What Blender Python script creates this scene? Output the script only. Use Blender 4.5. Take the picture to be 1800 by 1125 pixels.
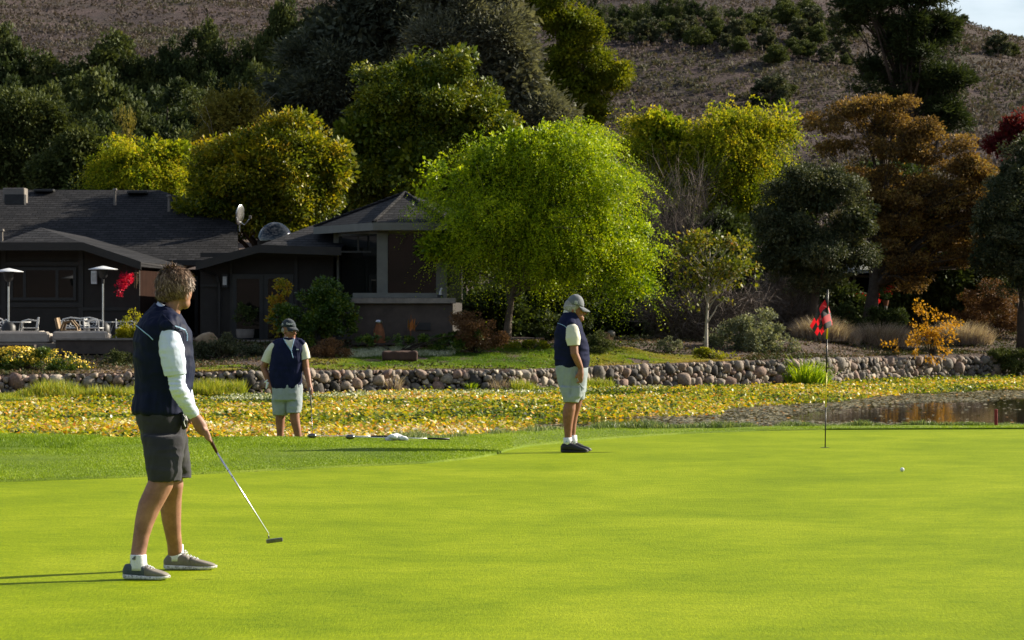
import bpy, math, random
import numpy as np
from mathutils import Vector

# ------------------------------------------------------------------ camera, sky, sun
sc = bpy.context.scene
for o in list(bpy.data.objects):
    bpy.data.objects.remove(o, do_unlink=True)
C = sc.collection
CAMZ, F, HOR = 1.5, 5000.0, 567.0
cam = bpy.data.cameras.new('camera')
cam.sensor_width = 36.0
cam.lens = 100.0
cam.shift_y = 4.5 / 1800.0
cam.clip_start = 0.1
cam.clip_end = 6000
cam.dof.use_dof = True
cam.dof.focus_distance = 22.0
cam.dof.aperture_fstop = 13.0
camo = bpy.data.objects.new('camera', cam)
camo.location = (0, 0, CAMZ)
camo.rotation_euler = (math.radians(90), 0, 0)
C.objects.link(camo)
sc.camera = camo

SUN_EL, SUN_BACK = math.radians(26), math.radians(24)
S = Vector((math.cos(SUN_BACK) * math.cos(SUN_EL), math.sin(SUN_BACK) * math.cos(SUN_EL), math.sin(SUN_EL)))
sl = bpy.data.lights.new('sun', 'SUN')
sl.energy = 5.0
sl.angle = math.radians(0.5)
sl.color = (1.0, 0.90, 0.73)
so = bpy.data.objects.new('sun', sl)
so.location = (60, 0, 60)
so.rotation_euler = (-S).to_track_quat('-Z', 'Y').to_euler()
C.objects.link(so)

w = bpy.data.worlds.new('World')
sc.world = w
w.use_nodes = True
nt = w.node_tree
nt.nodes.clear()
wo = nt.nodes.new('ShaderNodeOutputWorld')
bg = nt.nodes.new('ShaderNodeBackground')
sky = nt.nodes.new('ShaderNodeTexSky')
sky.sky_type = 'NISHITA'
sky.sun_disc = False
sky.sun_elevation = SUN_EL
sky.sun_rotation = math.atan2(S.x, S.y)
sky.air_density = 1.0
sky.ozone_density = 2.0
sky.dust_density = 0.6
bg.inputs['Strength'].default_value = 0.05
tc = nt.nodes.new('ShaderNodeTexCoord')
mp = nt.nodes.new('ShaderNodeMapping')
mp.inputs['Scale'].default_value = (1.0, 1.0, 3.5)
mp.inputs['Location'].default_value = (0.9, 0.35, 0.2)
ns = nt.nodes.new('ShaderNodeTexNoise')
ns.inputs['Scale'].default_value = 3.2
ns.inputs['Detail'].default_value = 7
ns.inputs['Roughness'].default_value = 0.55
cr = nt.nodes.new('ShaderNodeValToRGB')
cr.color_ramp.elements[0].position = 0.47
cr.color_ramp.elements[1].position = 0.70
mx = nt.nodes.new('ShaderNodeMix')
mx.data_type = 'RGBA'
mx.inputs['B'].default_value = (13.0, 13.6, 14.6, 1)
mult = nt.nodes.new('ShaderNodeMath'); mult.operation = 'MULTIPLY'
mult.inputs[1].default_value = 0.8
nt.links.new(tc.outputs['Generated'], mp.inputs['Vector'])
nt.links.new(mp.outputs[0], ns.inputs['Vector'])
nt.links.new(ns.outputs['Fac'], cr.inputs['Fac'])
nt.links.new(cr.outputs['Color'], mult.inputs[0])
nt.links.new(mult.outputs[0], mx.inputs['Factor'])
nt.links.new(sky.outputs[0], mx.inputs['A'])
nt.links.new(mx.outputs['Result'], bg.inputs['Color'])
nt.links.new(bg.outputs[0], wo.inputs[0])

sc.view_settings.view_transform = 'Standard'
sc.view_settings.look = 'None'
sc.view_settings.exposure = 1.08
sc.view_settings.gamma = 1.0
sc.cycles.max_bounces = 6
sc.cycles.diffuse_bounces = 2
sc.cycles.transparent_max_bounces = 8
sc.cycles.use_denoising = True
sc.cycles.denoising_input_passes = 'RGB_ALBEDO_NORMAL'
sc.cycles.denoising_prefilter = 'ACCURATE'
sc.cycles.caustics_reflective = False
sc.cycles.caustics_refractive = False

# ------------------------------------------------------------------ helpers
rng = np.random.default_rng(11)
random.seed(5)
U = lambda a, b, n=None: rng.uniform(a, b, n)


def W(px, py, d):
    """a point of the place seen at (px, py) of the 1800 px photograph, d metres away"""
    return np.array([(px - 900) * d / F, d, CAMZ + (HOR - py) * d / F])


def links(o, parent=None):
    C.objects.link(o)
    if parent is not None:
        o.parent = parent
    return o


def wloc(o):
    v = np.zeros(3)
    while o is not None:
        v = v + np.array(o.location)
        o = o.parent
    return v


def thing(name, label, cat, loc=(0, 0, 0), group=None):
    o = bpy.data.objects.new(name, None)
    o.empty_display_size = 0.2
    o.location = loc
    o['label'] = label
    o['category'] = cat
    if group:
        o['group'] = group
    C.objects.link(o)
    return o


def tag(o, label=None, cat=None, group=None, kind=None):
    for k, v in (('label', label), ('category', cat), ('group', group), ('kind', kind)):
        if v:
            o[k] = v
    return o


def mesh_of(V, Fc, smooth=False, v=None, name='mesh'):
    V = np.asarray(V, dtype=np.float32).reshape(-1, 3)
    me = bpy.data.meshes.new(name)
    if isinstance(Fc, np.ndarray):
        n, k = Fc.shape
        me.vertices.add(len(V))
        me.vertices.foreach_set('co', V.ravel())
        me.loops.add(n * k)
        me.loops.foreach_set('vertex_index', Fc.astype(np.int32).ravel())
        me.polygons.add(n)
        me.polygons.foreach_set('loop_start', np.arange(0, n * k, k, dtype=np.int32))
        try:
            me.polygons.foreach_set('loop_total', np.full(n, k, dtype=np.int32))
        except Exception:
            pass
        me.update(calc_edges=True)
    else:
        me.from_pydata(V.tolist(), [], [list(map(int, f)) for f in Fc])
        me.update()
    if smooth:
        me.polygons.foreach_set('use_smooth', np.ones(len(me.polygons), dtype=bool))
    if v is not None:
        v = np.asarray(v, dtype=np.float32)
        dom = 'FACE' if len(v) == len(me.polygons) else 'POINT'
        a = me.attributes.new('v', 'FLOAT', dom)
        a.data.foreach_set('value', v)
    return me


def mk(name, V, Fc, mat, parent=None, loc=None, smooth=False, v=None):
    """V in world metres; stored relative to the parent's place (or to loc)"""
    V = np.asarray(V, dtype=float).reshape(-1, 3)
    if parent is not None:
        off = wloc(parent)
    else:
        off = np.array(loc if loc is not None else (0, 0, 0), float)
    me = mesh_of(V - off, Fc, smooth, v, name)
    me.materials.append(mat)
    o = bpy.data.objects.new(name, me)
    if parent is None:
        o.location = off
    return links(o, parent)


class MB:
    def __init__(s):
        s.V, s.F, s.v, s.n = [], [], [], 0

    def add(s, VF, v=None):
        V, Fc = VF
        V = np.asarray(V, float).reshape(-1, 3)
        s.V.append(V)
        s.F += [[i + s.n for i in f] for f in (Fc.tolist() if isinstance(Fc, np.ndarray) else Fc)]
        s.n += len(V)
        s.v += [0.5 if v is None else v] * len(Fc)
        return s

    def build(s, name, mat, parent=None, loc=None, smooth=False):
        return mk(name, np.concatenate(s.V), s.F, mat, parent, loc, smooth, v=s.v)


def box(x0, x1, y0, y1, z0, z1):
    V = [(x, y, z) for z in (z0, z1) for y in (y0, y1) for x in (x0, x1)]
    Fc = [(0, 2, 3, 1), (4, 5, 7, 6), (0, 1, 5, 4), (2, 6, 7, 3), (0, 4, 6, 2), (1, 3, 7, 5)]
    return np.array(V, float), Fc


def obox(c, sx, sy, sz, rz=0.0, bev=0.0):
    """box centred at c; with bev its edges are chamfered"""
    hx, hy, hz = sx / 2, sy / 2, sz / 2
    if bev <= 0:
        V, Fc = box(-hx, hx, -hy, hy, -hz, hz)
    else:
        V, b = [], bev
        rings = [(-hz, b), (-hz + b, 0), (hz - b, 0), (hz, b)]
        for z, i in rings:
            for x, y in ((-hx + i, -hy + i + b), (-hx + i + b, -hy + i), (hx - i - b, -hy + i), (hx - i, -hy + i + b),
                         (hx - i, hy - i - b), (hx - i - b, hy - i), (-hx + i + b, hy - i), (-hx + i, hy - i - b)):
                V.append((x, y, z))
        Fc = [[r * 8 + k, r * 8 + (k + 1) % 8, r * 8 + 8 + (k + 1) % 8, r * 8 + 8 + k] for r in range(3) for k in range(8)]
        Fc += [list(range(7, -1, -1)), list(range(24, 32))]
        V = np.array(V, float)
    c_, s_ = math.cos(rz), math.sin(rz)
    R = np.array([[c_, -s_, 0], [s_, c_, 0], [0, 0, 1]])
    return V @ R.T + np.array(c, float), Fc


def tube(P, R, n=8, cap=True, flat=1.0, fdir=None):
    """tapered tube along points P with radii R; flat squeezes it along fdir"""
    P = np.asarray(P, float)
    R = np.ones(len(P)) * np.asarray(R, float)
    T = np.gradient(P, axis=0)
    T /= np.linalg.norm(T, axis=1)[:, None] + 1e-9
    up = np.array(fdir if fdir is not None else (0.13, 1.0, 0.21), float)
    V = []
    for p, r, t in zip(P, R, T):
        a = up - t * up.dot(t)
        if np.linalg.norm(a) < 1e-3:
            a = np.cross(t, (1, 0, 0))
        a /= np.linalg.norm(a)
        b = np.cross(t, a)
        for k in range(n):
            th = 2 * math.pi * k / n
            V.append(p + a * math.cos(th) * r * flat + b * math.sin(th) * r)
    m = len(P)
    Fc = [[i * n + k, i * n + (k + 1) % n, (i + 1) * n + (k + 1) % n, (i + 1) * n + k] for i in range(m - 1) for k in range(n)]
    if cap:
        Fc += [list(range(n - 1, -1, -1)), list(range((m - 1) * n, m * n))]
    return np.array(V), Fc


def loft(rings, n=24, power=2.0):
    """rings: (cx, cy, cz, rx, ry[, yaw]) horizontal super-ellipses, bottom to top"""
    V = []
    for r in rings:
        cx, cy, cz, rx, ry = r[:5]
        yaw = r[5] if len(r) > 5 else 0.0
        for k in range(n):
            th = 2 * math.pi * k / n
            c, s_ = math.cos(th), math.sin(th)
            x = rx * math.copysign(abs(c) ** (2 / power), c)
            y = ry * math.copysign(abs(s_) ** (2 / power), s_)
            V.append((cx + x * math.cos(yaw) - y * math.sin(yaw), cy + x * math.sin(yaw) + y * math.cos(yaw), cz))
    m = len(rings)
    Fc = [[i * n + k, i * n + (k + 1) % n, (i + 1) * n + (k + 1) % n, (i + 1) * n + k] for i in range(m - 1) for k in range(n)]
    Fc += [list(range(n - 1, -1, -1)), list(range((m - 1) * n, m * n))]
    return np.array(V), Fc


def ell(c, rx, ry, rz, nu=16, nv=10, rot=None):
    V = []
    for j in range(1, nv):
        ph = math.pi * j / nv
        for k in range(nu):
            th = 2 * math.pi * k / nu
            V.append((rx * math.sin(ph) * math.cos(th), ry * math.sin(ph) * math.sin(th), -rz * math.cos(ph)))
    V += [(0, 0, -rz), (0, 0, rz)]
    Fc = [[j * nu + k, j * nu + (k + 1) % nu, (j + 1) * nu + (k + 1) % nu, (j + 1) * nu + k] for j in range(nv - 2) for k in range(nu)]
    a, b = len(V) - 2, len(V) - 1
    Fc += [[a, (k + 1) % nu, k] for k in range(nu)] + [[b, (nv - 2) * nu + k, (nv - 2) * nu + (k + 1) % nu] for k in range(nu)]
    V = np.array(V)
    if rot is not None:
        V = V @ np.array(rot).T
    return V + np.array(c, float), Fc


def roty(a):
    c, s_ = math.cos(a), math.sin(a)
    return np.array([[c, 0, s_], [0, 1, 0], [-s_, 0, c]])


def rotz(a):
    c, s_ = math.cos(a), math.sin(a)
    return np.array([[c, -s_, 0], [s_, c, 0], [0, 0, 1]])


def blob(parts, voxel=0.01, smooth=3, fac=0.5):
    """fuse closed shapes into one continuous surface; returns V, F(quads)"""
    mb = MB()
    for p in parts:
        mb.add(p)
    V = np.concatenate(mb.V)
    off = V.mean(0)
    me = bpy.data.meshes.new('tmp')
    me.from_pydata((V - off).tolist(), [], mb.F)
    me.update()
    ob = bpy.data.objects.new('tmp', me)
    C.objects.link(ob)
    m = ob.modifiers.new('r', 'REMESH')
    m.mode = 'VOXEL'
    m.voxel_size = voxel
    if smooth:
        s_ = ob.modifiers.new('s', 'SMOOTH')
        s_.iterations = smooth
        s_.factor = fac
    dg = bpy.context.evaluated_depsgraph_get()
    ev = ob.evaluated_get(dg)
    r = bpy.data.meshes.new_from_object(ev)
    n = len(r.vertices)
    co = np.empty(n * 3, dtype=np.float32)
    r.vertices.foreach_get('co', co)
    nr = np.empty(n * 3, dtype=np.float32)
    r.vertices.foreach_get('normal', nr)
    k = len(r.loops)
    li = np.empty(k, dtype=np.int32)
    r.loops.foreach_get('vertex_index', li)
    bpy.data.objects.remove(ob, do_unlink=True)
    bpy.data.meshes.remove(me)
    bpy.data.meshes.remove(r)
    return co.reshape(-1, 3).astype(float) + off, li.reshape(-1, 4), nr.reshape(-1, 3).astype(float)


def folds(V, N, amp, fn):
    return V + N * (amp * fn(V))[:, None]


# value noise on arrays
_perm = np.random.default_rng(3).random((64, 64, 64)).astype(np.float32)


def vnoise(P, scale=1.0):
    P = np.asarray(P, float) * scale
    i = np.floor(P).astype(int)
    f = P - i
    f = f * f * (3 - 2 * f)
    o = 0
    for dx in (0, 1):
        for dy in (0, 1):
            for dz in (0, 1):
                wgt = (f[:, 0] if dx else 1 - f[:, 0]) * (f[:, 1] if dy else 1 - f[:, 1]) * (f[:, 2] if dz else 1 - f[:, 2])
                o = o + wgt * _perm[(i[:, 0] + dx) & 63, (i[:, 1] + dy) & 63, (i[:, 2] + dz) & 63]
    return o


def fbm(P, scale=1.0, octv=4):
    o, a, t = 0, 1.0, 0
    for k in range(octv):
        o = o + a * vnoise(P, scale * 2 ** k)
        t += a
        a *= 0.5
    return o / t


# ------------------------------------------------------------------ materials
def rgb(h):
    """#rrggbb as seen -> linear"""
    h = h.lstrip('#')
    c = [int(h[i:i + 2], 16) / 255 for i in (0, 2, 4)]
    return tuple((x / 12.92 if x <= 0.04045 else ((x + 0.055) / 1.055) ** 2.4) for x in c) + (1.0,)


def newmat(name):
    m = bpy.data.materials.new(name)
    m.use_nodes = True
    t = m.node_tree
    return m, t, t.nodes['Principled BSDF']


def ramp(t, fac, cols, pos=None):
    r = t.nodes.new('ShaderNodeValToRGB')
    e = r.color_ramp.elements
    n = len(cols)
    pos = pos or [i / (n - 1) if n > 1 else 0 for i in range(n)]
    while len(e) < n:
        e.new(0.5)
    for i in range(n):
        e[i].position = pos[i]
        c = cols[i]
        e[i].color = tuple(c) + (1.0,) if len(c) == 3 else c
    t.links.new(fac, r.inputs['Fac'])
    return r.outputs['Color']


def noise_node(t, scale, detail=5, rough=0.55, coord='Object', dist=0.0, stretch=None):
    tcn = t.nodes.new('ShaderNodeTexCoord')
    n = t.nodes.new('ShaderNodeTexNoise')
    n.inputs['Scale'].default_value = scale
    n.inputs['Detail'].default_value = detail
    n.inputs['Roughness'].default_value = rough
    n.inputs['Distortion'].default_value = dist
    if stretch:
        m_ = t.nodes.new('ShaderNodeMapping')
        m_.inputs['Scale'].default_value = stretch
        t.links.new(tcn.outputs[coord], m_.inputs[0])
        t.links.new(m_.outputs[0], n.inputs['Vector'])
    else:
        t.links.new(tcn.outputs[coord], n.inputs['Vector'])
    return n.outputs['Fac']


def bump(t, bs, h, strength=0.3, dist=0.02):
    b = t.nodes.new('ShaderNodeBump')
    b.inputs['Strength'].default_value = strength
    b.inputs['Distance'].default_value = dist
    t.links.new(h, b.inputs['Height'])
    t.links.new(b.outputs[0], bs.inputs['Normal'])


def mixc(t, a, b, fac, mode='MIX'):
    m = t.nodes.new('ShaderNodeMix')
    m.data_type = 'RGBA'
    m.blend_type = mode
    for inp, val in (('A', a), ('B', b)):
        if hasattr(val, 'is_output') or isinstance(val, bpy.types.NodeSocket):
            t.links.new(val, m.inputs[inp])
        else:
            m.inputs[inp].default_value = tuple(val) + ((1.0,) if len(val) == 3 else ())
    if isinstance(fac, bpy.types.NodeSocket):
        t.links.new(fac, m.inputs['Factor'])
    else:
        m.inputs['Factor'].default_value = fac
    return m.outputs['Result']


def plain(name, cols, scale=8.0, rough=0.7, metal=0.0, bmp=0.2, bscale=None, spec=0.4, coat=0.0, bdist=0.01):
    """a surface whose colour wanders between cols"""
    m, t, b = newmat(name)
    if not isinstance(cols[0], (tuple, list)):
        cols = [tuple(c * 0.88 for c in cols), tuple(min(1, c * 1.1) for c in cols)]
    f = noise_node(t, scale, 6, 0.6)
    t.links.new(ramp(t, f, cols, [0.3 + 0.4 * i / (len(cols) - 1) for i in range(len(cols))]), b.inputs['Base Color'])
    b.inputs['Roughness'].default_value = rough
    b.inputs['Metallic'].default_value = metal
    b.inputs['Specular IOR Level'].default_value = spec
    b.inputs['Coat Weight'].default_value = coat
    if bmp:
        bump(t, b, noise_node(t, bscale or scale * 6, 4, 0.6), bmp, bdist)
    return m


def leafmat(name, cols, trans=0.35, rough=0.5, spec=0.3, tcol=1.35, pos=None):
    """leaf: colour from the per-leaf value v; light passes through it"""
    m, t, b = newmat(name)
    a = t.nodes.new('ShaderNodeAttribute')
    a.attribute_name = 'v'
    col = ramp(t, a.outputs['Fac'], cols, pos)
    t.links.new(col, b.inputs['Base Color'])
    b.inputs['Roughness'].default_value = rough
    b.inputs['Specular IOR Level'].default_value = spec
    tr = t.nodes.new('ShaderNodeBsdfTranslucent')
    g = t.nodes.new('ShaderNodeMix')
    g.data_type = 'RGBA'
    g.blend_type = 'MULTIPLY'
    g.inputs['Factor'].default_value = 1.0
    g.inputs['B'].default_value = (tcol * 1.05, tcol, tcol * 0.5, 1)
    t.links.new(col, g.inputs['A'])
    t.links.new(g.outputs['Result'], tr.inputs['Color'])
    ms = t.nodes.new('ShaderNodeMixShader')
    ms.inputs[0].default_value = trans
    t.links.new(b.outputs[0], ms.inputs[1])
    t.links.new(tr.outputs[0], ms.inputs[2])
    t.links.new(ms.outputs[0], t.nodes['Material Output'].inputs['Surface'])
    return m


def vmat(name, cols, rough=0.75, bmp=0.3, bscale=30, spec=0.35, mott=0.25):
    """colour from v, mottled by a small noise"""
    m, t, b = newmat(name)
    a = t.nodes.new('ShaderNodeAttribute')
    a.attribute_name = 'v'
    col = ramp(t, a.outputs['Fac'], cols)
    n = noise_node(t, bscale, 6, 0.65)
    g = ramp(t, n, [(1 - mott,) * 3, (1 + mott,) * 3], [0.3, 0.7])
    t.links.new(mixc(t, col, g, 1.0, 'MULTIPLY'), b.inputs['Base Color'])
    b.inputs['Roughness'].default_value = rough
    b.inputs['Specular IOR Level'].default_value = spec
    bump(t, b, n, bmp, 0.02)
    return m
# ------------------------------------------------------------------ the lie of the land
def IP(tab):
    xs, ys = [a for a, _ in tab], [b for _, b in tab]
    return lambda x: np.interp(x, xs, ys)


y_in = IP([(-900, 862), (-300, 856), (0, 848), (200, 841), (400, 832), (600, 822), (750, 815), (830, 807), (870, 800),
           (893, 792), (930, 785), (1000, 778), (1050, 773), (1120, 768), (1200, 763), (1330, 758), (1450, 756),
           (1800, 754.5), (2600, 753)])
y_lip = IP([(-900, 765), (0, 766), (230, 770), (450, 768), (600, 770), (700, 771), (800, 767), (900, 760), (1000, 753),
            (1100, 751), (1200, 753), (1300, 752), (1400, 750), (1600, 748), (2600, 748)])
z_lip = IP([(-900, 0.10), (600, 0.10), (850, 0.07), (1000, 0.015), (2600, 0.0)])
d_in = lambda px: 1.5 * F / (y_in(px) - HOR)
d_lip = lambda px: (1.5 - z_lip(px)) * F / (y_lip(px) - HOR)
d_wall = IP([(-1500, 55), (-600, 63), (0, 69.5), (450, 71), (700, 74), (900, 75), (1150, 79.7), (1400, 83.3), (1600, 90.7), (1800, 94), (2400, 104), (3500, 118)])
z_wall = IP([(0, .21), (450, .29), (900, .24), (1150, .34), (1400, .42), (1600, .40), (1800, .40)])
crestN = IP([(400, 120), (700, 110), (900, 95), (1000, 80), (1060, 66), (1200, 52), (1300, 46), (1450, 62), (1500, 72), (1680, 85), (1800, 106), (2200, 170), (3000, 300), (5000, 480)])
crestF = IP([(-3000, 0), (-600, -160), (0, -90), (300, -52), (540, -12), (600, 2), (620, 8), (860, 8), (1000, 4), (1030, -10), (1200, -40), (1400, -30), (1550, 2), (1650, 30), (1700, 48), (1800, 76), (2000, 140), (2400, 250), (5000, 450)])
sstep = lambda t: np.clip(t, 0, 1) ** 2 * (3 - 2 * np.clip(t, 0, 1))
WATER = -0.35


def gz(x, d):
    """height of the land beyond the pond wall"""
    x = np.asarray(x, float) + 0 * np.asarray(d, float)
    d = np.asarray(d, float) + 0 * x
    px = 900 + x * F / d
    dw = d_wall(px)
    zw = z_wall(px)
    near = zw + (0.93 - zw) * sstep((d - dw) / np.maximum(84 - dw, 7))
    near = near + np.interp(d, [84, 110, 160, 200], [0, 0.2, 1.4, 3.0])
    P = np.stack([x, d, 0 * x], -1).reshape(-1, 3)
    n1 = fbm(P, 0.35, 3).reshape(x.shape)
    near = near + (n1 - 0.5) * 0.14 * sstep((d - dw - 0.6) / 2)
    # hills, by the height at which each distance shows
    wR = sstep((px - 560) / 440)
    rows = [200, 260, 330, 420, 500, 560, 700, 900, 1000, 1400, 3000]
    cN, cF = crestN(px), crestF(px)
    YL = [450, 372, 262, 172, 118, 88 + 0 * px, 0.35 * 60 + 0.65 * cF, cF, cF + 60, 540 + 0 * px, 560 + 0 * px]
    YR = [450, 410, 318, 185, cN, cN + 22, cN + 30, cF, cF + 60, 540 + 0 * px, 560 + 0 * px]
    k = np.clip(np.searchsorted(rows, d) - 1, 0, len(rows) - 2)
    Y = np.zeros_like(d)
    ld = np.log(np.maximum(d, 200))
    for i in range(len(rows) - 1):
        t = (ld - math.log(rows[i])) / (math.log(rows[i + 1]) - math.log(rows[i]))
        m = k == i
        if i in (3, 6):
            t = np.sin(np.clip(t, 0, 1) * math.pi / 2)
        a = (1 - wR) * YL[i] + wR * YR[i]
        b = (1 - wR) * YL[i + 1] + wR * YR[i + 1]
        Y = np.where(m, a + (b - a) * t, Y)
    far = CAMZ + (HOR - Y) * d / F
    n2 = fbm(P, 0.018, 4).reshape(x.shape)
    far = far + (n2 - 0.5) * 5.0 * sstep((d - 220) / 200)
    t = sstep((d - 150) / 60)
    return near * (1 - t) + far * t


def grid(X, Y, Z):
    nr, nc = X.shape
    V = np.stack([X, Y, Z], -1).reshape(-1, 3)
    i = np.arange(nr - 1)[:, None] * nc + np.arange(nc - 1)[None, :]
    Fc = np.stack([i, i + 1, i + nc + 1, i + nc], -1).reshape(-1, 4)
    return V, Fc


# ---- materials of the setting
def green_mat():
    m, t, b = newmat('putting_turf')
    big = noise_node(t, 0.55, 4, 0.6, dist=0.6)
    mid = noise_node(t, 4.5, 7, 0.7, stretch=(0.8, 1.0, 1))
    fine = noise_node(t, 60, 6, 0.8, stretch=(1, 0.16, 1))
    fin2 = noise_node(t, 150, 4, 0.7, stretch=(1, 0.12, 1))
    c1 = ramp(t, big, [(0.168, 0.232, 0.002), (0.222, 0.286, 0.003), (0.285, 0.338, 0.009)], [0.3, 0.5, 0.72])
    c2 = ramp(t, mid, [(0.74, 0.82, 0.7), (1, 1, 1), (1.20, 1.14, 2.0)], [0.3, 0.52, 0.75])
    c3 = ramp(t, fine, [(0.60, 0.68, 0.6), (1.28, 1.22, 1.4)], [0.34, 0.66])
    c4 = ramp(t, fin2, [(0.74, 0.78, 0.7), (1.2, 1.18, 1.3)], [0.3, 0.7])
    c = mixc(t, c1, c2, 0.9, 'MULTIPLY')
    c = mixc(t, c, c3, 0.9, 'MULTIPLY')
    c = mixc(t, c, c4, 0.8, 'MULTIPLY')
    t.links.new(c, b.inputs['Base Color'])
    b.inputs['Roughness'].default_value = 0.7
    b.inputs['Specular IOR Level'].default_value = 0.05
    b.inputs['Sheen Weight'].default_value = 0.0
    b.inputs['Sheen Roughness'].default_value = 0.5
    b.inputs['Sheen Tint'].default_value = (0.8, 1, 0.2, 1)
    bump(t, b, fine, 0.5, 0.012)
    return m


M = {}
M['green'] = green_mat()


def ground_mat():
    m, t, b = newmat('bark_mulch_soil')
    n = noise_node(t, 0.8, 5)
    f = noise_node(t, 22, 6, 0.7)
    c = ramp(t, n, [(0.035, 0.022, 0.016), (0.065, 0.038, 0.027), (0.10, 0.068, 0.047)], [0.3, 0.5, 0.7])
    c = mixc(t, c, ramp(t, f, [(0.45,) * 3, (1.5,) * 3], [0.3, 0.7]), 1.0, 'MULTIPLY')
    t.links.new(c, b.inputs['Base Color'])
    b.inputs['Roughness'].default_value = 0.9
    bump(t, b, f, 0.9, 0.05)
    return m


def hill_mat():
    m, t, b = newmat('chaparral_hillside')
    n = noise_node(t, 0.022, 6, 0.6, dist=0.5)
    f = noise_node(t, 0.55, 7, 0.75)
    g = noise_node(t, 0.06, 5, 0.65, stretch=(1, 1, 2.5))
    c = ramp(t, n, [(0.046, 0.036, 0.038), (0.066, 0.050, 0.050), (0.084, 0.064, 0.060), (0.050, 0.052, 0.036)], [0.3, 0.45, 0.6, 0.74])
    c = mixc(t, c, ramp(t, g, [(0.7, 0.78, 0.7), (1.15, 1.08, 1.05)], [0.35, 0.65]), 1.0, 'MULTIPLY')
    c = mixc(t, c, ramp(t, f, [(0.78, 0.78, 0.78), (1.2, 1.18, 1.18)], [0.32, 0.68]), 1.0, 'MULTIPLY')
    t.links.new(c, b.inputs['Base Color'])
    b.inputs['Roughness'].default_value = 0.95
    b.inputs['Specular IOR Level'].default_value = 0.1
    bump(t, b, f, .6, .8)
    return m


M['soil'] = ground_mat()
M['hill'] = hill_mat()

# ---- putting green: from behind the camera to the collar
pc = np.linspace(-900, 2600, 260)
far_d = d_in(pc) + 0.25
far_x = (pc - 900) / F * far_d
near_x = np.linspace(-34, 34, len(pc))
tt = np.linspace(0, 1, 60)[:, None]
X = near_x[None] * (1 - tt) + far_x[None] * tt
Y = -18 * (1 - tt) + far_d[None] * tt
V, Fc = grid(X, Y, 0 * X)
g = mk('putting_green', V, Fc, M['green'])
tag(g, 'smooth sunlit yellow-green putting green in the foreground', kind='structure')

# ---- the collar and bank down to the pond
m, t, b = newmat('collar_turf')
c = ramp(t, noise_node(t, 1.1, 5, 0.6), [(0.09, 0.15, 0.006), (0.14, 0.205, 0.010), (0.19, 0.25, 0.02)], [0.3, 0.5, 0.7])
c = mixc(t, c, ramp(t, noise_node(t, 60, 5, 0.7), [(0.5,) * 3, (1.45,) * 3], [0.3, 0.7]), 1.0, 'MULTIPLY')
t.links.new(c, b.inputs['Base Color'])
b.inputs['Roughness'].default_value = 0.8
b.inputs['Specular IOR Level'].default_value = 0.15
bump(t, b, noise_node(t, 90, 4, 0.7), 0.8, 0.02)
M['collar'] = m
pc = np.linspace(-900, 2600, 700)
di, dl, zl = d_in(pc), d_lip(pc), z_lip(pc)
dl = np.maximum(dl, di + 0.35)
rowsD, rowsZ = [di, di + 0.003], [0 * di - 0.03, 0 * di + 0.022]
for q in (0.1, 0.25, 0.4, 0.55, 0.7, 0.85, 1.0):
    rowsD.append(di + 0.003 + (dl - di) * q)
    rowsZ.append(0.022 + (zl - 0.015) * (1 - (1 - q) ** 1.6))
for dd, zz in ((0.4, -0.03), (0.9, -0.10), (1.6, -0.22), (2.4, -0.30), (4.5, -0.33), (6.5, -0.60), (9, -1.2)):
    rowsD.append(dl + dd)
    rowsZ.append(zl * max(0, 1 - dd) + zz)
D = np.array(rowsD)
Z = np.array(rowsZ)
X = (pc - 900)[None] / F * D
nn = fbm(np.stack([X, D, 0 * X], -1).reshape(-1, 3), 1.2, 3).reshape(X.shape) - 0.5
Z[2:] += nn[2:] * 0.05 * np.array([0.1, .3, .5, .7, .9, .9, .6] + [1] * 7)[:, None]
V, Fc = grid(X, D, Z)
g = mk('fringe', V, Fc, M['collar'], smooth=True)
tag(g, 'slightly longer darker grass collar and bank beside the green', kind='structure')


def collar_z(x, d):
    px = 900 + x * F / d
    a, b_, z = d_in(px), d_lip(px), z_lip(px)
    b_ = np.maximum(b_, a + 0.35)
    q = np.clip((d - a) / (b_ - a), 0, 1)
    h = 0.022 + (z - 0.015) * (1 - (1 - q) ** 1.6)
    e = d - b_
    return np.where(e > 0, z * np.clip(1 - e, 0, 1) + np.interp(e, [0, .4, .9, 1.6, 2.4, 4.5, 6.5], [0, -.03, -.1, -.22, -.3, -.33, -.6]), h)


# ---- one ground sheet, from under the pond to the far hills, then to the horizon
pc = np.concatenate([np.linspace(-7000, -1300, 30), np.linspace(-1200, 3200, 441), np.linspace(3300, 9000, 30)])
dw = d_wall(pc)
rows = [np.full_like(pc, -60), np.full_like(pc, 20), dw * 0 + 48, dw - 0.3, dw + 0.25, dw + 0.3]
zr = [-1.3, -1.3, -1.25, -1.2, -0.9, None]
ex = [.7, 1.3, 2, 3, 4.5, 6, 8, 10, 13, 17, 22, 28, 36, 46, 60, 75, 92, 110]
for e in ex:
    rows.append(dw + e)
    zr.append(None)
for d0 in list(np.geomspace(215, 1500, 90)) + [1900, 2500, 3500, 5000]:
    rows.append(np.full_like(pc, d0))
    zr.append(None)
D = np.array(rows)
X = (pc - 900)[None] / F * np.maximum(D, 25)
Z = np.array([gz(X[i], np.maximum(D[i], 30)) if zr[i] is None else np.full_like(pc, zr[i]) for i in range(len(rows))])
Z[-4:] = np.array([8, 4, 0, 0])[:, None]
V, Fc = grid(X, D, Z)
ns_ = 24
nc = len(pc)
near_f, far_f = Fc[: (ns_ + 1) * (nc - 1)], Fc[(ns_) * (nc - 1):]
g = mk('ground', V[:(ns_ + 2) * nc], near_f, M['soil'], smooth=True)
tag(g, 'mulched soil of the gardens behind the pond wall', kind='structure')
far_f = far_f - ns_ * nc
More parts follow.
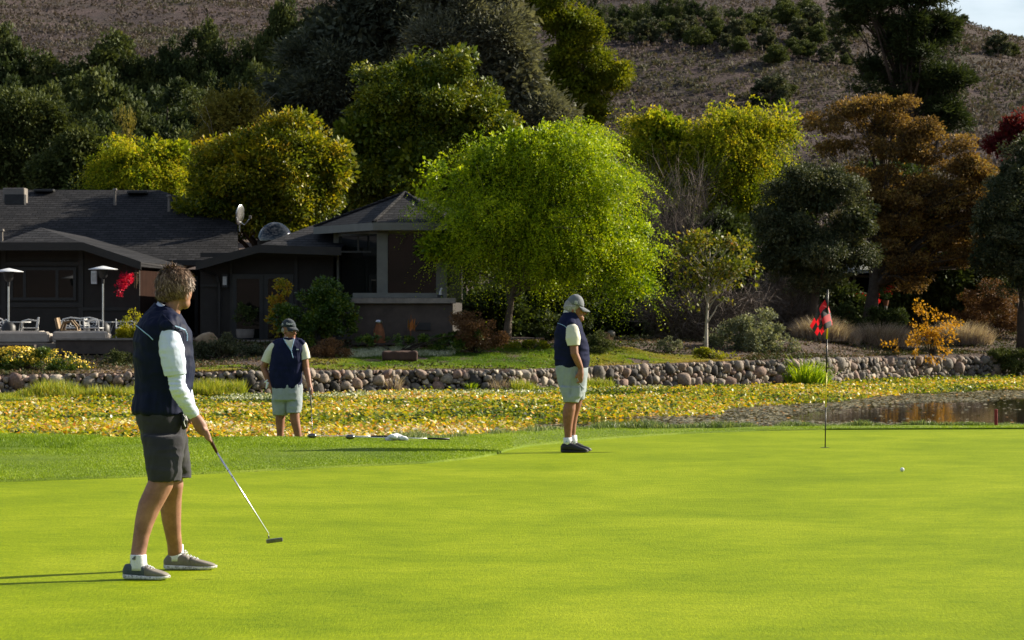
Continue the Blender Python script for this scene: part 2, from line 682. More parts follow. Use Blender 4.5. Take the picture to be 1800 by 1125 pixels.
g = mk('hillside', V[ns_ * nc:] - np.array([0, 0, 0.02]), far_f, M['hill'], smooth=True)
tag(g, 'brown scrub-covered hills rising behind the houses', kind='structure')

# ---- water
m, t, b = newmat('pond_water')
b.inputs['Base Color'].default_value = (0.018, 0.014, 0.008, 1)
b.inputs['Roughness'].default_value = 0.04
b.inputs['IOR'].default_value = 1.33
bump(t, b, noise_node(t, 1.5, 4, 0.6, stretch=(0.6, 1.6, 1)), 0.10, 0.02)
M['water'] = m
V, Fc = grid(*np.meshgrid(np.linspace(-60, 60, 30), np.linspace(30, 128, 30)), np.full((30, 30), WATER))
g = mk('pond_water', V, Fc, M['water'])
tag(g, 'dark brown pond water showing between floating leaves', kind='structure')


# ------------------------------------------------------------------ leaf-sized faces
def unit(v):
    return v / (np.linalg.norm(v, axis=-1, keepdims=True) + 1e-9)


def rdir(n):
    return unit(rng.normal(size=(n, 3)))


def kites(P, D, length, width, N=None, curl=0.0):
    """leaf quads starting at P along D"""
    n = len(P)
    D = unit(D)
    R = rdir(n) if N is None else N
    sd = unit(np.cross(D, R))
    L = np.broadcast_to(np.asarray(length, float), (n,))[:, None]
    Wd = np.broadcast_to(np.asarray(width, float), (n,))[:, None]
    V = np.stack([P, P + D * L * .45 + sd * Wd * .5, P + D * L, P + D * L * .55 - sd * Wd * .5], 1)
    return V


def quads(name, V, mat, parent=None, loc=None, v=None):
    V = np.asarray(V)
    n = len(V)
    Fc = np.arange(n * 4).reshape(n, 4)
    return mk(name, V.reshape(-1, 3), Fc, mat, parent, loc, v=v)


def blades(P, h, w, lean=0.35, bend=0.3, az=None):
    """grass blades: two stacked quads tapering (returned as quads)"""
    n = len(P)
    a = U(0, 2 * math.pi, n) if az is None else az
    ln = np.abs(rng.normal(0, lean, n))
    d = np.stack([np.cos(a) * ln, np.sin(a) * ln, np.ones(n)], -1)
    d = unit(d)
    h = np.broadcast_to(np.asarray(h, float), (n,))[:, None]
    w = np.broadcast_to(np.asarray(w, float), (n,))[:, None]
    b2 = U(0, 2 * math.pi, n)
    s_ = np.stack([np.cos(b2), np.sin(b2), 0 * b2], -1)
    out = np.stack([np.cos(a), np.sin(a), 0 * a], -1)
    M1 = P + d * h * .55
    T = P + d * h + out * h * bend * U(0, 1, n)[:, None] - np.array([0, 0, 1]) * h * bend * .3
    q1 = np.stack([P - s_ * w / 2, P + s_ * w / 2, M1 + s_ * w * .38, M1 - s_ * w * .38], 1)
    q2 = np.stack([M1 - s_ * w * .38, M1 + s_ * w * .38, T + s_ * w * .04, T - s_ * w * .04], 1)
    return np.concatenate([q1, q2])


# ---- grass on the collar
def pts_collar(n, px0, px1, e0=0.0, e1=0.0):
    px = U(px0, px1, n)
    a, b_ = d_in(px) + 0.01, np.maximum(d_lip(px), d_in(px) + 0.35) + e1
    d = np.sqrt(U(0, 1, n) * (b_ ** 2 - a ** 2) + a ** 2)
    x = (px - 900) / F * d
    return np.stack([x, d, collar_z(x, d) - 0.012], -1), px


M['collar_grass'] = leafmat('collar_blades', [(0.08, 0.15, 0.006), (0.19, 0.29, 0.012), (0.30, 0.40, 0.03), (0.44, 0.50, 0.13)], 0.3, 0.5, 0.2, pos=[0, .45, .8, 1])
P, px = pts_collar(150000, -120, 900)
P2, px2 = pts_collar(26000, 880, 1900)
P = np.concatenate([P, P2])
patch = fbm(P, 0.8, 3)
h = U(0.018, 0.034, len(P)) * (0.7 + 0.7 * patch)
# the longer dark patch on the left by the lip
drk = (P[:, 0] < -5.0) & (P[:, 1] > 32.0)
h = np.where(drk, h * 1.8, h)
v = np.clip(patch * .7 + U(-.2, .45, len(P)) - drk * .16, 0, 1)
o = quads('collar_grass', blades(P, h, 0.0075, 0.4, 0.3), M['collar_grass'], v=np.concatenate([v, v]))
tag(o, 'short dense grass blades of the collar around the green', 'grass', kind='stuff')

# rough tufts on the lip
n = 26000
px = U(560, 1950, n)
dl = np.maximum(d_lip(px), d_in(px) + .35)
wd = np.interp(px, [560, 650, 820, 1100, 1300, 1950], [0.2, 0.7, 1.6, 1.5, 0.7, 0.5])
d = dl + U(-0.35, 1, n) * wd
x = (px - 900) / F * d
cl = fbm(np.stack([x * 2.2, d * 1.2, 0 * x], -1), 1.0, 2)
keep = cl > 0.36
P = np.stack([x, d, collar_z(x, d) - 0.01], -1)[keep]
hh = (0.035 + 0.12 * (cl[keep] - .33) * np.interp(px[keep], [560, 700, 1000, 1300, 1950], [1.2, 2.6, 2.6, 2.0, 1.6])) * U(.6, 1.1, len(P))
v = np.clip(U(0, 1, len(P)) * .7 + (px[keep] < 1000) * .15, 0, 1)
M['rough_grass'] = leafmat('rough_blades', [(0.05, 0.085, 0.02), (0.11, 0.17, 0.05), (0.24, 0.27, 0.12), (0.42, 0.44, 0.30)], 0.35, 0.45, 0.3)
o = quads('rough_grass', blades(P, hh, 0.012, 0.5, 0.5), M['rough_grass'], v=np.concatenate([v, v]))
tag(o, 'ragged pale rough grass along the edge of the pond bank', 'grass', kind='stuff')

# ---- lily leaves
pad_low = IP([(-2000, 900), (930, 900), (940, 740), (1100, 737), (1200, 732), (1300, 722), (1450, 706), (1600, 692), (1800, 685), (2600, 680)])
wat_top = IP([(940, 734), (1120, 736), (1180, 760), (1379, 760), (1380, 733), (1440, 724), (1500, 716), (1650, 707), (1800, 701), (2600, 695)])
wat_bot = IP([(940, 746), (1120, 745), (1180, 748), (1379, 748), (1380, 738), (1440, 742), (1600, 745), (1800, 748), (2600, 752)])


def pondpts(n, dmin=40.0, dmax=96.0, half=0.235):
    d = np.sqrt(U(dmin ** 2, dmax ** 2, n))
    x = U(-half, half, n) * d
    px = 900 + x * F / d
    y = HOR + 1.85 * F / d
    ok = (d < d_wall(px) - 0.35)
    return x, d, px, y, ok


x, d, px, y, ok = pondpts(520000)
edge = (fbm(np.stack([x, d * .5, 0 * x], -1), 0.6, 3) - .5)
yj = y + edge * 22
inpad = ok & (yj < pad_low(px))
wl = (px < 430) & (d > d_wall(px) - 2.2)
inpad &= ~(wl & (U(0, 1, len(x)) < .6))
gap = fbm(np.stack([x, d, 0 * x + 5], -1), 0.45, 3)
inpad &= (U(0, 1, len(x)) < np.interp(gap, [.30, .42], [.35, 1]))
x1, d1, p1, g1 = x[inpad], d[inpad], px[inpad], gap[inpad]
n = len(x1)
zz = WATER + 0.01 + np.abs(rng.normal(0, .045, n)) * np.interp(gap[inpad], [.35, .6], [.5, 1.4])
P = np.stack([x1, d1, zz], -1)
az = U(0, 2 * math.pi, n)
Dv = np.stack([np.cos(az), np.sin(az), rng.normal(0.1, .6, n)], -1)
Nn = np.stack([rng.normal(0, .35, n), rng.normal(0, .35, n), np.ones(n)], -1)
sz = U(0.04, 0.10, n)
hue = fbm(np.stack([x1, d1, 0 * x1 + 9], -1), 0.35, 3)
v = np.clip((hue - .5) * 1.3 + .43 + rng.normal(0, .28, n) + np.interp(y[inpad], [690, 740], [0, .06]), 0, .999)
M['lily'] = leafmat('lily_leaves', [(0.03, 0.055, 0.004), (0.13, 0.20, 0.008), (0.36, 0.42, 0.012), (0.60, 0.49, 0.012), (0.70, 0.45, 0.015), (0.66, 0.22, 0.015), (0.85, 0.78, 0.52)],
                    0.3, 0.42, 0.4, 1.15, [0, .22, .42, .58, .76, .88, 1])
o = quads('lily_pads', kites(P - 0.5 * unit(Dv) * sz[:, None], Dv, sz, sz * U(.7, 1.0, n), Nn), M['lily'], v=v)
tag(o, 'dense mat of yellow, green and orange water lily leaves on the pond', 'lily pads', kind='stuff')

# flat drifts of dead leaves and duckweed on the open water
x, d, px, y, ok = pondpts(260000, 44, 84)
s1 = fbm(np.stack([x * .5, d * 1.1, 0 * x + 3], -1), 0.9, 3)
inw = (y > wat_top(px) + (s1 - .5) * 14) & (y < wat_bot(px) + (s1 - .5) * 5) & (px > 930)
dens = np.where(inw, 0.015, np.interp(s1, [.3, .45], [.6, 1]))
k = ok & (px > 930) & (y > pad_low(px) - 14) & (U(0, 1, len(x)) < dens)
x1, d1, y1 = x[k], d[k], y[k]
n = len(x1)
P = np.stack([x1, d1, WATER + 0.004 + np.abs(rng.normal(0, .008, n))], -1)
az = U(0, 2 * math.pi, n)
Dv = np.stack([np.cos(az), np.sin(az), rng.normal(0, .10, n)], -1)
Nn = np.stack([rng.normal(0, .12, n), rng.normal(0, .12, n), np.ones(n)], -1)
sz = U(0.05, 0.12, n)
v = np.clip(.35 + rng.normal(0, .22, n) + (U(0, 1, n) < .05) * .6, 0, 1)
M['litter'] = leafmat('dead_leaves', [(0.06, 0.055, 0.02), (0.16, 0.14, 0.06), (0.30, 0.25, 0.12), (0.46, 0.40, 0.24), (0.66, 0.28, 0.02)], 0.1, 0.4, 0.4, 1.0, [0, .3, .55, .85, 1])
o = quads('floating_leaves', kites(P, Dv, sz, sz * .8, Nn), M['litter'], v=v)
tag(o, 'brown dead leaves and duckweed drifting on the open water', 'leaf litter', kind='stuff')

# ---- reeds and the pale watercress strip against the wall
def near_wall(n, px0, px1, a, b_):
    px = U(px0, px1, n)
    d = d_wall(px) - U(a, b_, n)
    return np.stack([(px - 900) / F * d, d, np.full(n, WATER - 0.02)], -1), px


M['reed'] = leafmat('reed_blades', [(0.07, 0.12, 0.01), (0.20, 0.27, 0.02), (0.36, 0.38, 0.04), (0.42, 0.30, 0.06)], 0.4, 0.45, 0.3)
Ps = []
for a in ((9000, -60, 240, .3, 2.2), (3500, 330, 430, .3, 1.4), (1700, 900, 965, .2, 1.3), (1800, 1030, 1078, .2, 1.2), (500, 190, 250, .2, 2)):
    Ps.append(near_wall(*a)[0])
P = np.concatenate(Ps)
cl = fbm(P * np.array([1, 1, 0]), 0.9, 2)
hh = np.clip((cl - .28) * 1.1, .10, .55) * U(.5, 1.1, len(P))
v = U(0, 1, len(P)) * .8 + .1
o = quads('reeds', blades(P, hh, 0.018, 0.16, 0.25), M['reed'], v=np.concatenate([v, v]))
tag(o, 'thin green-yellow reeds growing at the foot of the stone wall', 'reeds', kind='stuff')
P, px = near_wall(15000, 330, 1165, .5, 4.2)
P[:, 2] = WATER + U(0, .10, len(P))
Dv = rdir(len(P)) + np.array([0, 0, .4])
M['cress'] = leafmat('cress_leaves', [(0.10, 0.14, 0.05), (0.22, 0.26, 0.12), (0.5, 0.52, 0.38), (0.75, 0.75, 0.62)], 0.25, 0.4, 0.4)
keep = fbm(P * np.array([1, 1, 0]), .8, 3) > .36
P, Dv = P[keep], Dv[keep]
o = quads('watercress', kites(P, Dv, U(.03, .07, len(P)), .04), M['cress'], v=U(0, 1, len(P)) ** 1.3)
tag(o, 'pale frothy watercress strip floating below the stone wall', 'water plants', kind='stuff')


# ------------------------------------------------------------------ cobble retaining wall
def ico(sub=2):
    import bmesh
    bm = bmesh.new()
    bmesh.ops.create_icosphere(bm, subdivisions=sub, radius=1.0)
    V = np.array([v_.co[:] for v_ in bm.verts])
    Fc = np.array([[v_.index for v_ in f.verts] for f in bm.faces])
    bm.free()
    return V, Fc


ICO2 = ico(2)
ICO1 = ico(1)


def stone(c, r, seed, sq=0.5):
    V, Fc = ICO2
    s_ = np.sign(V) * np.abs(V) ** sq
    s_ = s_ / np.abs(s_).max()
    V2 = V * .5 + s_ * .5
    V2 = V2 * (1 + .55 * (vnoise(V + seed * 7.3, 1.3) - .5) + .20 * (vnoise(V + seed * 3.1, 3.2) - .5))[:, None]
    rs = np.random.default_rng(seed + 999)
    for nn_, dd_ in zip(unit(rs.normal(size=(8, 3))), rs.uniform(.55, .85, 8)):
        ex_ = V2 @ nn_ - dd_
        V2 = V2 - np.maximum(ex_, 0)[:, None] * nn_ * .85
    V2 = V2 * 1.08
    A = np.random.default_rng(seed).normal(size=(3, 3)) * .17 + np.eye(3)
    A, _ = np.linalg.qr(A)
    return (V2 * np.array(r)) @ A.T + np.array(c), Fc


M['stone'] = vmat('river_cobble', [(0.05, 0.045, 0.042), (0.14, 0.125, 0.11), (0.26, 0.225, 0.185), (0.22, 0.145, 0.115), (0.42, 0.36, 0.28)], 0.8, 0.8, 16, 0.2, 0.45)
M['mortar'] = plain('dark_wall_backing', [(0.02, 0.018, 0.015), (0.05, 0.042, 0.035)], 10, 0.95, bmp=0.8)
wall = thing('stone_wall', 'low retaining wall of rounded river cobbles along the far side of the pond', 'wall', tuple(W(900, 690, 75)))
VV, FF, vv, nv_ = [], [], [], 0
pw = np.linspace(-420, 1990, 900)
xw, yw = (pw - 900) / F * d_wall(pw), d_wall(pw)
arc = np.concatenate([[0], np.cumsum(np.hypot(np.diff(xw), np.diff(yw)))])
PS, PZ, PR, PH = [], [], [], []
for (nt_, r0, r1, tol) in ((50, .19, .24, .95), (420, .14, .18, .90), (4000, .10, .135, .84), (16000, .07, .10, .82), (26000, .04, .07, .78)):
    for _ in range(nt_):
        r = U(r0, r1)
        h_ = min(r * U(.72, 1.05), .26)
        s0 = U(0, arc[-1])
        p_ = np.interp(s0, arc, pw)
        zt = float(z_wall(p_))
        z = U(WATER + h_ * .35, zt - h_ * .72)
        if PS:
            dx = (np.array(PS) - s0) / (np.array(PR) + r)
            dz = (np.array(PZ) - z) / (np.array(PH) + h_)
            if (dx * dx + dz * dz).min() < tol * tol:
                continue
        PS.append(s0); PZ.append(z); PR.append(r); PH.append(h_)
sd = 0
for s0, z, r, h_ in zip(PS, PZ, PR, PH):
    cx, cy = np.interp(s0, arc, xw), np.interp(s0, arc, yw)
    V_, F_ = stone((cx, cy - .13 + .07 * (z - WATER) + U(-.03, .03), z), (r * 1.07, .17 if r > .12 else .13, h_ * 1.1), sd, .55)
    sd += 1
    VV.append(V_); FF.append(F_ + nv_); nv_ += len(V_)
    vv.append(np.full(len(F_), np.clip(rng.normal(.5, .3), 0, 1)))
mk('cobbles', np.concatenate(VV), np.concatenate(FF), M['stone'], wall, smooth=True, v=np.concatenate(vv))
mb = MB()
nb = len(pw)
Vb = []
for (dy, zz_) in ((0.02, None), (0.02, 1), (0.45, 1), (0.45, None)):
    Vb.append(np.stack([xw, yw + dy - .06, (z_wall(pw) - .06) if zz_ else np.full(nb, -1.2)], -1))
Vb = np.concatenate(Vb)
Fb = [[a_ * nb + i, a_ * nb + i + 1, (a_ + 1) * nb + i + 1, (a_ + 1) * nb + i] for a_ in range(3) for i in range(nb - 1)]
mk('earth_backing', Vb, Fb, M['mortar'], wall)

# ---- lawn behind the wall, with long shaggy grass
def lawnpts(n, px0=335, px1=1300):
    px = U(px0, px1, n)
    dw = d_wall(px)
    e1 = np.interp(px, [335, 500, 620, 900, 1100, 1200, 1300], [2.2, 2.6, 6.5, 6.0, 4.2, 2.5, 1.0])
    d = dw + .35 + U(0, 1, n) * e1
    x = (px - 900) / F * d
    return np.stack([x, d, gz(x, d)], -1), px, (d - dw) / e1


M['lawn'] = leafmat('lawn_blades', [(0.05, 0.11, 0.008), (0.13, 0.23, 0.014), (0.24, 0.29, 0.025), (0.34, 0.27, 0.07), (0.42, 0.32, 0.15)], 0.35, 0.5, 0.25)
P, px, q = lawnpts(190000)
n1 = fbm(P * np.array([1, 1, 0]), .55, 3)
bare = (fbm(P * np.array([1, 1, 0]) + 7, .5, 3) > .60) & (q < .5)
keep = ~bare & (n1 > .3)
P, px, q, n1 = P[keep], px[keep], q[keep], n1[keep]
tuft = fbm(P * np.array([1, 1, 0]), 1.6, 2)
h = (.03 + .16 * np.clip(tuft - .3, 0, 1)) * U(.6, 1.2, len(P))
dry = np.interp(px, [335, 560, 640, 1000, 1060, 1300], [.42, .40, .1, .05, .42, .5]) + np.clip(.35 - q, 0, 1) * .9
v = np.clip(dry + U(-.12, .3, len(P)) + (n1 - .5) * .8, 0, 1)
P[:, 2] -= .01
o = quads('lawn_grass', blades(P, h, .014, .5, .6), M['lawn'], v=np.concatenate([v, v]))
tag(o, 'shaggy green and straw-coloured lawn sloping down to the wall', 'grass', kind='stuff')
# frosty pale tufts lit by the sun
P, px, q = lawnpts(30000, 600, 800)
k = (q > .72) & (q < .98) & (fbm(P * np.array([1.5, 1.0, 0]), .9, 2) > .48)
P = P[k]
v = U(.3, 1, len(P))
o = quads('blue_fescue', blades(P, U(.08, .2, len(P)), .014, .55, .8), M['cress'], v=np.concatenate([v, v]))
tag(o, 'silvery tufts of fescue at the top of the lawn', 'grass', kind='stuff')

# low ground cover and leaf litter on the beds behind the wall
n = 90000
px = U(-60, 1900, n)
e = U(0, 1, n) ** 1.3 * 13
d = d_wall(px) + .3 + e
x = (px - 900) / F * d
z = gz(x, d)
pt = fbm(np.stack([x, d, 0 * x + 2], -1), .5, 3)
keep = U(0, 1, n) < np.interp(pt, [.3, .6], [.25, 1.0])
onhouse = (px < 350) & (d > 77.0)
keep &= ~onhouse
onlawn = (px > 600) & (px < 1230) & (d < d_wall(px) + np.interp(px, [600, 620, 900, 1100, 1230], [3, 6.5, 6.0, 4.2, 2.0]))
keep &= ~(onlawn & (U(0, 1, len(px)) < .85))
x, d, z, pt = x[keep], d[keep], z[keep], pt[keep]
n = len(x)
hh = np.clip(pt - .35, 0, 1) * .25
P = np.stack([x, d, z + U(0, 1, n) * hh + .004], -1)
D = unit(np.stack([rng.normal(0, 1, n), rng.normal(0, 1, n), rng.normal(.15, .4, n)], -1))
M['cover'] = leafmat('bed_cover', [(0.03, 0.045, 0.012), (0.07, 0.085, 0.02), (0.10, 0.065, 0.035), (0.20, 0.13, 0.075), (0.30, 0.22, 0.12)], 0.15, 0.7, 0.2)
v = np.clip(U(0, 1, n) * .8 + (.5 - pt) * 1.2, 0, 1)
o = quads('bed_ground_cover', kites(P, D, U(.04, .10, n), U(.03, .06, n)), M['cover'], v=v)
tag(o, 'low plants and fallen leaves covering the garden beds', 'ground cover', kind='stuff')

# the slope across the course, behind the camera; the windows look onto it
xs, ys = np.meshgrid(np.linspace(-500, 500, 60), np.linspace(-60.5, -800, 50))
h_ = 75 * sstep((-60 - ys) / 520) * (.8 + .4 * fbm(np.stack([xs, ys, 0 * xs], -1).reshape(-1, 3), .008, 3).reshape(xs.shape)) - 1.3
V, Fc = grid(xs, ys, h_)
g = mk('valley_slope', V, Fc[:, ::-1], M['hill'], smooth=True)
tag(g, 'scrubby slope on the opposite side of the course', kind='structure')
# ------------------------------------------------------------------ trees and shrubs
M['bark'] = plain('grey_brown_bark', [(0.07, 0.05, 0.035), (0.15, 0.115, 0.085)], 9, 0.9, bmp=0.8, bdist=0.03)
M['bark_pale'] = plain('pale_bark', [(0.30, 0.27, 0.22), (0.5, 0.46, 0.40)], 6, 0.8, bmp=0.5)
M['bark_dark'] = plain('dark_bark', [(0.03, 0.022, 0.016), (0.075, 0.055, 0.04)], 8, 0.9, bmp=0.8, bdist=0.03)
M['twig'] = leafmat('grey_twigs', [(0.05, 0.04, 0.032), (0.12, 0.095, 0.08), (0.26, 0.21, 0.18)], 0.0, 0.8, 0.2)

PAL = {
    'lime': [(0.03, 0.065, 0.003), (0.14, 0.23, 0.005), (0.37, 0.47, 0.008), (0.62, 0.62, 0.02)],
    'oak': [(0.030, 0.042, 0.014), (0.070, 0.090, 0.026), (0.135, 0.150, 0.045)],
    'broad': [(0.025, 0.05, 0.008), (0.08, 0.12, 0.010), (0.20, 0.22, 0.012), (0.38, 0.34, 0.02)],
    'cedar': [(0.032, 0.040, 0.028), (0.085, 0.10, 0.070), (0.17, 0.185, 0.125)],
    'cedarg': [(0.06, 0.062, 0.045), (0.14, 0.145, 0.10), (0.27, 0.265, 0.18)],
    'cypress': [(0.05, 0.075, 0.006), (0.14, 0.17, 0.010), (0.28, 0.26, 0.012)],
    'gold': [(0.030, 0.05, 0.006), (0.085, 0.115, 0.008), (0.18, 0.20, 0.010), (0.38, 0.32, 0.015), (0.38, 0.20, 0.02)],
    'yellow': [(0.05, 0.085, 0.006), (0.15, 0.21, 0.010), (0.38, 0.38, 0.015), (0.56, 0.43, 0.03)],
    'birch': [(0.09, 0.09, 0.02), (0.20, 0.18, 0.03), (0.32, 0.24, 0.04)],
    'rust': [(0.035, 0.035, 0.016), (0.09, 0.060, 0.028), (0.18, 0.105, 0.036), (0.31, 0.19, 0.05), (0.18, 0.17, 0.05)],
    'greygreen': [(0.018, 0.026, 0.012), (0.040, 0.054, 0.026), (0.09, 0.10, 0.05), (0.20, 0.19, 0.10)],
    'pine': [(0.016, 0.026, 0.010), (0.035, 0.052, 0.018), (0.065, 0.085, 0.025)],
    'dark': [(0.018, 0.028, 0.010), (0.045, 0.065, 0.018), (0.10, 0.13, 0.030)],
    'red': [(0.04, 0.008, 0.010), (0.13, 0.012, 0.018), (0.08, 0.04, 0.03)],
    'persimmon': [(0.030, 0.045, 0.008), (0.07, 0.10, 0.012), (0.15, 0.17, 0.016), (0.26, 0.23, 0.02), (0.20, 0.075, 0.02)],
    'sage': [(0.07, 0.085, 0.055), (0.16, 0.18, 0.12), (0.32, 0.33, 0.20), (0.26, 0.30, 0.07)],
    'citrus': [(0.015, 0.040, 0.006), (0.035, 0.08, 0.010), (0.09, 0.15, 0.015), (0.24, 0.26, 0.02)],
    'orange': [(0.20, 0.13, 0.02), (0.50, 0.26, 0.02), (0.62, 0.34, 0.03)],
    'brown': [(0.06, 0.035, 0.02), (0.15, 0.08, 0.04), (0.24, 0.13, 0.055)],
    'ygreen': [(0.06, 0.10, 0.01), (0.20, 0.22, 0.015), (0.40, 0.36, 0.02)],
}
GLOSS = {'citrus': (.42, .4), 'broad': (.45, .3), 'persimmon': (.5, .3), 'lime': (.45, .22), 'gold': (.45, .25), 'greygreen': (.6, .2)}
LM = {}


def leaf(k):
    if k not in LM:
        r, s_ = GLOSS.get(k, (.65, .12))
        tr = {'lime': .38, 'yellow': .40, 'gold': .36, 'cypress': .30, 'persimmon': .35, 'orange': .4, 'ygreen': .4, 'rust': .3, 'red': .4}.get(k, .2)
        LM[k] = leafmat(k + '_leaves', PAL[k], tr, r, s_, 1.3)
    return LM[k]


def LB(d, *specs, depth=0.8):
    """crown lobes: (px, py, rx, ry[, dd]) seen at distance d -> world ellipsoids"""
    out = []
    for s_ in specs:
        px, py, rx, ry = s_[:4]
        dd = s_[4] if len(s_) > 4 else 0
        c = W(px, py, d + dd)
        k = (d + dd) / F
        out.append((c[0], c[1], c[2], rx * k, max(rx, ry) * k * depth if rx > 0 else 1, ry * k))
    return np.array(out)


def clumps(L, n, shell=(0.55, 1.0), up=0.0, inner=0.2, boughs=None, brad=.30, gather=.80):
    """clump centres, gathered on separate boughs so that dark gaps stay between them"""
    wgt = (L[:, 3] * L[:, 5] * 1.0)
    nb = boughs or max(5, int(9 * len(L) ** .75))
    kb = rng.choice(len(L), nb, p=wgt / wgt.sum())
    kb[:min(len(L), nb)] = np.arange(min(len(L), nb))
    ub = rdir(nb)
    ub[:, 1] = np.where(U(0, 1, nb) < .62, -np.abs(ub[:, 1]), ub[:, 1])
    ub[:, 2] = ub[:, 2] + .12
    ub = unit(ub)
    rb = U(.55, .98, nb)
    cb = L[kb, :3] + ub * L[kb, 3:6] * rb[:, None]
    sb = L[kb, 3:6].min(1)[:, None] * brad * U(.6, 1.7, (nb, 1)) * np.array([1.35, 1.35, .72])
    n1 = int(n * (.93 if brad > .6 else gather))
    i = rng.choice(nb, n1, p=(sb[:, 0] ** 2) / (sb[:, 0] ** 2).sum())
    w_ = rdir(n1)
    w_[:, 2] += .25
    w_ = unit(w_)
    c1 = cb[i] + w_ * sb[i] * (U(.3, 1.1, n1) ** .6)[:, None]
    u1 = unit(w_ * .7 + ub[i] * .6 + np.array([0, 0, up]))
    n2 = n - n1
    k2 = rng.choice(len(L), n2, p=wgt / wgt.sum())
    u2 = rdir(n2)
    u2[:, 2] += up
    u2 = unit(u2)
    r2 = np.where(U(0, 1, n2) < inner + .3, U(.1, .7, n2), U(.7, .98, n2))
    c2 = L[k2, :3] + u2 * L[k2, 3:6] * r2[:, None]
    return np.concatenate([c1, c2]), np.concatenate([u1, u2]), np.concatenate([kb[i], k2]), np.concatenate([rb[i], r2])


def foliage(L, ncl, per, cr, size, style='broad', up=0.0, shell=(0.6, 1.0), inner=.22, vlo=0.0, asp=.55, flat=.75, vgrad=0.0, boughs=None, brad=.27):
    """leaf quads and their v; ncl clumps of per leaves, clump radius cr, leaf size m"""
    c, u, k, r = clumps(L, ncl, shell, up, inner, boughs, brad)
    crs = cr * U(.55, 1.3, ncl)
    cv = U(0, 1, ncl)
    n = ncl * per
    i = np.repeat(np.arange(ncl), per)
    uu = u[i]
    sz = size * U(.6, 1.3, n)
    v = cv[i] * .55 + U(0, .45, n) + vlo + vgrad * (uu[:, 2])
    if style == 'broad':
        w_ = unit(rng.normal(size=(n, 3)) + uu * .5) * (U(0, 1, n) ** .45)[:, None]
        P = c[i] + w_ * crs[i][:, None] * np.array([1, 1, flat])
        D = unit(uu * .5 + w_ * .6 + rng.normal(size=(n, 3)) * .6 + np.array([0, 0, -.15]))
        return kites(P, D, sz, sz * asp), v, c, u, r
    if style == 'needle':
        # flat sprays: leaves thrown outward from the clump's stem
        w_ = rdir(n)
        w_ = unit(w_ * np.array([1, 1, .45]) + uu * .35)
        P = c[i] + w_ * (crs[i] * U(0, .9, n))[:, None]
        D = unit(w_ + np.array([0, 0, .10]) + rng.normal(size=(n, 3)) * .25)
        return kites(P, D, sz * 1.5, sz * asp * .6), v, c, u, r
    if style == 'puff':
        w_ = rdir(n)
        P = c[i] + w_ * crs[i][:, None] * U(.5, 1, n)[:, None] * np.array([1, 1, flat])
        D = unit(w_ + rng.normal(size=(n, 3)) * .45)
        return kites(P, D, sz, sz * asp), v, c, u, r
    if style == 'weep':
        # strings of leaflets along arching twigs
        nt_ = max(1, per // 14)
        m = ncl * nt_
        j = np.repeat(np.arange(ncl), nt_)
        st = c[j] + rng.normal(size=(m, 3)) * (crs[j] * .45)[:, None]
        out = unit(u[j] * np.array([1, 1, .6]) + rng.normal(size=(m, 3)) * .35 + np.array([.12, 0, .15]))
        ln = cr * U(.8, 2.1, m) * (1.25 if boughs else 1.0)
        t_ = np.linspace(0.05, 1, 14)
        tt_ = np.tile(t_, m)
        q = np.repeat(np.arange(m), 14)
        droop = np.array([0, 0, -1.0])
        P = st[q] + out[q] * (ln[q] * tt_)[:, None] + droop * (ln[q] * .75 * tt_ ** 2)[:, None]
        tan = unit(out[q] + droop * (1.5 * tt_)[:, None])
        side = unit(np.cross(tan, rdir(len(q))))
        sz = size * U(.6, 1.3, len(q)) * (1.15 - .5 * tt_)
        D = unit(side * .8 + tan * .6 + rng.normal(size=(len(q), 3)) * .2)
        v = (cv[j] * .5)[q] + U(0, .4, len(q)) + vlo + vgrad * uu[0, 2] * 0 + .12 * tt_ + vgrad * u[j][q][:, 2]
        return kites(P, D, sz, sz * asp), v, c, u, r


def limb(a, b, r0, r1, sag=0.1, n=6, wob=.06):
    t_ = np.linspace(0, 1, n)[:, None]
    P = a + (b - a) * t_
    L_ = np.linalg.norm(b - a)
    P[:, 2] += (np.sin(t_[:, 0] * math.pi) * sag * L_)
    P[1:-1] += rng.normal(0, wob * L_ * .3, (n - 2, 3))
    return tube(P, np.linspace(r0, r1, n), 6)


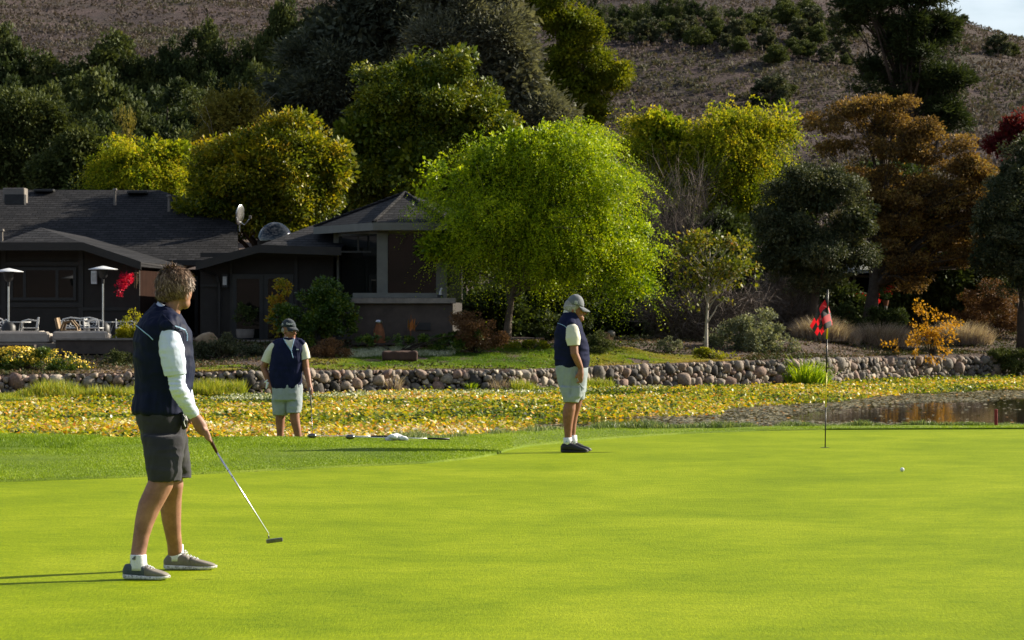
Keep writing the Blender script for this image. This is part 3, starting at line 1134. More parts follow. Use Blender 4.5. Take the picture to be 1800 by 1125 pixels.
def tree(name, label, cat, base, L, kind='broad', ncl=300, per=120, cr=.5, size=.1, style='broad', tr=.15, top=None,
         nl=14, bark='bark', group=None, lean=None, fork=None, core=True, twigs=0, **kw):
    base = np.array(base, float)
    t = thing(name, label, cat, tuple(base), group)
    V, v, c, u, r = foliage(L, ncl, per, cr, size, style, **kw)
    quads('crown', V, leaf(kind), t, v=np.clip(v, 0, 1))
    if core:
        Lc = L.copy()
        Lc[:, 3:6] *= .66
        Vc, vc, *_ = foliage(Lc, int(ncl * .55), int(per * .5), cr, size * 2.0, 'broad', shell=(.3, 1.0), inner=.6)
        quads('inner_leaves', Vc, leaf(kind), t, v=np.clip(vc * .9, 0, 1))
    cen = (L[:, :3] * (L[:, 3] * L[:, 5])[:, None]).sum(0) / (L[:, 3] * L[:, 5]).sum()
    topp = np.array(top, float) if top is not None else cen + np.array([0, 0, L[:, 5].max() * .3])
    mb = MB()
    n = 9
    t_ = np.linspace(0, 1, n)
    P = base + (topp - base) * t_[:, None]
    P[1:-1] += rng.normal(0, tr * .18, (n - 2, 3)) * np.array([1, 1, 0])
    P[0, 2] -= .15
    R = tr * (1 - .8 * t_) * (1 + .5 * np.exp(-t_ * 12))
    mb.add(tube(P, R, 9))
    mb.build('trunk', M[bark], t, smooth=True)
    lb = MB()
    idx = rng.choice(len(c), min(nl, len(c)), replace=False)
    hmin = .25
    for q in idx:
        tz = np.clip((c[q, 2] - base[2]) / max(topp[2] - base[2], .1) - .18 - .25 * U(0, 1), hmin, .97)
        a = np.array([np.interp(tz, t_, P[:, j]) for j in range(3)])
        ra = float(np.interp(tz, t_, R)) * .55
        lb.add(limb(a, c[q], max(ra, .02), max(.008, ra * .15), .06))
        for _ in range(2 if twigs else 0):
            e = c[q] + rng.normal(0, cr * 1.3, 3)
            m_ = a + (c[q] - a) * U(.4, .8)
            lb.add(limb(m_, e, max(ra * .35, .012), .006, .04))
    if idx.size:
        lb.build('limbs', M[bark], t, smooth=True)
    return t


def gb(px, d):
    """a point on the garden ground"""
    x = (px - 900) / F * d
    return (x, d, float(gz(x, d)))


# the big lit tree in the middle
L = LB(82, (925, 290, 95, 60), (995, 310, 95, 75), (840, 345, 80, 75), (1035, 385, 80, 85), (900, 410, 115, 80),
       (985, 450, 95, 55), (805, 430, 65, 55), (1060, 445, 60, 55), (960, 265, 60, 38), (1075, 480, 42, 38), (870, 300, 60, 45), (768, 300, 30, 22), (1112, 505, 34, 26), (1125, 400, 28, 26), (885, 242, 34, 18), (1012, 242, 34, 18), (1140, 455, 18, 20), (745, 350, 22, 24), depth=.85)
tree('weeping_tree', 'big bright lime green weeping tree with a leaning trunk in the middle of the garden', 'tree',
     W(889, 608, 82), L, 'lime', 2100, 98, .38, .075, 'weep', boughs=90, brad=.36, tr=.12, top=W(915, 400, 82), nl=60, twigs=1, shell=(.62, 1.02), inner=.25, asp=.5)

# young persimmon-like tree
L = LB(84, (1250, 455, 75, 48), (1200, 430, 35, 32), (1305, 440, 38, 32), (1225, 505, 50, 30), (1290, 495, 50, 38), (1185, 480, 20, 40), (1325, 475, 20, 20), (1205, 535, 22, 10), depth=.8)
tree('young_fruit_tree', 'slender young tree with a pale trunk and sparse russet and olive leaves', 'tree',
     W(1240, 618, 84), L, 'persimmon', 230, 13, .24, .12, 'broad', tr=.055, top=W(1248, 430, 84), nl=26, bark='bark_pale', inner=.4, asp=.6, core=False)

# golden tree behind the roofs
L = LB(101, (505, 250, 85, 40), (470, 300, 120, 70), (550, 300, 55, 80), (400, 330, 80, 70), (545, 350, 60, 50), (360, 380, 60, 50), (470, 380, 110, 50), (535, 225, 25, 25), (590, 270, 18, 18))
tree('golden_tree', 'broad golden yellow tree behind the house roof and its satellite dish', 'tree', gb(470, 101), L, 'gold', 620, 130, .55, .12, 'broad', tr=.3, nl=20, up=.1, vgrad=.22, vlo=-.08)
# lime hedge-like tree
L = LB(112, (255, 275, 75, 32), (215, 300, 55, 35), (310, 290, 45, 32), (250, 320, 85, 40))
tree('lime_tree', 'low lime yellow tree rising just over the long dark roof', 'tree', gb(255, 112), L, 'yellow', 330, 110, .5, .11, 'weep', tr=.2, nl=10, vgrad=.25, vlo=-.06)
# birch
L = LB(128, (405, 185, 45, 30), (385, 220, 40, 35), (440, 215, 35, 30), (370, 250, 28, 40), (430, 250, 35, 35))
tree('birch_tree', 'thin bronze-leaved birch with white stems behind the golden tree', 'tree', gb(400, 128), L, 'birch', 230, 70, .55, .11, 'weep', tr=.16, nl=24, bark='bark_pale', twigs=1)

# oaks on the left
L = LB(124, (40, 205, 85, 38), (0, 240, 80, 60), (85, 245, 45, 45), (20, 290, 60, 50), (-60, 230, 60, 60))
tree('oak_tree', 'large round-headed dark oak at the left edge above the long roof', 'tree', gb(30, 124), L, 'oak', 420, 150, .75, .15, 'broad', tr=.38, nl=26, up=.25, bark='bark_pale')
L = LB(118, (150, 255, 42, 28), (125, 290, 50, 35), (175, 290, 30, 38), (95, 310, 50, 30))
tree('oak_tree', 'smaller dark spreading oak with pale crooked limbs beside the round-headed one', 'tree', gb(140, 118), L, 'oak', 230, 130, .6, .14, 'broad', tr=.22, nl=26, up=.2, bark='bark_pale')

# the tall dark cedar and its neighbours
L = LB(132, (600, 60, 85, 60), (560, 140, 95, 70), (700, 20, 90, 60), (540, 210, 70, 60), (640, 130, 90, 80), (600, -40, 60, 60), (690, -40, 70, 50), (560, 300, 70, 70), (660, 230, 80, 80))
tree('cedar_tree', 'huge nearly black cedar towering behind the golden tree', 'tree', gb(610, 132), L, 'cedar', 1250, 110, 1.0, .20, 'needle', tr=.5, nl=50, bark='bark_dark', up=.05)
L = LB(121, (810, 0, 90, 70), (860, 60, 75, 80), (875, 150, 75, 80), (935, 195, 62, 70), (800, 90, 90, 70), (930, 250, 60, 60), (830, -60, 80, 60))
tree('cypress_tree', 'tall feathery grey-green cypress between the dark cedar and the yellow-tipped conifer', 'tree', gb(880, 121), L, 'cedarg', 1250, 110, .95, .17, 'needle', tr=.45, nl=46, bark='bark', up=.05)
L = LB(130, (950, 5, 48, 50), (925, -30, 40, 40), (1000, 45, 46, 48), (1040, 95, 40, 40), (990, 95, 45, 45), (1085, 130, 32, 34), (1050, 150, 36, 36), (1100, 150, 16, 20), (1040, 195, 26, 40), (1000, 160, 45, 50), (980, 230, 45, 50), (985, -25, 40, 40), (1048, 45, 14, 18))
tree('yellow_conifer', 'conifer with knobbly yellow-green foliage leaning right above the lime tree', 'tree', gb(960, 130), L, 'cypress', 560, 130, .42, .11, 'puff', tr=.35, nl=24, up=.0, bark='bark')
L = LB(106, (790, 110, 42, 42), (690, 200, 75, 70), (765, 190, 80, 80), (840, 200, 60, 65), (640, 260, 60, 80), (740, 290, 110, 80), (830, 290, 70, 70), (715, 130, 35, 40), (870, 250, 40, 50), (645, 350, 60, 50), (655, 135, 22, 18))
tree('laurel_tree', 'tall olive green broadleaf tree behind the turret roof', 'tree', gb(740, 106), L, 'broad', 950, 130, .55, .13, 'broad', tr=.4, nl=30, up=.15)

# right side trees
L = LB(102, (1180, 235, 80, 32), (1300, 225, 75, 32), (1245, 265, 100, 40), (1350, 250, 45, 45), (1140, 260, 50, 32), (1310, 320, 70, 60), (1270, 215, 20, 25), (1385, 215, 22, 30), (1215, 310, 60, 40), (1340, 380, 40, 50))
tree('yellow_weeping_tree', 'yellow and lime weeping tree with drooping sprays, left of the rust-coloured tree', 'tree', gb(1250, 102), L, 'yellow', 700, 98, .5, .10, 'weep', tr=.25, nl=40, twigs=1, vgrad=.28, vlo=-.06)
L = LB(97, (1490, 192, 52, 15), (1568, 182, 34, 14), (1440, 222, 42, 16), (1545, 222, 50, 18), (1618, 228, 48, 16), (1668, 250, 36, 18), (1475, 255, 55, 16), (1570, 262, 60, 18), (1650, 288, 50, 18),
       (1712, 305, 32, 22), (1520, 298, 60, 18), (1600, 318, 55, 20), (1690, 342, 45, 20), (1738, 352, 28, 20), (1560, 352, 60, 20), (1640, 372, 55, 20), (1715, 388, 38, 20), (1560, 395, 50, 22), (1620, 415, 60, 22),
       (1690, 425, 45, 20), (1550, 438, 45, 18), (1600, 460, 50, 20), (1665, 462, 40, 16), (1590, 495, 34, 14), (1505, 330, 40, 20), depth=1.15)
tree('rust_tree', 'wide rust and amber needled tree with layered boughs', 'tree', W(1528, 590, 97), L, 'rust', 1250, 95, .34, .10, 'puff', core=False, boughs=170, brad=.66, tr=.24, top=W(1555, 250, 97), nl=70, bark='bark_dark', up=.2, flat=.5, twigs=1, inner=.3)
L = LB(91, (1430, 340, 80, 55), (1390, 400, 62, 70), (1490, 370, 50, 60), (1420, 450, 80, 60), (1500, 430, 45, 55), (1370, 460, 40, 40), (1450, 495, 60, 22))
tree('dark_bushy_tree', 'dense dark grey-green rounded tree between the yellow and the rust trees', 'tree', gb(1430, 91), L, 'greygreen', 620, 130, .30, .075, 'puff', tr=.2, nl=16, up=.15, bark='bark_dark')
L = LB(95, (1790, 330, 60, 60), (1760, 400, 50, 60), (1820, 420, 70, 80), (1745, 450, 35, 50), (1800, 270, 35, 35), (1800, 480, 80, 40))
tree('dark_bushy_tree', 'dark grey-green tree cut off by the right edge below the red leaves', 'tree', gb(1800, 95), L, 'greygreen', 520, 130, .34, .085, 'puff', tr=.2, nl=12, up=.15, bark='bark_dark')
L = LB(103, (1780, 240, 32, 26), (1800, 225, 30, 20), (1755, 265, 20, 18))
tree('red_tree', 'small patch of deep crimson tree at the far right edge', 'tree', gb(1785, 103), L, 'red', 70, 80, .4, .12, 'broad', tr=.14, nl=10, bark='bark_dark')

# tall pine
pads = [(1480, 42, 38, 18), (1520, 18, 50, 24), (1590, 0, 62, 30), (1640, 55, 36, 24), (1580, 50, 50, 24), (1545, 85, 45, 20), (1490, 62, 26, 12), (1605, 95, 50, 24), (1655, 100, 26, 22),
        (1500, 155, 30, 13), (1540, 140, 46, 20), (1600, 145, 50, 24), (1650, 150, 30, 24), (1655, 195, 24, 26), (1610, 190, 30, 24), (1560, 175, 22, 10), (1570, -40, 60, 24), (1640, -20, 30, 30), (1520, 108, 20, 10), (1680, 85, 8, 10), (1630, 225, 24, 18)]
L = LB(136, *pads, depth=1.3)
tree('pine_tree', 'tall dark Monterey-type pine with flat layered boughs standing against the brown hill', 'tree', gb(1600, 136), L, 'pine', 950, 90, .50, .17, 'needle', core=False, boughs=56, brad=.62, tr=.36, top=W(1590, -30, 136), nl=90, bark='bark_dark', up=.15, inner=.4)

# dark screens of shrubbery that close the view behind the garden
for (px, py, rx, ry, d, lab) in (
        (960, 500, 90, 80, 96, 'black-green shrub mass directly behind the leaning trunk of the lime tree'),
        (1110, 480, 75, 100, 99, 'black-green shrub mass between the lime tree and the slender young tree'),
        (1260, 470, 90, 110, 100, 'black-green shrub mass behind the slender young tree'),
        (1350, 360, 60, 60, 106, 'dark evergreen filling the gap under the yellow weeping tree'),
        (1180, 370, 85, 70, 106, 'dark evergreen behind the bare grey branches'),
        (1620, 470, 60, 70, 101, 'dark evergreen in the gap behind the rust tree'),
        (1700, 480, 75, 70, 102, 'dark evergreen between the rust tree and the right edge'),
        (865, 560, 75, 45, 94, 'low black-green shrub mass left of the leaning trunk'),
        (1110, 570, 70, 36, 95, 'low black-green shrub mass between the two slender trunks'),
        (1400, 520, 90, 50, 98, 'dark evergreen base under the dense grey-green tree'),
        (780, 420, 80, 80, 108, 'dark evergreen behind the turret, left of the lime tree'),
        (650, 390, 70, 50, 112, 'dark evergreen just over the low roof left of the turret'),
        (200, 335, 110, 30, 118, 'dark evergreen hedge along the ridge of the long roof'),
        (1560, 350, 60, 60, 104, 'dark evergreen behind the crown of the rust tree')):
    L = LB(d, (px, py, rx, ry), (px - rx * .5, py + ry * .4, rx * .6, ry * .7), (px + rx * .5, py + ry * .3, rx * .6, ry * .7))
    tree('evergreen_shrub', lab, 'shrub', gb(px, d), L, 'dark', 260, 75, .6, .17, 'broad', tr=.1, nl=8, bark='bark_dark', group='dark evergreens closing the gaps between the trees')


# ---- bare grey twiggery
def twigs(name, label, base, L, n, ln=.6, r=.012, group=None, cat='shrub', mat='twig'):
    base = np.array(base, float)
    t = thing(name, label, cat, tuple(base), group)
    c, u, k, rr = clumps(L, n, (.2, 1.0), .1, .5)
    root = base + rng.normal(0, .12, (n, 3)) * np.array([3, 2, 0])
    P, Q = [], []
    m = 7
    t_ = np.linspace(0, 1, m)
    ctl = root * .45 + c * .55 + np.array([0, 0, .5]) * U(.2, 1, n)[:, None] + rng.normal(0, .15, (n, 3))
    curve = ((1 - t_)[:, None, None] ** 2 * root + 2 * ((1 - t_) * t_)[:, None, None] * ctl + (t_ ** 2)[:, None, None] * c)
    Vq, vv = [], []
    wv = r * (1.25 - t_)
    sd_ = unit(np.cross(curve[-1] - curve[0], rdir(n)))
    for i in range(m - 1):
        a, b = curve[i], curve[i + 1]
        Vq.append(np.stack([a - sd_ * wv[i], a + sd_ * wv[i], b + sd_ * wv[i + 1], b - sd_ * wv[i + 1]], 1))
        vv.append(U(.2, 1, n))
    # side shoots
    for i in (3, 4, 5, 6):
        for _ in range(3):
            a = curve[i]
            dd = unit(rng.normal(size=(n, 3)) + (curve[i] - curve[i - 1]) * 2 + np.array([0, 0, .1]))
            b = a + dd * ln * U(.4, 1, n)[:, None]
            b2 = b + unit(dd + rng.normal(0, .4, (n, 3)) + np.array([0, 0, -.3])) * ln * .5
            for p, q, w1, w2 in ((a, b, .5, .35), (b, b2, .35, .15)):
                Vq.append(np.stack([p - sd_ * r * w1, p + sd_ * r * w1, q + sd_ * r * w2, q - sd_ * r * w2], 1))
                vv.append(U(.2, 1, n))
    quads('twigs', np.concatenate(Vq), M[mat], t, v=np.concatenate(vv))
    return t


twigs('bare_shrub', 'tangle of bare grey twigs behind the slender young tree', gb(1210, 88), LB(88, (1210, 560, 85, 45), (1150, 550, 40, 35), (1290, 540, 50, 45)), 620, .6, .011)
twigs('bare_tree', 'leafless grey tree with hanging branches between the lime and yellow trees', gb(1190, 98), LB(98, (1180, 330, 50, 40), (1220, 390, 40, 45), (1150, 365, 35, 45)), 110, 1.1, .010, cat='tree')
twigs('bare_shrub', 'bare grey brush behind the sage bush and flag', gb(1380, 92), LB(92, (1370, 520, 60, 50), (1420, 550, 50, 35), (1330, 530, 30, 40)), 520, .5, .011)


def shrub(name, label, px, d, lobes, kind, ncl, per, cr, size, style='broad', cat='shrub', group=None, **kw):
    L = LB(d, *lobes)
    b = gb(px, d)
    t = thing(name, label, cat, b, group)
    V, v, c, u, r = foliage(L, ncl, per, cr, size, style, **kw)
    quads('leaves', V, leaf(kind), t, v=np.clip(v, 0, 1))
    mb = MB()
    for q in rng.choice(len(c), min(12, len(c)), replace=False):
        mb.add(limb(np.array(b) + rng.normal(0, .05, 3) * np.array([1, 1, 0]), c[q], .02, .006, .05))
    mb.build('stems', M['bark_dark'], t)
    return t


shrub('sage_bush', 'big grey-green mounded bush above the wall, left of the flag', 1325, 86, [(1320, 590, 55, 42), (1280, 600, 35, 32), (1365, 605, 38, 28), (1340, 570, 35, 25)], 'sage', 330, 60, .16, .075, 'puff', up=.3)
shrub('round_shrub', 'small round clipped shrub near the slender trunk', 1176, 83.5, [(1176, 606, 21, 12)], 'sage', 60, 50, .07, .04, 'puff', up=.4)
shrub('round_shrub', 'dark shrub in front of the cut log, right of the standing profile golfer', 1052, 81, [(1052, 606, 27, 20), (1070, 612, 16, 12)], 'oak', 90, 55, .10, .05, 'puff', up=.3)
shrub('low_yellow_shrub', 'low spreading yellow-green shrub on the wall below the sage bush', 1250, 82.3, [(1235, 623, 22, 9), (1268, 626, 26, 8)], 'ygreen', 60, 30, .10, .06, 'broad', up=.3)
shrub('citrus_bush', 'glossy dark green rounded bush against the house left of the turret', 562, 80, [(560, 550, 55, 48), (590, 565, 34, 36), (525, 560, 36, 40), (560, 580, 58, 24)], 'citrus', 330, 60, .18, .085, 'broad', asp=.6)
shrub('yellow_vine', 'yellowing vine hanging beside the dark French doors', 490, 80.5, [(497, 505, 12, 14), (488, 535, 10, 18), (480, 565, 10, 20), (492, 580, 8, 12)], 'gold', 45, 26, .12, .09, 'broad', cat='vine', vlo=.25)
shrub('flower_mound', 'large mound covered in yellow daisies behind the wall at the left', 70, 72.5, [(30, 638, 60, 26), (95, 640, 50, 24), (140, 648, 26, 14), (-30, 640, 40, 24)], 'citrus', 420, 60, .12, .05, 'broad', cat='flowers', up=.3, vlo=.1)
shrub('round_shrub', 'small dark green mounded shrub to the right of the yellow daisies', 212, 75, [(212, 632, 26, 14), (190, 640, 12, 9)], 'oak', 80, 50, .09, .04, 'puff', up=.3)
shrub('yellow_potted_shrub', 'bright yellow-leaved shrub on the patio behind the nearest golfer', 232, 79.2, [(232, 575, 24, 20), (240, 555, 12, 14), (222, 590, 18, 14)], 'ygreen', 70, 40, .13, .07, 'broad', vlo=.25)
shrub('lavender_bush', 'grey lavender mound between the golfers above the wall', 385, 76.5, [(380, 612, 40, 20), (355, 620, 20, 14), (405, 600, 18, 16)], 'greygreen', 150, 50, .10, .05, 'puff', up=.3)
shrub('lavender_bush', 'dark lavender mound behind the middle golfer', 450, 77.5, [(440, 622, 34, 16), (470, 628, 20, 12)], 'greygreen', 110, 50, .10, .05, 'puff', up=.3)
shrub('dry_shrub', 'dusky purple-brown dry shrub right of the middle golfer', 582, 77.5, [(575, 615, 40, 20), (600, 622, 20, 14)], 'brown', 120, 40, .10, .045, 'puff', up=.3)
shrub('brown_shrub', 'large red-brown twiggy shrub at the right edge above the wall', 1745, 99, [(1745, 540, 60, 40), (1710, 570, 40, 34), (1790, 560, 45, 48), (1740, 590, 60, 26)], 'brown', 420, 60, .22, .065, 'puff', up=.2)
shrub('ivy_mound', 'dark green creeper spilling over the right end of the stone wall', 1768, 93.2, [(1768, 638, 42, 26), (1800, 640, 40, 30), (1735, 642, 18, 18)], 'oak', 300, 55, .13, .055, 'broad', up=.2)
shrub('orange_shrub', 'sparse shrub with glowing orange leaves growing at the wall top', 1638, 90.5, [(1625, 540, 25, 18), (1650, 570, 32, 26), (1620, 590, 30, 26), (1665, 600, 26, 20), (1640, 622, 35, 18), (1568, 612, 14, 12), (1600, 560, 12, 20)], 'orange', 110, 15, .16, .09, 'broad')
shrub('clipped_hedge', 'dark clipped hedge in front of the red flowers of the far cottage', 1520, 95, [(1480, 565, 34, 26), (1530, 565, 40, 26), (1565, 570, 26, 26)], 'dark', 260, 70, .16, .07, 'broad', cat='hedge')
shrub('border_plants', 'leafy green border plants under the turret', 700, 79.5, [(640, 598, 30, 8), (700, 598, 34, 8), (760, 600, 40, 10), (820, 598, 40, 14)], 'citrus', 160, 45, .10, .07, 'broad', cat='plants', up=.3)
shrub('border_plants', 'bright leafy plants round the foot of the lime tree', 930, 80.8, [(905, 607, 24, 5), (945, 606, 26, 6)], 'ygreen', 70, 34, .08, .06, 'broad', cat='plants', up=.4)
shrub('dark_border_shrub', 'low purplish shrub left of the leaning trunk', 835, 79.5, [(820, 575, 36, 34), (860, 590, 26, 26), (790, 600, 22, 16), (835, 600, 50, 18)], 'brown', 300, 45, .12, .05, 'puff', up=.3)
shrub('dark_border_shrub', 'low black-green shrub right of the leaning trunk behind the profile golfer', 960, 85, [(970, 575, 50, 22), (1010, 570, 40, 20)], 'dark', 160, 45, .14, .07, 'broad', up=.3)

# ---- dry grasses
M['dry'] = leafmat('dry_grass_blades', [(0.14, 0.10, 0.08), (0.28, 0.21, 0.18), (0.44, 0.36, 0.32), (0.55, 0.47, 0.38)], 0.3, 0.6, 0.2)
M['iris'] = leafmat('iris_blades', [(0.07, 0.15, 0.008), (0.22, 0.34, 0.012), (0.42, 0.50, 0.02)], 0.45, 0.4, 0.35)


def clumpgrass(name, label, px, d, wpx, hpx, n, mat='dry', bw=.012, cat='grass clump', dbase=None, lean=.42, z=None, group=None):
    b = list(gb(px, d))
    if z is not None:
        b[2] = z
    t = thing(name, label, cat, tuple(b), group)
    rx = wpx * d / F
    k = (U(0, 1, n) ** .6)
    a = U(0, 2 * math.pi, n)
    P = np.stack([b[0] + np.cos(a) * k * rx, b[1] + np.sin(a) * k * rx * .5, np.full(n, b[2] - .03)], -1)
    h = hpx * d / F * (1 - .4 * k ** 2) * U(.6, 1.1, n)
    az = a + rng.normal(0, .5, n)
    V = blades(P, h, bw, lean, .35, az)
    v = U(0, 1, n)
    quads('blades', V, M[mat], t, v=np.concatenate([v, v]))
    return t


clumpgrass('dry_grass_clump', 'wide mauve-grey dry grass clump on the bank right of the flag', 1545, 92.5, 62, 52, 3200, group='dry grasses on the right bank')
clumpgrass('dry_grass_clump', 'mauve-grey dry grass clump beyond the orange shrub', 1690, 96, 55, 50, 2600, group='dry grasses on the right bank')
clumpgrass('dry_grass_clump', 'brownish dry grass clump directly behind the flagstick', 1440, 90.5, 48, 52, 2400, group='dry grasses on the right bank')
clumpgrass('dry_grass_clump', 'small brown dry tuft between the flagstick and the wide clump', 1492, 91, 18, 40, 500, group='dry grasses on the right bank')
clumpgrass('iris_clump', 'bright yellow-green strappy clump growing out of the water before the wall', 1412, float(d_wall(1412)) - .75, 42, 64, 420, 'iris', .035, 'water plant', z=WATER, lean=.42)
clumpgrass('iris_clump', 'small green strappy tuft on the wall below the lime tree', 828, float(d_wall(828)) - .3, 12, 18, 90, 'iris', .02, 'water plant', z=-.2, lean=.5)
clumpgrass('dry_wall_plant', 'wispy brown plant growing out of the cobbles below the turret', 693, float(d_wall(693)) - .45, 14, 40, 150, 'dry', .016, 'plant', z=-.3, lean=.3)
clumpgrass('dry_wall_plant', 'trailing brown plant on the cobbles left of the profile golfer', 880, float(d_wall(880)) - .4, 16, 34, 160, 'dry', .016, 'plant', z=-.3, lean=.5)

# yellow daisies on the mound
Lm = LB(72.5, (30, 638, 62, 28), (95, 640, 52, 26), (140, 648, 28, 16), (-30, 640, 40, 26))
c_, u_, k_, r_ = clumps(Lm, 1500, (.93, 1.05), .5, 0)
u_[:, 1] = -np.abs(u_[:, 1])
u_[:, 2] = np.abs(u_[:, 2]) + .1
u_ = unit(u_)
c_ = Lm[k_, :3] + u_ * Lm[k_, 3:6] * U(.93, 1.08, len(k_))[:, None]
m_, t_, b_ = newmat('daisy_yellow')
b_.inputs['Base Color'].default_value = (0.72, 0.50, 0.01, 1)
M['daisy'] = m_
sz = U(.035, .06, len(c_))
Nd = unit(u_ + rng.normal(0, .4, c_.shape))
a1 = unit(np.cross(Nd, rdir(len(c_))))
b1 = np.cross(Nd, a1)
Vd = np.stack([c_ - a1 * sz[:, None] * .5, c_ - b1 * sz[:, None] * .5, c_ + a1 * sz[:, None] * .5, c_ + b1 * sz[:, None] * .5], 1)
quads('daisy_heads', Vd, M['daisy'], [o for o in C.objects if o.name == 'flower_mound'][0])['kind'] = 'stuff'
# ------------------------------------------------------------------ woods and scrub on the hills
def hill_d(px, y, d0=215.0, d1=1000.0):
    """the distance at which the hillside shows at (px, y)"""
    dd = np.geomspace(d0, d1, 500)
    x = (px - 900) / F * dd
    Y = HOR - (gz(x, dd) - CAMZ) * F / dd
    k = np.argmax(Y <= y)
    return float(dd[k]) if Y[k] <= y else float(dd[np.argmin(Y)])


ORD = ['first', 'second', 'third', 'fourth', 'fifth', 'sixth', 'seventh', 'eighth', 'ninth', 'tenth', 'eleventh', 'twelfth',
       'thirteenth', 'fourteenth', 'fifteenth', 'sixteenth', 'seventeenth', 'eighteenth', 'nineteenth', 'twentieth']


def variant(shape, kind, ncl, per, cr, size, style, hgt=1.0, tr=.02, **kw):
    """meshes of a 1 m wide crown on its trunk, base at the origin"""
    L = np.array(shape, float)
    V, v, c, u, r = foliage(L, ncl, per, cr, size, style, **kw)
    cm = mesh_of(V.reshape(-1, 3), np.arange(len(V) * 4).reshape(-1, 4), v=np.clip(v, 0, 1), name='crown')
    cm.materials.append(leaf(kind))
    mb = MB()
    top = np.array([0, 0, L[:, 2].max()])
    mb.add(tube([(0, 0, -.15), (.01, 0, top[2] * .5), top], [tr, tr * .8, tr * .3], 6))
    for q in rng.choice(len(c), 10, replace=False):
        mb.add(limb(np.array([0, 0, c[q, 2] * .55]), c[q], tr * .45, tr * .1, .05))
    V2, F2 = np.concatenate(mb.V), mb.F
    tm = mesh_of(V2, F2, name='trunk')
    tm.materials.append(M['bark'])
    return cm, tm


def plant(name, cm, tm, x, d, h, wd, label, cat, group):
    t = thing(name, label, cat, (x, d, float(gz(x, d)) - .1), group)
    for nm, me in (('crown', cm), ('trunk', tm)):
        if me is None:
            continue
        o = bpy.data.objects.new(nm, me)
        links(o, t)
    t.scale = (wd, wd, h)
    t.rotation_euler = (0, 0, U(0, 6.28))
    return t


tall = [  # hill conifers and oaks, unit height, unit width
    variant([(0, 0, .78, .34, .34, .2), (.1, 0, .6, .42, .4, .2), (-.12, .1, .5, .4, .4, .2), (0, 0, .35, .38, .38, .2), (.05, .1, .18, .3, .3, .15)], 'pine', 190, 80, .085, .042, 'broad', up=.2, flat=.6),
    variant([(0, 0, .82, .25, .25, .17), (-.15, .1, .68, .3, .3, .15), (.16, 0, .62, .3, .3, .15), (0, 0, .45, .42, .42, .2), (0, 0, .25, .35, .35, .2)], 'oak', 190, 80, .09, .042, 'broad', up=.2),
    variant([(0, 0, .84, .26, .26, .15), (.08, 0, .70, .36, .34, .15), (0, .05, .5, .34, .34, .18), (0, 0, .3, .42, .42, .18), (0, 0, .14, .4, .4, .12)], 'pine', 190, 80, .085, .042, 'broad'),
    variant([(0, 0, .8, .36, .36, .17), (.1, 0, .62, .45, .42, .16), (-.1, .1, .42, .45, .42, .2), (0, 0, .2, .4, .4, .18)], 'oak', 190, 80, .08, .038, 'puff', up=.2),
]
bush = [
    variant([(0, 0, .5, .46, .46, .42), (.2, 0, .4, .35, .35, .35), (-.22, .1, .38, .32, .35, .34)], 'oak', 130, 90, .10, .06, 'puff', up=.3, tr=.03),
    variant([(0, 0, .55, .42, .42, .4), (.15, .1, .4, .4, .35, .35), (-.2, 0, .3, .36, .3, .3)], 'greygreen', 130, 90, .09, .06, 'broad', up=.3, tr=.03),
]
G1 = 'dark trees on the wooded slope at the left'
row = [(-30, 40, 90, 95), (18, 48, 80, 70), (52, 72, 85, 75), (95, 84, 90, 85), (140, 96, 80, 75), (188, 60, 125, 105), (232, 88, 90, 60), (268, 80, 100, 62), (322, 45, 110, 72),
       (362, 40, 100, 56), (400, 70, 90, 60), (437, 48, 110, 56), (474, 44, 110, 66), (500, 12, 130, 70), (540, -5, 140, 80), (580, 0, 120, 70)]
n_ = 0
for i, (px, py, hp, wp) in enumerate(row):
    d = hill_d(px, py + hp * .86)
    d = min(d, 330)
    x = (px - 900) / F * d
    zg = float(gz(x, d))
    ztop = CAMZ + (HOR - py) * d / F
    k = i % 4
    plant('hill_tree', *tall[k], x, d, max(ztop - zg, 5), wp * d / F * 1.8, f'dark tree standing {ORD[i]} from the left along the skyline edge of the wooded slope', 'tree', G1)
seq = 0
for r_, (y0, y1, dd, hp, nn_) in enumerate(((112, 150, 262, 110, 15), (165, 215, 226, 105, 15))):
    pxs = np.linspace(-40, 640, nn_) + U(-12, 12, nn_)
    for i, px in enumerate(pxs):
        py = U(y0, y1)
        d = dd + U(-10, 10)
        x = (px - 900) / F * d
        zg = float(gz(x, d))
        ztop = CAMZ + (HOR - py) * d / F
        lab = f'dark tree {ORD[i]} from the left in the {("middle", "lowest")[r_]} row of the wooded slope'
        plant('hill_tree', *tall[int(U(0, 4))], x, d, max(ztop - zg, 6), U(130, 200) * d / F, lab, 'tree', G1)
# pale grey crooked tree in the wood
x = (262 - 900) / F * 215
plant('grey_tree', *variant([(0, 0, .8, .4, .4, .14), (.1, 0, .6, .45, .4, .13)], 'birch', 60, 26, .10, .03, 'broad', up=.2), x, 200, CAMZ + (HOR - 168) * 200 / F - float(gz(x, 200)), 60 * 200 / F,
      'thin grey-brown tree standing out against the dark wood at the left', 'tree', None)

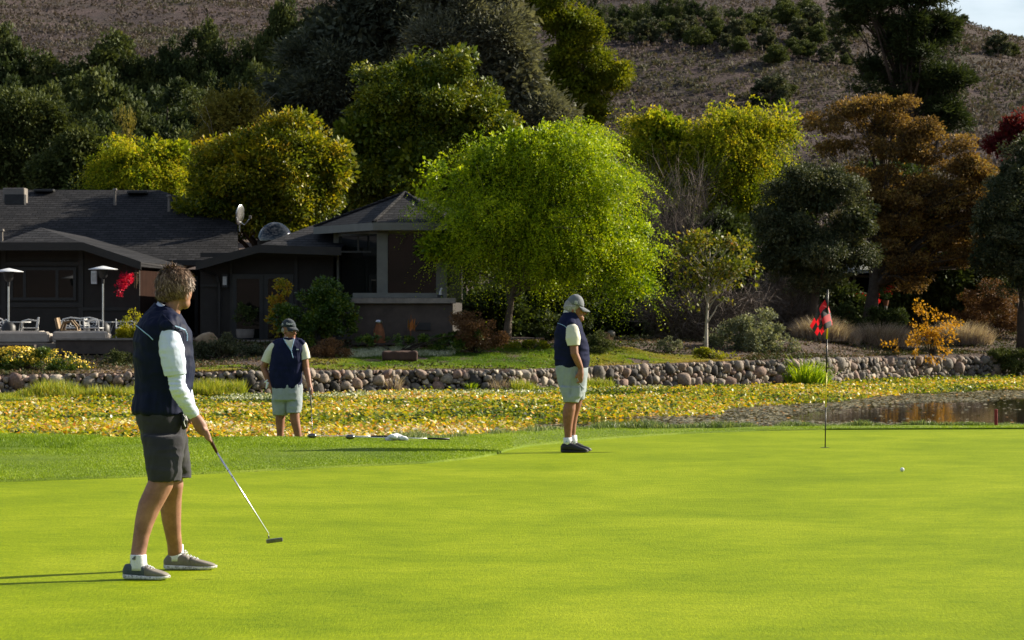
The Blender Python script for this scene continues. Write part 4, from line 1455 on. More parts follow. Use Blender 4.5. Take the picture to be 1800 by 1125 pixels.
# oak bushes along the crest of the brown hill, and strays below it
G2 = 'round oak bushes on the brown hill'
bb = [(1045, 58, 34), (1078, 60, 44), (1108, 55, 36), (1140, 62, 50), (1175, 52, 40), (1195, 62, 40), (1230, 72, 44), (1210, 50, 36), (1262, 56, 40), (1290, 62, 46), (1300, 84, 34), (1272, 78, 30),
      (1320, 50, 44), (1345, 74, 40), (1365, 106, 44), (1340, 42, 46), (1385, 34, 50), (1400, 60, 44), (1412, 92, 38), (1425, 40, 46), (1440, 70, 44), (1455, 100, 34), (1420, 22, 40), (1465, 44, 40),
      (1395, 84, 30), (1478, 84, 34), (1500, 62, 30), (1355, 172, 62), (1375, 160, 36), (1755, 86, 44), (1772, 92, 30), (1678, 72, 26), (1490, 110, 26), (1250, 40, 30), (1374, 14, 30)]
for i, (px, py, wp) in enumerate(bb):
    d = hill_d(px, py + wp * .32, 300)
    x = (px - 900) / F * d
    g_ = bush[i % 2]
    wd = wp * d / F * 1.15
    if px > 1700 or (px > 1650 and py < 80):
        lab = ['wide dark bush alone on the bare right shoulder of the hill', 'small bush touching the right side of the lone wide one', 'little bush on the right shoulder beside the pine'][(i - 29) % 3]
    elif py > 150:
        lab = 'lone dark bush low on the brown hill' if wp > 50 else 'smaller bush joined to the lone dark one low on the brown hill'
    else:
        lo = py > 58
        same = sorted(q[0] for q in bb if q[1] < 150 and q[0] < 1600 and (q[1] > 58) == lo)
        lab = f'round oak bush {ORD[same.index(px)]} from the left along the {("upper", "lower")[int(lo)]} edge of the crest thicket'
    plant('oak_bush', g_[0], g_[1], x, d, wd * .85, wd, lab, 'bush', G2)
# far trees above the crest
G3 = 'hazy far conifers behind the brown hill'
for i, px in enumerate((1028, 1046, 1065, 1086, 1106, 1128, 1148, 1168, 1190, 1212, 1235, 1258, 1282, 1300, 1340, 1362, 1386, 1408, 1440)):
    py = np.interp(px, [1028, 1100, 1200, 1300, 1440], [-12, -2, -18, 8, 4]) + U(-6, 10)
    d = 520 + U(-15, 60)
    x = (px - 900) / F * d
    h = max(CAMZ + (HOR - py) * d / F - float(gz(x, d)), 6)
    plant('far_conifer', *tall[(2, 0, 3)[i % 3]], x, d, h, U(28, 44) * d / F * 1.2, f'hazy conifer {ORD[i]} from the left in the row behind the hill crest', 'tree', G3)
x, d = (1692 - 900) / F * 900, 900
plant('oak_bush', *bush[0], x, d, 3.2, 3.4, 'tiny lone tree on the far ridge against the sky', 'tree', None)

# scrub
n = 90000
px = U(-200, 2000, n)
d = np.exp(U(math.log(235), math.log(940), n))
x = (px - 900) / F * d
z = gz(x, d)
patch = fbm(np.stack([x, d, z * 2], -1), .03, 4)
keep = U(0, 1, n) < np.interp(patch, [.35, .55], [.45, 1])
x, d, z, patch = x[keep], d[keep], z[keep], patch[keep]
n = len(x)
r = U(.2, .9, n) ** 1.2 * (d / 400) ** .35
per = 8
i = np.repeat(np.arange(n), per)
w_ = rdir(n * per)
w_[:, 2] = np.abs(w_[:, 2])
P = np.stack([x, d, z], -1)[i] + w_ * (r[i] * .6)[:, None]
D = unit(w_ + rng.normal(0, .3, w_.shape))
v = np.clip(.25 + U(0, .3, n)[i] + U(0, .2, n * per) + (patch[i] - .5) * 1.2, 0, 1)
M['scrub'] = leafmat('scrub_sprigs', [(0.048, 0.040, 0.038), (0.078, 0.062, 0.060), (0.105, 0.083, 0.078), (0.078, 0.080, 0.050), (0.125, 0.104, 0.080)], 0.15, 0.8, 0.1)
o = quads('scrub', kites(P, D, r[i] * .8, r[i] * .55), M['scrub'], v=v)
tag(o, 'dry brown and mauve scrub covering the hillsides', 'scrub', kind='stuff')
# ------------------------------------------------------------------ the dark bungalow
def shingles(name, ca, cb):
    m, t, b = newmat(name)
    tcn = t.nodes.new('ShaderNodeTexCoord')
    sp = t.nodes.new('ShaderNodeSeparateXYZ')
    cb_ = t.nodes.new('ShaderNodeCombineXYZ')
    t.links.new(tcn.outputs['Object'], sp.inputs[0])
    t.links.new(sp.outputs['X'], cb_.inputs['X'])
    t.links.new(sp.outputs['Z'], cb_.inputs['Y'])
    br = t.nodes.new('ShaderNodeTexBrick')
    br.inputs['Scale'].default_value = 1.0
    br.inputs['Brick Width'].default_value = 0.30
    br.inputs['Row Height'].default_value = 0.085
    br.inputs['Mortar Size'].default_value = 0.012
    br.inputs['Mortar Smooth'].default_value = 0.3
    br.inputs['Bias'].default_value = 0.0
    br.inputs['Color1'].default_value = ca + (1,)
    br.inputs['Color2'].default_value = cb + (1,)
    br.inputs['Mortar'].default_value = tuple(c * .15 for c in ca) + (1,)
    t.links.new(cb_.outputs[0], br.inputs['Vector'])
    n = noise_node(t, 3.5, 6, .7)
    c = mixc(t, br.outputs['Color'], ramp(t, n, [(.7,) * 3, (1.35,) * 3], [.3, .7]), 1.0, 'MULTIPLY')
    t.links.new(c, b.inputs['Base Color'])
    b.inputs['Roughness'].default_value = 0.85
    b.inputs['Specular IOR Level'].default_value = 0.12
    inv = t.nodes.new('ShaderNodeMath'); inv.operation = 'SUBTRACT'; inv.inputs[0].default_value = 1
    t.links.new(br.outputs['Fac'], inv.inputs[1])
    bump(t, b, inv.outputs[0], .8, .03)
    return m


M['roof'] = shingles('slate_grey_shingles', (0.015, 0.015, 0.017), (0.030, 0.029, 0.031))
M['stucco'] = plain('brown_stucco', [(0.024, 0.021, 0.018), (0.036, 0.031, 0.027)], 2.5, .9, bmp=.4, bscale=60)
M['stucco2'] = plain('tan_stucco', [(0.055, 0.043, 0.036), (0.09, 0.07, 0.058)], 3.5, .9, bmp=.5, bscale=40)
M['trim'] = plain('dark_trim_paint', [(0.018, 0.016, 0.014), (0.026, 0.023, 0.020)], 3, .6, bmp=.1)
M['trim2'] = plain('olive_trim_paint', [(0.12, 0.12, 0.105), (0.16, 0.16, 0.14)], 3, .6, bmp=.1)
M['frame'] = plain('black_window_frame', [(0.012, 0.012, 0.012), (0.02, 0.02, 0.02)], 3, .45, bmp=0)
m, t, b = newmat('dark_window_glass')
b.inputs['Base Color'].default_value = (0.006, 0.007, 0.006, 1)
b.inputs['Roughness'].default_value = 0.03
b.inputs['IOR'].default_value = 1.5
b.inputs['Specular IOR Level'].default_value = 0.6
bump(t, b, noise_node(t, 1.1, 2), .04, .02)
M['glass'] = m
M['stonecap'] = plain('weathered_coping', [(0.16, 0.14, 0.12), (0.26, 0.23, 0.20)], 6, .9, bmp=.5)
M['concrete'] = plain('warm_grey_concrete', [(0.15, 0.13, 0.115), (0.22, 0.195, 0.17)], 4, .9, bmp=.4)
M['white'] = plain('white_enamel', [(0.62, 0.63, 0.64), (0.74, 0.75, 0.76)], 6, .45, bmp=.05)
M['steel'] = plain('brushed_steel', [(0.55, 0.56, 0.58), (0.72, 0.73, 0.75)], 8, .3, 1.0, bmp=.05)
M['black'] = plain('black_metal', [(0.012, 0.012, 0.013), (0.025, 0.025, 0.026)], 8, .5, bmp=.05)
M['beige'] = plain('beige_canvas', [(0.30, 0.26, 0.22), (0.40, 0.35, 0.30)], 5, .9, bmp=.4, bscale=30)
M['castw'] = plain('white_cast_metal', [(0.42, 0.42, 0.42), (0.58, 0.58, 0.57)], 9, .5, bmp=.2)
M['bronze'] = plain('weathered_bronze', [(0.10, 0.065, 0.035), (0.20, 0.13, 0.06)], 12, .5, .3, bmp=.3)
M['rustm'] = plain('rusted_steel', [(0.12, 0.045, 0.02), (0.24, 0.085, 0.03)], 9, .85, bmp=.5)
M['rock'] = plain('tan_boulder', [(0.22, 0.15, 0.09), (0.42, 0.31, 0.19)], 4, .9, bmp=.9, bscale=12, bdist=.05)
M['wood'] = plain('cut_wood', [(0.16, 0.09, 0.045), (0.34, 0.20, 0.09)], 7, .8, bmp=.5)
M['brickw'] = plain('red_brick', [(0.05, 0.027, 0.02), (0.085, 0.045, 0.033)], 7, .9, bmp=.5)


def slab(pts, th=.18):
    P = np.array(pts, float)
    n = np.cross(P[1] - P[0], P[2] - P[1])
    n = n / (np.linalg.norm(n) + 1e-9)
    if n[2] < 0 or (abs(n[2]) < .02 and n[1] > 0):
        P = P[::-1]
        n = -n
    Q = P - np.array([0, 0, th])
    k = len(P)
    V = np.concatenate([P, Q])
    Fc = [list(range(k)), list(range(2 * k - 1, k - 1, -1))] + [[i, i + k, (i + 1) % k + k, (i + 1) % k] for i in range(k)]
    return V, Fc


def wbox(px0, px1, py0, py1, d, depth=.1):
    """a box whose front face spans these pixels at distance d"""
    a, b_ = W(px0, py1, d), W(px1, py0, d)
    return box(a[0], b_[0], d, d + depth, a[2], b_[2])


def wall_run(px0, px1, z0, z1, d0, d1, th=.2):
    """a straight wall from (px0,d0) to (px1,d1)"""
    a = np.array([(px0 - 900) * d0 / F, d0])
    b_ = np.array([(px1 - 900) * d1 / F, d1])
    u = (b_ - a) / np.linalg.norm(b_ - a)
    n = np.array([-u[1], u[0]]) * th
    if n[1] < 0:
        n = -n
    V = [(*a, z0), (*b_, z0), (*(b_ + n), z0), (*(a + n), z0), (*a, z1), (*b_, z1), (*(b_ + n), z1), (*(a + n), z1)]
    Fc = [(3, 2, 1, 0), (4, 5, 6, 7), (0, 1, 5, 4), (1, 2, 6, 5), (2, 3, 7, 6), (3, 0, 4, 7)]
    return np.array(V), Fc


zof = lambda py, d: CAMZ + (HOR - py) * d / F
house = thing('bungalow', 'long dark single-storey bungalow with grey shingled roofs behind the patio', 'house', tuple(W(100, 600, 85)))
GZ = .80
# walls
def gwall(pts, d, th=.18):
    """a wall facing the pond: outline (px, z) at distance d"""
    n_ = len(pts)
    V = [((p - 900) * d / F, d, z) for p, z in pts] + [((p - 900) * d / F, d + th, z) for p, z in pts]
    return np.array(V), [list(range(n_)), list(range(2 * n_ - 1, n_ - 1, -1))] + [[i, n_ + i, n_ + (i + 1) % n_, (i + 1) % n_] for i in range(n_)]


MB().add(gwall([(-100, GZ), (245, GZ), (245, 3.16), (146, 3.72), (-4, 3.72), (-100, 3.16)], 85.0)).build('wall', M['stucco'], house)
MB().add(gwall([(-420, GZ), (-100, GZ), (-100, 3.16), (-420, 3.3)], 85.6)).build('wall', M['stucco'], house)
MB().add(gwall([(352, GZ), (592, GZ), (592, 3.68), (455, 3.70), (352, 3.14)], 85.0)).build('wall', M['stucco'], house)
sw = plain('recess_shade_boards', [(0.018, 0.010, 0.008), (0.03, 0.016, 0.012)], 3, .95, bmp=.3, spec=.02)  # near-black colour stands in for the tree shade on the recess walls
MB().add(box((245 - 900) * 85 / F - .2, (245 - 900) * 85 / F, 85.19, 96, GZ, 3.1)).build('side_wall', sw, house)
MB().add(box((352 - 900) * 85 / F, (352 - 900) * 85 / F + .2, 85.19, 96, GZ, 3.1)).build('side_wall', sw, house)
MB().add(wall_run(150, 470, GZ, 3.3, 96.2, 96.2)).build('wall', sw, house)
# main roof
mb = MB()
R = lambda px, py, d: W(px, py, d)
mb.add(slab([R(-900, 331, 103), R(280, 334, 103), R(316, 346, 102.2), R(417, 395, 99.2), R(419, 440, 96.2), R(420, 458, 95), R(-900, 458, 95)], .16))
mb.add(slab([R(280, 334, 103), R(-900, 331, 103), R(-900, 470, 112), R(316, 470, 112)], .16))
mb.add(slab([R(316, 346, 102.2), R(280, 334, 103), R(316, 470, 112), R(420, 440, 106), R(417, 395, 99.2)], .14))
rf = mb.build('roof', M['roof'], house)
# left clipped-gable roof
A, B_, C_, D_ = R(-106, 460, 84), R(-4, 427, 84), R(146, 427, 84), R(248, 461, 84)
E_ = R(71, 400, 86.8)
F_ = np.array([E_[0], 97.6, E_[2]])
mb = MB()
mb.add(slab([B_, C_, E_], .14))
mb.add(slab([C_, D_, np.array([D_[0], 95.3, D_[2] + .12]), F_, E_], .14))
mb.add(slab([A, B_, E_, F_, np.array([A[0], 95.3, A[2] + .12])], .14))
mb.build('roof', M['roof'], house)
# right clipped-gable roof
H_, I_, J_ = R(344, 462, 84), R(455, 431, 84), R(600, 436, 84)
K_ = R(552, 395, 89)
mb = MB()
mb.add(slab([I_, J_, R(640, 396, 89), K_], .14))
mb.add(slab([H_, I_, K_, np.array([K_[0], 98, K_[2]]), np.array([H_[0], 98, H_[2]])], .14))
mb.build('roof', M['roof'], house)
# fascias and gutters
def bar(a, b_, hgt=.2, th=.06, dy=-.04):
    a, b_ = np.array(a) + [0, dy, 0], np.array(b_) + [0, dy, 0]
    V = [a + [0, 0, -hgt], b_ + [0, 0, -hgt], b_ + [0, th, -hgt], a + [0, th, -hgt], a + [0, 0, .02], b_ + [0, 0, .02], b_ + [0, th, .02], a + [0, th, .02]]
    return np.array(V), [(3, 2, 1, 0), (4, 5, 6, 7), (0, 1, 5, 4), (1, 2, 6, 5), (2, 3, 7, 6), (3, 0, 4, 7)]


for q, (a, b_) in enumerate(((A, B_), (B_, C_), (C_, D_), (H_, I_), (I_, J_))):
    MB().add(bar(a, b_, .22)).build('fascia', M['trim'], house)
MB().add(bar(R(248, 458, 95), R(420, 458, 95), .16)).build('gutter', M['trim'], house)
# recessed glass door between the wings, black-red post
def window(px0, px1, py0, py1, d, splits=(), fr=4, parent=None, mat='glass', fm='frame'):
    p = MB()
    xs = [px0] + list(splits) + [px1]
    for a in xs:
        p.add(wbox(a - fr / 2, a + fr / 2, py0, py1, d - .05, .06))
    p.add(wbox(px0 + fr / 2, px1 - fr / 2, py0, py0 + fr, d - .048, .05))
    p.add(wbox(px0 + fr / 2, px1 - fr / 2, py1 - fr, py1, d - .048, .05))
    w_ = p.build('window', M[fm], parent or house)
    for a, b_ in zip(xs[:-1], xs[1:]):
        MB().add(wbox(a + fr / 2, b_ - fr / 2, py0 + fr, py1 - fr, d - .02, .012)).build('pane', M[mat], w_)
    return w_


window(20, 131, 470, 528, 84.98, (43, 100), 5)
window(250, 345, 485, 590, 96.1, (297,), 6)
dr = window(412, 512, 482, 603, 84.98, (460, 467), 8)
dr.name = 'french_door'
# band boards and panels
for (a, b_, c0, c1) in ((10, 138, 460, 467), (2, 10, 440, 598), (138, 146, 440, 598), (-200, 2, 536, 543), (146, 243, 540, 546), (10, 138, 532, 540), (352, 592, 444, 452), (404, 408, 452, 600), (517, 523, 452, 600), (352, 404, 500, 504)):
    MB().add(wbox(a, b_, c0, c1, 84.955, .044)).build('trim_board', M['trim'], house)
mb = MB()
mb.add(tube([R(349, 466, 84.2), R(352, 474, 84.4), R(380, 484, 84.85), R(386, 500, 84.9), R(386, 590, 84.9)], .045, 7))
mb.build('downspout', M['trim'], house)
for px, py, d in ((165, 488, 84.9), (395, 494, 84.9)):
    p = thing_part = MB().add(wbox(px - 5, px + 5, py - 12, py + 11, d - .10, .12)).build('wall_lantern', M['white'] if px < 200 else M['black'], house)
    MB().add(wbox(px - 3.4, px + 3.4, py - 8, py + 7, d - .125, .02)).build('lantern_glass', M['castw'], p)
# skylight dome, vents, roof box
V, Fc = ell(W(484, 424, 92), 32 * 92 / F, .6, 34 * 92 / F, 20, 14)
mk('skylight_dome', V, Fc, M['glass'], house, smooth=True)
MB().add(obox(W(27, 344, 98.5), 38 * 98.5 / F, .7, 26 * 98.5 / F, 0, .02)).build('roof_vent_box', M['concrete'], house)
MB().add(obox(W(27, 351, 98.0), 34 * 98.5 / F, .4, 18 * 98.5 / F)).build('vent_opening', M['black'], house)
for px, py, d in ((78, 335, 102.6), (242, 338, 102.4)):
    MB().add(obox(W(px, py, d), .72, .4, .10, 0, .02)).build('ridge_vent', M['black'], house)
for px, py, d in ((202, 341, 101), (297, 352, 100), (3, 414, 86.3)):
    P0 = W(px, py, d)
    MB().add(tube([P0 + [0, 0, -.4], P0, P0 + [0, 0, .14]], [.05, .045, .045], 8)).add(tube([P0 + [0, 0, .13], P0 + [0, 0, .2]], [.09, .07], 8)).build('vent_pipe', M['concrete'], house)
# satellite dish on its arm
P0 = W(430, 384, 98)
dish = thing('satellite_dish', 'grey satellite dish on a bent arm at the right end of the long roof', 'dish', tuple(P0 - [0, 0, .35]))
V, Fc = ell((0, 0, 0), .30, .045, .38, 18, 12, rotz(1.15) @ roty(0))
Rx = np.array([[1, 0, 0], [0, math.cos(.5), -math.sin(.5)], [0, math.sin(.5), math.cos(.5)]])
V = V @ Rx.T
mk('reflector', V + P0 + [-.16, 0, .12], Fc, M['steel'], dish, smooth=True)
MB().add(tube([P0 + [-.18, .1, -.45], P0 + [-.18, .05, -.1], P0 + [.0, 0, -.22], P0 + [.2, -.1, 0]], .022, 6)).build('arm', M['steel'], dish)
MB().add(obox(P0 + [.2, -.1, .04], .09, .07, .12, .3, .01)).build('receiver', M['concrete'], dish)

# ---- the turret
tur = thing('garden_room', 'hexagonal garden room with a low pointed shingle roof and tall dark windows', 'house wing', tuple(W(710, 598, 83)))
ze = zof(393, 82)
def at(px, d, z):
    return np.array([(px - 900) * d / F, d, z])


ring = [at(551, 85.5, ze), at(656, 81.7, ze), at(790, 81.7, ze), at(905, 85.5, ze), at(870, 91, ze), at(590, 91, ze)]
ap = W(712, 340, 86)
V = ring + [ap] + [p - [0, 0, .12] for p in ring]
Fc = [[i, (i + 1) % 6, 6] for i in range(6)] + [[12, 11, 10, 9, 8, 7]] + [[i, 7 + i, 7 + (i + 1) % 6, (i + 1) % 6] for i in range(6)]
mk('roof', V, Fc, M['roof'], tur)
for i in (0, 1, 2):
    a, b_ = ring[i], ring[i + 1]
    MB().add(bar(a, b_, .2, .05, -.03)).build('fascia', M['trim2'], tur)
# ridge caps
for i in (0, 1, 2):
    MB().add(tube([ring[i] + [0, 0, .03], ap + [0, 0, .03]], .05, 6)).build('hip_cap', M['roof'], tur)
wr = [(588, 85.2), (664, 82.4), (782, 82.4), (812, 87.0)]
zs, zh = 2.10, zof(411, 82.5)
for (p0, d0), (p1, d1) in zip(wr[:-1], wr[1:]):
    MB().add(wall_run(p0, p1, zh, ze - .1, d0, d1, .18)).build('header', M['trim2'], tur)
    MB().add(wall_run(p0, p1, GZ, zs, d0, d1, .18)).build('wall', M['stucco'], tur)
    g_ = wall_run(p0, p1, zs, zh, d0 + .08, d1 + .08, .02)
    MB().add(g_).build('window_glass', M['glass'], tur)
for px, d, w_ in ((592, 85.0, 12), (672, 82.25, 19), (776, 82.25, 19), (806, 86.6, 12)):
    MB().add(wbox(px - w_ / 2, px + w_ / 2, 409, 526, d, .22)).build('post', M['trim2'], tur)
for a, b_, c0, c1, d in ((600, 662, 441, 444, 82.9), (628, 631, 412, 441, 83.3), (600, 662, 411, 414, 83)):
    MB().add(wbox(a, b_, c0, c1, d, .04)).build('mullion', M['frame'], tur)
# base wall with coping
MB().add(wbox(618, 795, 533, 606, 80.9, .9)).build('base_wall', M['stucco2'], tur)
MB().add(wbox(612, 800, 524, 533, 80.75, 1.15)).build('coping', M['stonecap'], tur)
MB().add(wbox(620, 784, 515, 523.6, 81.6, .5)).build('sill', M['trim2'], tur)
MB().add(wbox(729, 757, 567, 580, 80.86, .06)).build('vent', M['black'], tur)

# ---- patio
ter = thing('patio_terrace', 'raised concrete patio terrace with a low rendered front wall at the left', 'terrace', tuple(W(60, 612, 78)))
MB().add(box(at(-500, 77.6, 0)[0], at(352, 77.6, 0)[0], 77.6, 96, .2, .925)).build('paving', M['concrete'], ter)
MB().add(wbox(98, 336, 598, 622, 77.2, .38)).build('parapet', M['stucco2'], ter)
MB().add(wbox(94, 338, 594.5, 598, 77.14, .48)).build('coping', M['stonecap'], ter)
MB().add(wbox(-300, 60, 606, 640, 77.2, .38)).build('parapet', M['stucco2'], ter)
st = thing('brick_step', 'brick-edged garden step in front of the French doors', 'step', tuple(W(440, 604, 82.6)))
MB().add(wbox(395, 520, 598, 610, 82.6, 2.2)).build('slab', M['brickw'], st)
mb = MB()
for k in range(14):
    mb.add(wbox(398 + k * 8.6, 404.6 + k * 8.6, 597.6, 601.5, 82.56, .12))
mb.build('brick_edge', M['stonecap'], st)


def heater(px, d, label, ytop):
    b0 = at(px, d, .925)
    t = thing('patio_heater', label, 'patio heater', tuple(b0), 'mushroom patio heaters')
    zt = zof(ytop, d)
    V = []
    prof = [(.02, .06), (.05, .055), (.20, .02), (.42, -.035), (.425, -.045), (.20, -.0), (.02, .02)]
    n = 20
    Vv = [(b0[0] + r * math.cos(2 * math.pi * k / n), b0[1] + r * math.sin(2 * math.pi * k / n), zt - .05 + z) for r, z in prof for k in range(n)]
    m_ = len(prof)
    Ff = [[i * n + k, i * n + (k + 1) % n, (i + 1) * n + (k + 1) % n, (i + 1) * n + k] for i in range(m_ - 1) for k in range(n)] + [list(range(n))]
    mk('reflector', Vv, Ff, M['white'], t, smooth=True)
    c = lambda z: (b0[0], b0[1], z)
    mk('burner', *tube([c(zt - .36), c(zt - .3), c(zt - .12), c(zt - .08)], [.06, .12, .15, .15], 16), M['black'], t, smooth=True)
    MB().add(tube([c(zt - .5), c(zt - .36)], .04, 10)).build('valve', M['black'], t)
    MB().add(tube([c(1.5), c(zt - .48)], .026, 10)).build('pole', M['steel'], t)
    mk('gas_housing', *loft([(b0[0], b0[1], .925, .22, .22), (b0[0], b0[1], 1.4, .20, .20), (b0[0], b0[1], 1.52, .10, .10)], 20), M['black'], t, smooth=True)
    return t


heater(15, 79, 'patio heater with a pale disc top, cut by the left edge of the photo', 472)
heater(181, 81.5, 'patio heater with a pale disc top standing before the wall lantern', 468)


def lattice_chair(px, d, wpx, hpx, label, rz=0.0, name='patio_chair', group='white cast metal patio chairs', n=3, cat='chair'):
    b0 = at(px, d, .925)
    k = d / F
    wd, hh = wpx * k, hpx * k
    t = thing(name, label, cat, tuple(b0), group)
    Rm = rotz(rz)
    T = lambda pts: np.array(pts, float) @ Rm.T + b0
    mb = MB()
    top = [(-wd / 2, .22, hh * .75), (-wd / 2 * .9, .24, hh * .93), (-wd * .25, .25, hh), (0, .25, hh * .95), (wd * .25, .25, hh), (wd / 2 * .9, .24, hh * .93), (wd / 2, .22, hh * .75)]
    mb.add(tube(T(top), .022, 6))
    mb.add(tube(T([(-wd / 2, .22, hh * .75), (-wd / 2, .2, .42)]), .02, 6)).add(tube(T([(wd / 2, .22, hh * .75), (wd / 2, .2, .42)]), .02, 6))
    for j in range(n * 2):
        cx = -wd / 2 + wd * (j + .5) / (n * 2)
        ra = wd / (n * 4) * 1.05
        for zc in (hh * .56, hh * .78):
            th = np.linspace(0, 2 * math.pi, 13)
            mb.add(tube(T([(cx + ra * math.cos(a), .225, zc + ra * 1.1 * math.sin(a)) for a in th]), .011, 5, cap=False))
    mb.build('backrest', M['castw'], t)
    V, Fc = obox((0, 0, .42), wd, .46, .035, 0, .01)
    mk('seat', T(V), Fc, M['castw'], t)
    for sx in (-1, 1):
        MB().add(tube(T([(sx * wd / 2, .2, .62), (sx * wd / 2, -.02, .66), (sx * wd / 2, -.2, .62), (sx * wd / 2, -.2, .42)]), .018, 6)).build('armrest', M['castw'], t)
        for sy in (-1, 1):
            MB().add(tube(T([(sx * wd * .46, sy * .19, .42), (sx * wd * .5, sy * .23, .0)]), [.02, .014], 6)).build('leg', M['castw'], t)
    return t


lattice_chair(138, 82, 66, 44, 'white scrollwork loveseat against the patio wall under the window', 0, 'garden_loveseat', 'white cast metal patio seats', 4, 'bench')
lattice_chair(52, 80.5, 34, 44, 'white cast metal chair turned sideways beside the left patio heater', -1.35)
lattice_chair(165, 80.5, 30, 42, 'white cast metal chair seen edge-on right of the loveseat', 1.45)
lattice_chair(222, 81, 36, 38, 'white cast metal chair at the right end of the patio by the yellow shrub', .15)
lattice_chair(-6, 80.8, 34, 44, 'white cast metal chair at the extreme left edge of the patio', .5)
# reclining rocker
b0 = at(124, 79.6, .925)
t = thing('rocking_chair', 'brown metal rocking chair with curved arms behind the low parapet', 'chair', tuple(b0))
MB().add(tube(b0 + np.array([(-.28, 0, .35), (-.2, 0, .58), (.02, 0, .62), (.16, 0, .45), (.24, 0, .1)]), .035, 8)).build('armrest', M['bronze'], t)
MB().add(tube(b0 + np.array([(-.28, .5, .35), (-.2, .5, .58), (.02, .5, .62), (.16, .5, .45), (.24, .5, .1)]), .035, 8)).build('armrest', M['bronze'], t)
MB().add(obox(b0 + np.array([-.05, .25, .34]), .52, .5, .07, 0, .02)).build('seat', M['bronze'], t)
MB().add(tube(b0 + np.array([(-.35, .25, .4), (-.42, .25, .7)]), .24, 10, flat=.3, fdir=(1, 0, 0))).build('backrest', M['bronze'], t)
for yy in (0, .5):
    MB().add(tube(b0 + np.array([(-.4, yy, .09), (-.2, yy, .02), (.1, yy, .02), (.35, yy, .1)]), .02, 6)).build('rocker', M['bronze'], t)
# low tables
for px, d, lab, r_ in ((28, 79.7, 'round pale patio table between the chairs at the left', .42), (186, 82.4, 'round pale patio table behind the right patio heater', .45)):
    b0 = at(px, d, .925)
    t = thing('patio_table', lab, 'table', tuple(b0), 'round patio tables')
    mk('tabletop', *loft([(b0[0], b0[1], 1.50, r_, r_), (b0[0], b0[1], 1.53, r_, r_)], 24), M['castw'], t)
    for a in range(4):
        c, s_ = math.cos(a * 1.57 + .7), math.sin(a * 1.57 + .7)
        MB().add(tube([b0 + [c * r_ * .6, s_ * r_ * .6, .57], b0 + [c * r_ * .3, s_ * r_ * .3, .25], b0 + [c * r_ * .7, s_ * r_ * .7, 0]], .018, 6)).build('leg', M['castw'], t)
# covered outdoor sofas seen from behind
def sofa(px0, px1, ytop, d, label):
    a, b_ = at(px0, d, .925), at(px1, d, .925)
    zt = zof(ytop, d)
    cx = (a[0] + b_[0]) / 2
    wd = b_[0] - a[0]
    t = thing('outdoor_sofa', label, 'sofa', (cx, d + .4, .925), 'beige covered sofas on the patio')
    zb = .93
    for nm, c, sx, sy, sz in (('backrest', (cx, d + .12, (zb + zt) / 2), wd, .24, zt - zb), ('seat', (cx, d + .6, zb + .17), wd - .44, .7, .34)):
        MB().add(obox(c, sx, sy, sz, 0, .05)).build(nm, M['beige'], t, smooth=False)
    for sx in (-1, 1):
        MB().add(obox((cx + sx * (wd / 2 - .11), d + .6, zb + (zt - zb) * .42), .22, .7, (zt - zb) * .84, 0, .05)).build('armrest', M['beige'], t)


sofa(92, 188, 582, 78.0, 'beige covered sofa with a low back seen from behind, right of the left heater')
sofa(-60, 86, 583, 78.05, 'beige covered sofa at the far left edge behind the daisies')

# hanging basket of red bougainvillea, wind chime, planter barrel
b0 = W(222, 470, 84.3)
t = thing('hanging_basket', 'hanging basket overflowing with crimson flowers beside the recessed door', 'hanging basket', tuple(b0))
MB().add(tube([b0 + [0, 0, .18], b0 + [0, 0, -.25]], .006, 4)).build('chain', M['black'], t)
L = LB(84.3, (222, 492, 13, 10), (212, 500, 9, 12), (209, 515, 7, 8), (232, 488, 6, 8), (216, 483, 8, 5))
V, v, c, u, r = foliage(L, 70, 18, .09, .05, 'broad')
quads('flowers', V, leafmat('crimson_petals', [(.30, .005, .03), (.62, .01, .07), (.8, .03, .12)], .4, .5, .3), t, v=np.clip(v, 0, 1))
b0 = W(239, 470, 84.1)
t = thing('wind_chime', 'brass wind chime hanging from the eave beside the crimson flowers', 'wind chime', tuple(b0))
MB().add(tube([b0 + [0, 0, .1], b0 + [0, 0, -.15]], .005, 4)).build('cord', M['black'], t)
mk('top_plate', *loft([(b0[0], b0[1], b0[2] - .18, .075, .075), (b0[0], b0[1], b0[2] - .15, .075, .075)], 14), M['bronze'], t)
for k in range(5):
    a = k * 1.256
    p = b0 + [.05 * math.cos(a), .05 * math.sin(a), -.2]
    MB().add(tube([p, p - [0, 0, .28 + .04 * k]], .011, 6)).build('tube', M['bronze'], t)
b0 = W(431, 600, 83.5)
t = thing('barrel_planter', 'half-barrel planter with a small bush in front of the French doors', 'planter', tuple(b0))
mk('barrel', *loft([(b0[0], b0[1], b0[2], .20, .20), (b0[0], b0[1], b0[2] + .18, .26, .26), (b0[0], b0[1], b0[2] + .36, .27, .27)], 20), M['concrete'], t, smooth=False)
for z in (.06, .28):
    mk('hoop', *loft([(b0[0], b0[1], b0[2] + z, .262, .262), (b0[0], b0[1], b0[2] + z + .04, .268, .268)], 20), M['black'], t)
L = LB(83.5, (431, 556, 18, 18), (428, 540, 10, 14))
V, v, c, u, r = foliage(L, 60, 26, .1, .06, 'broad')
quads('plant', V, leaf('dark'), t, v=np.clip(v, 0, 1))

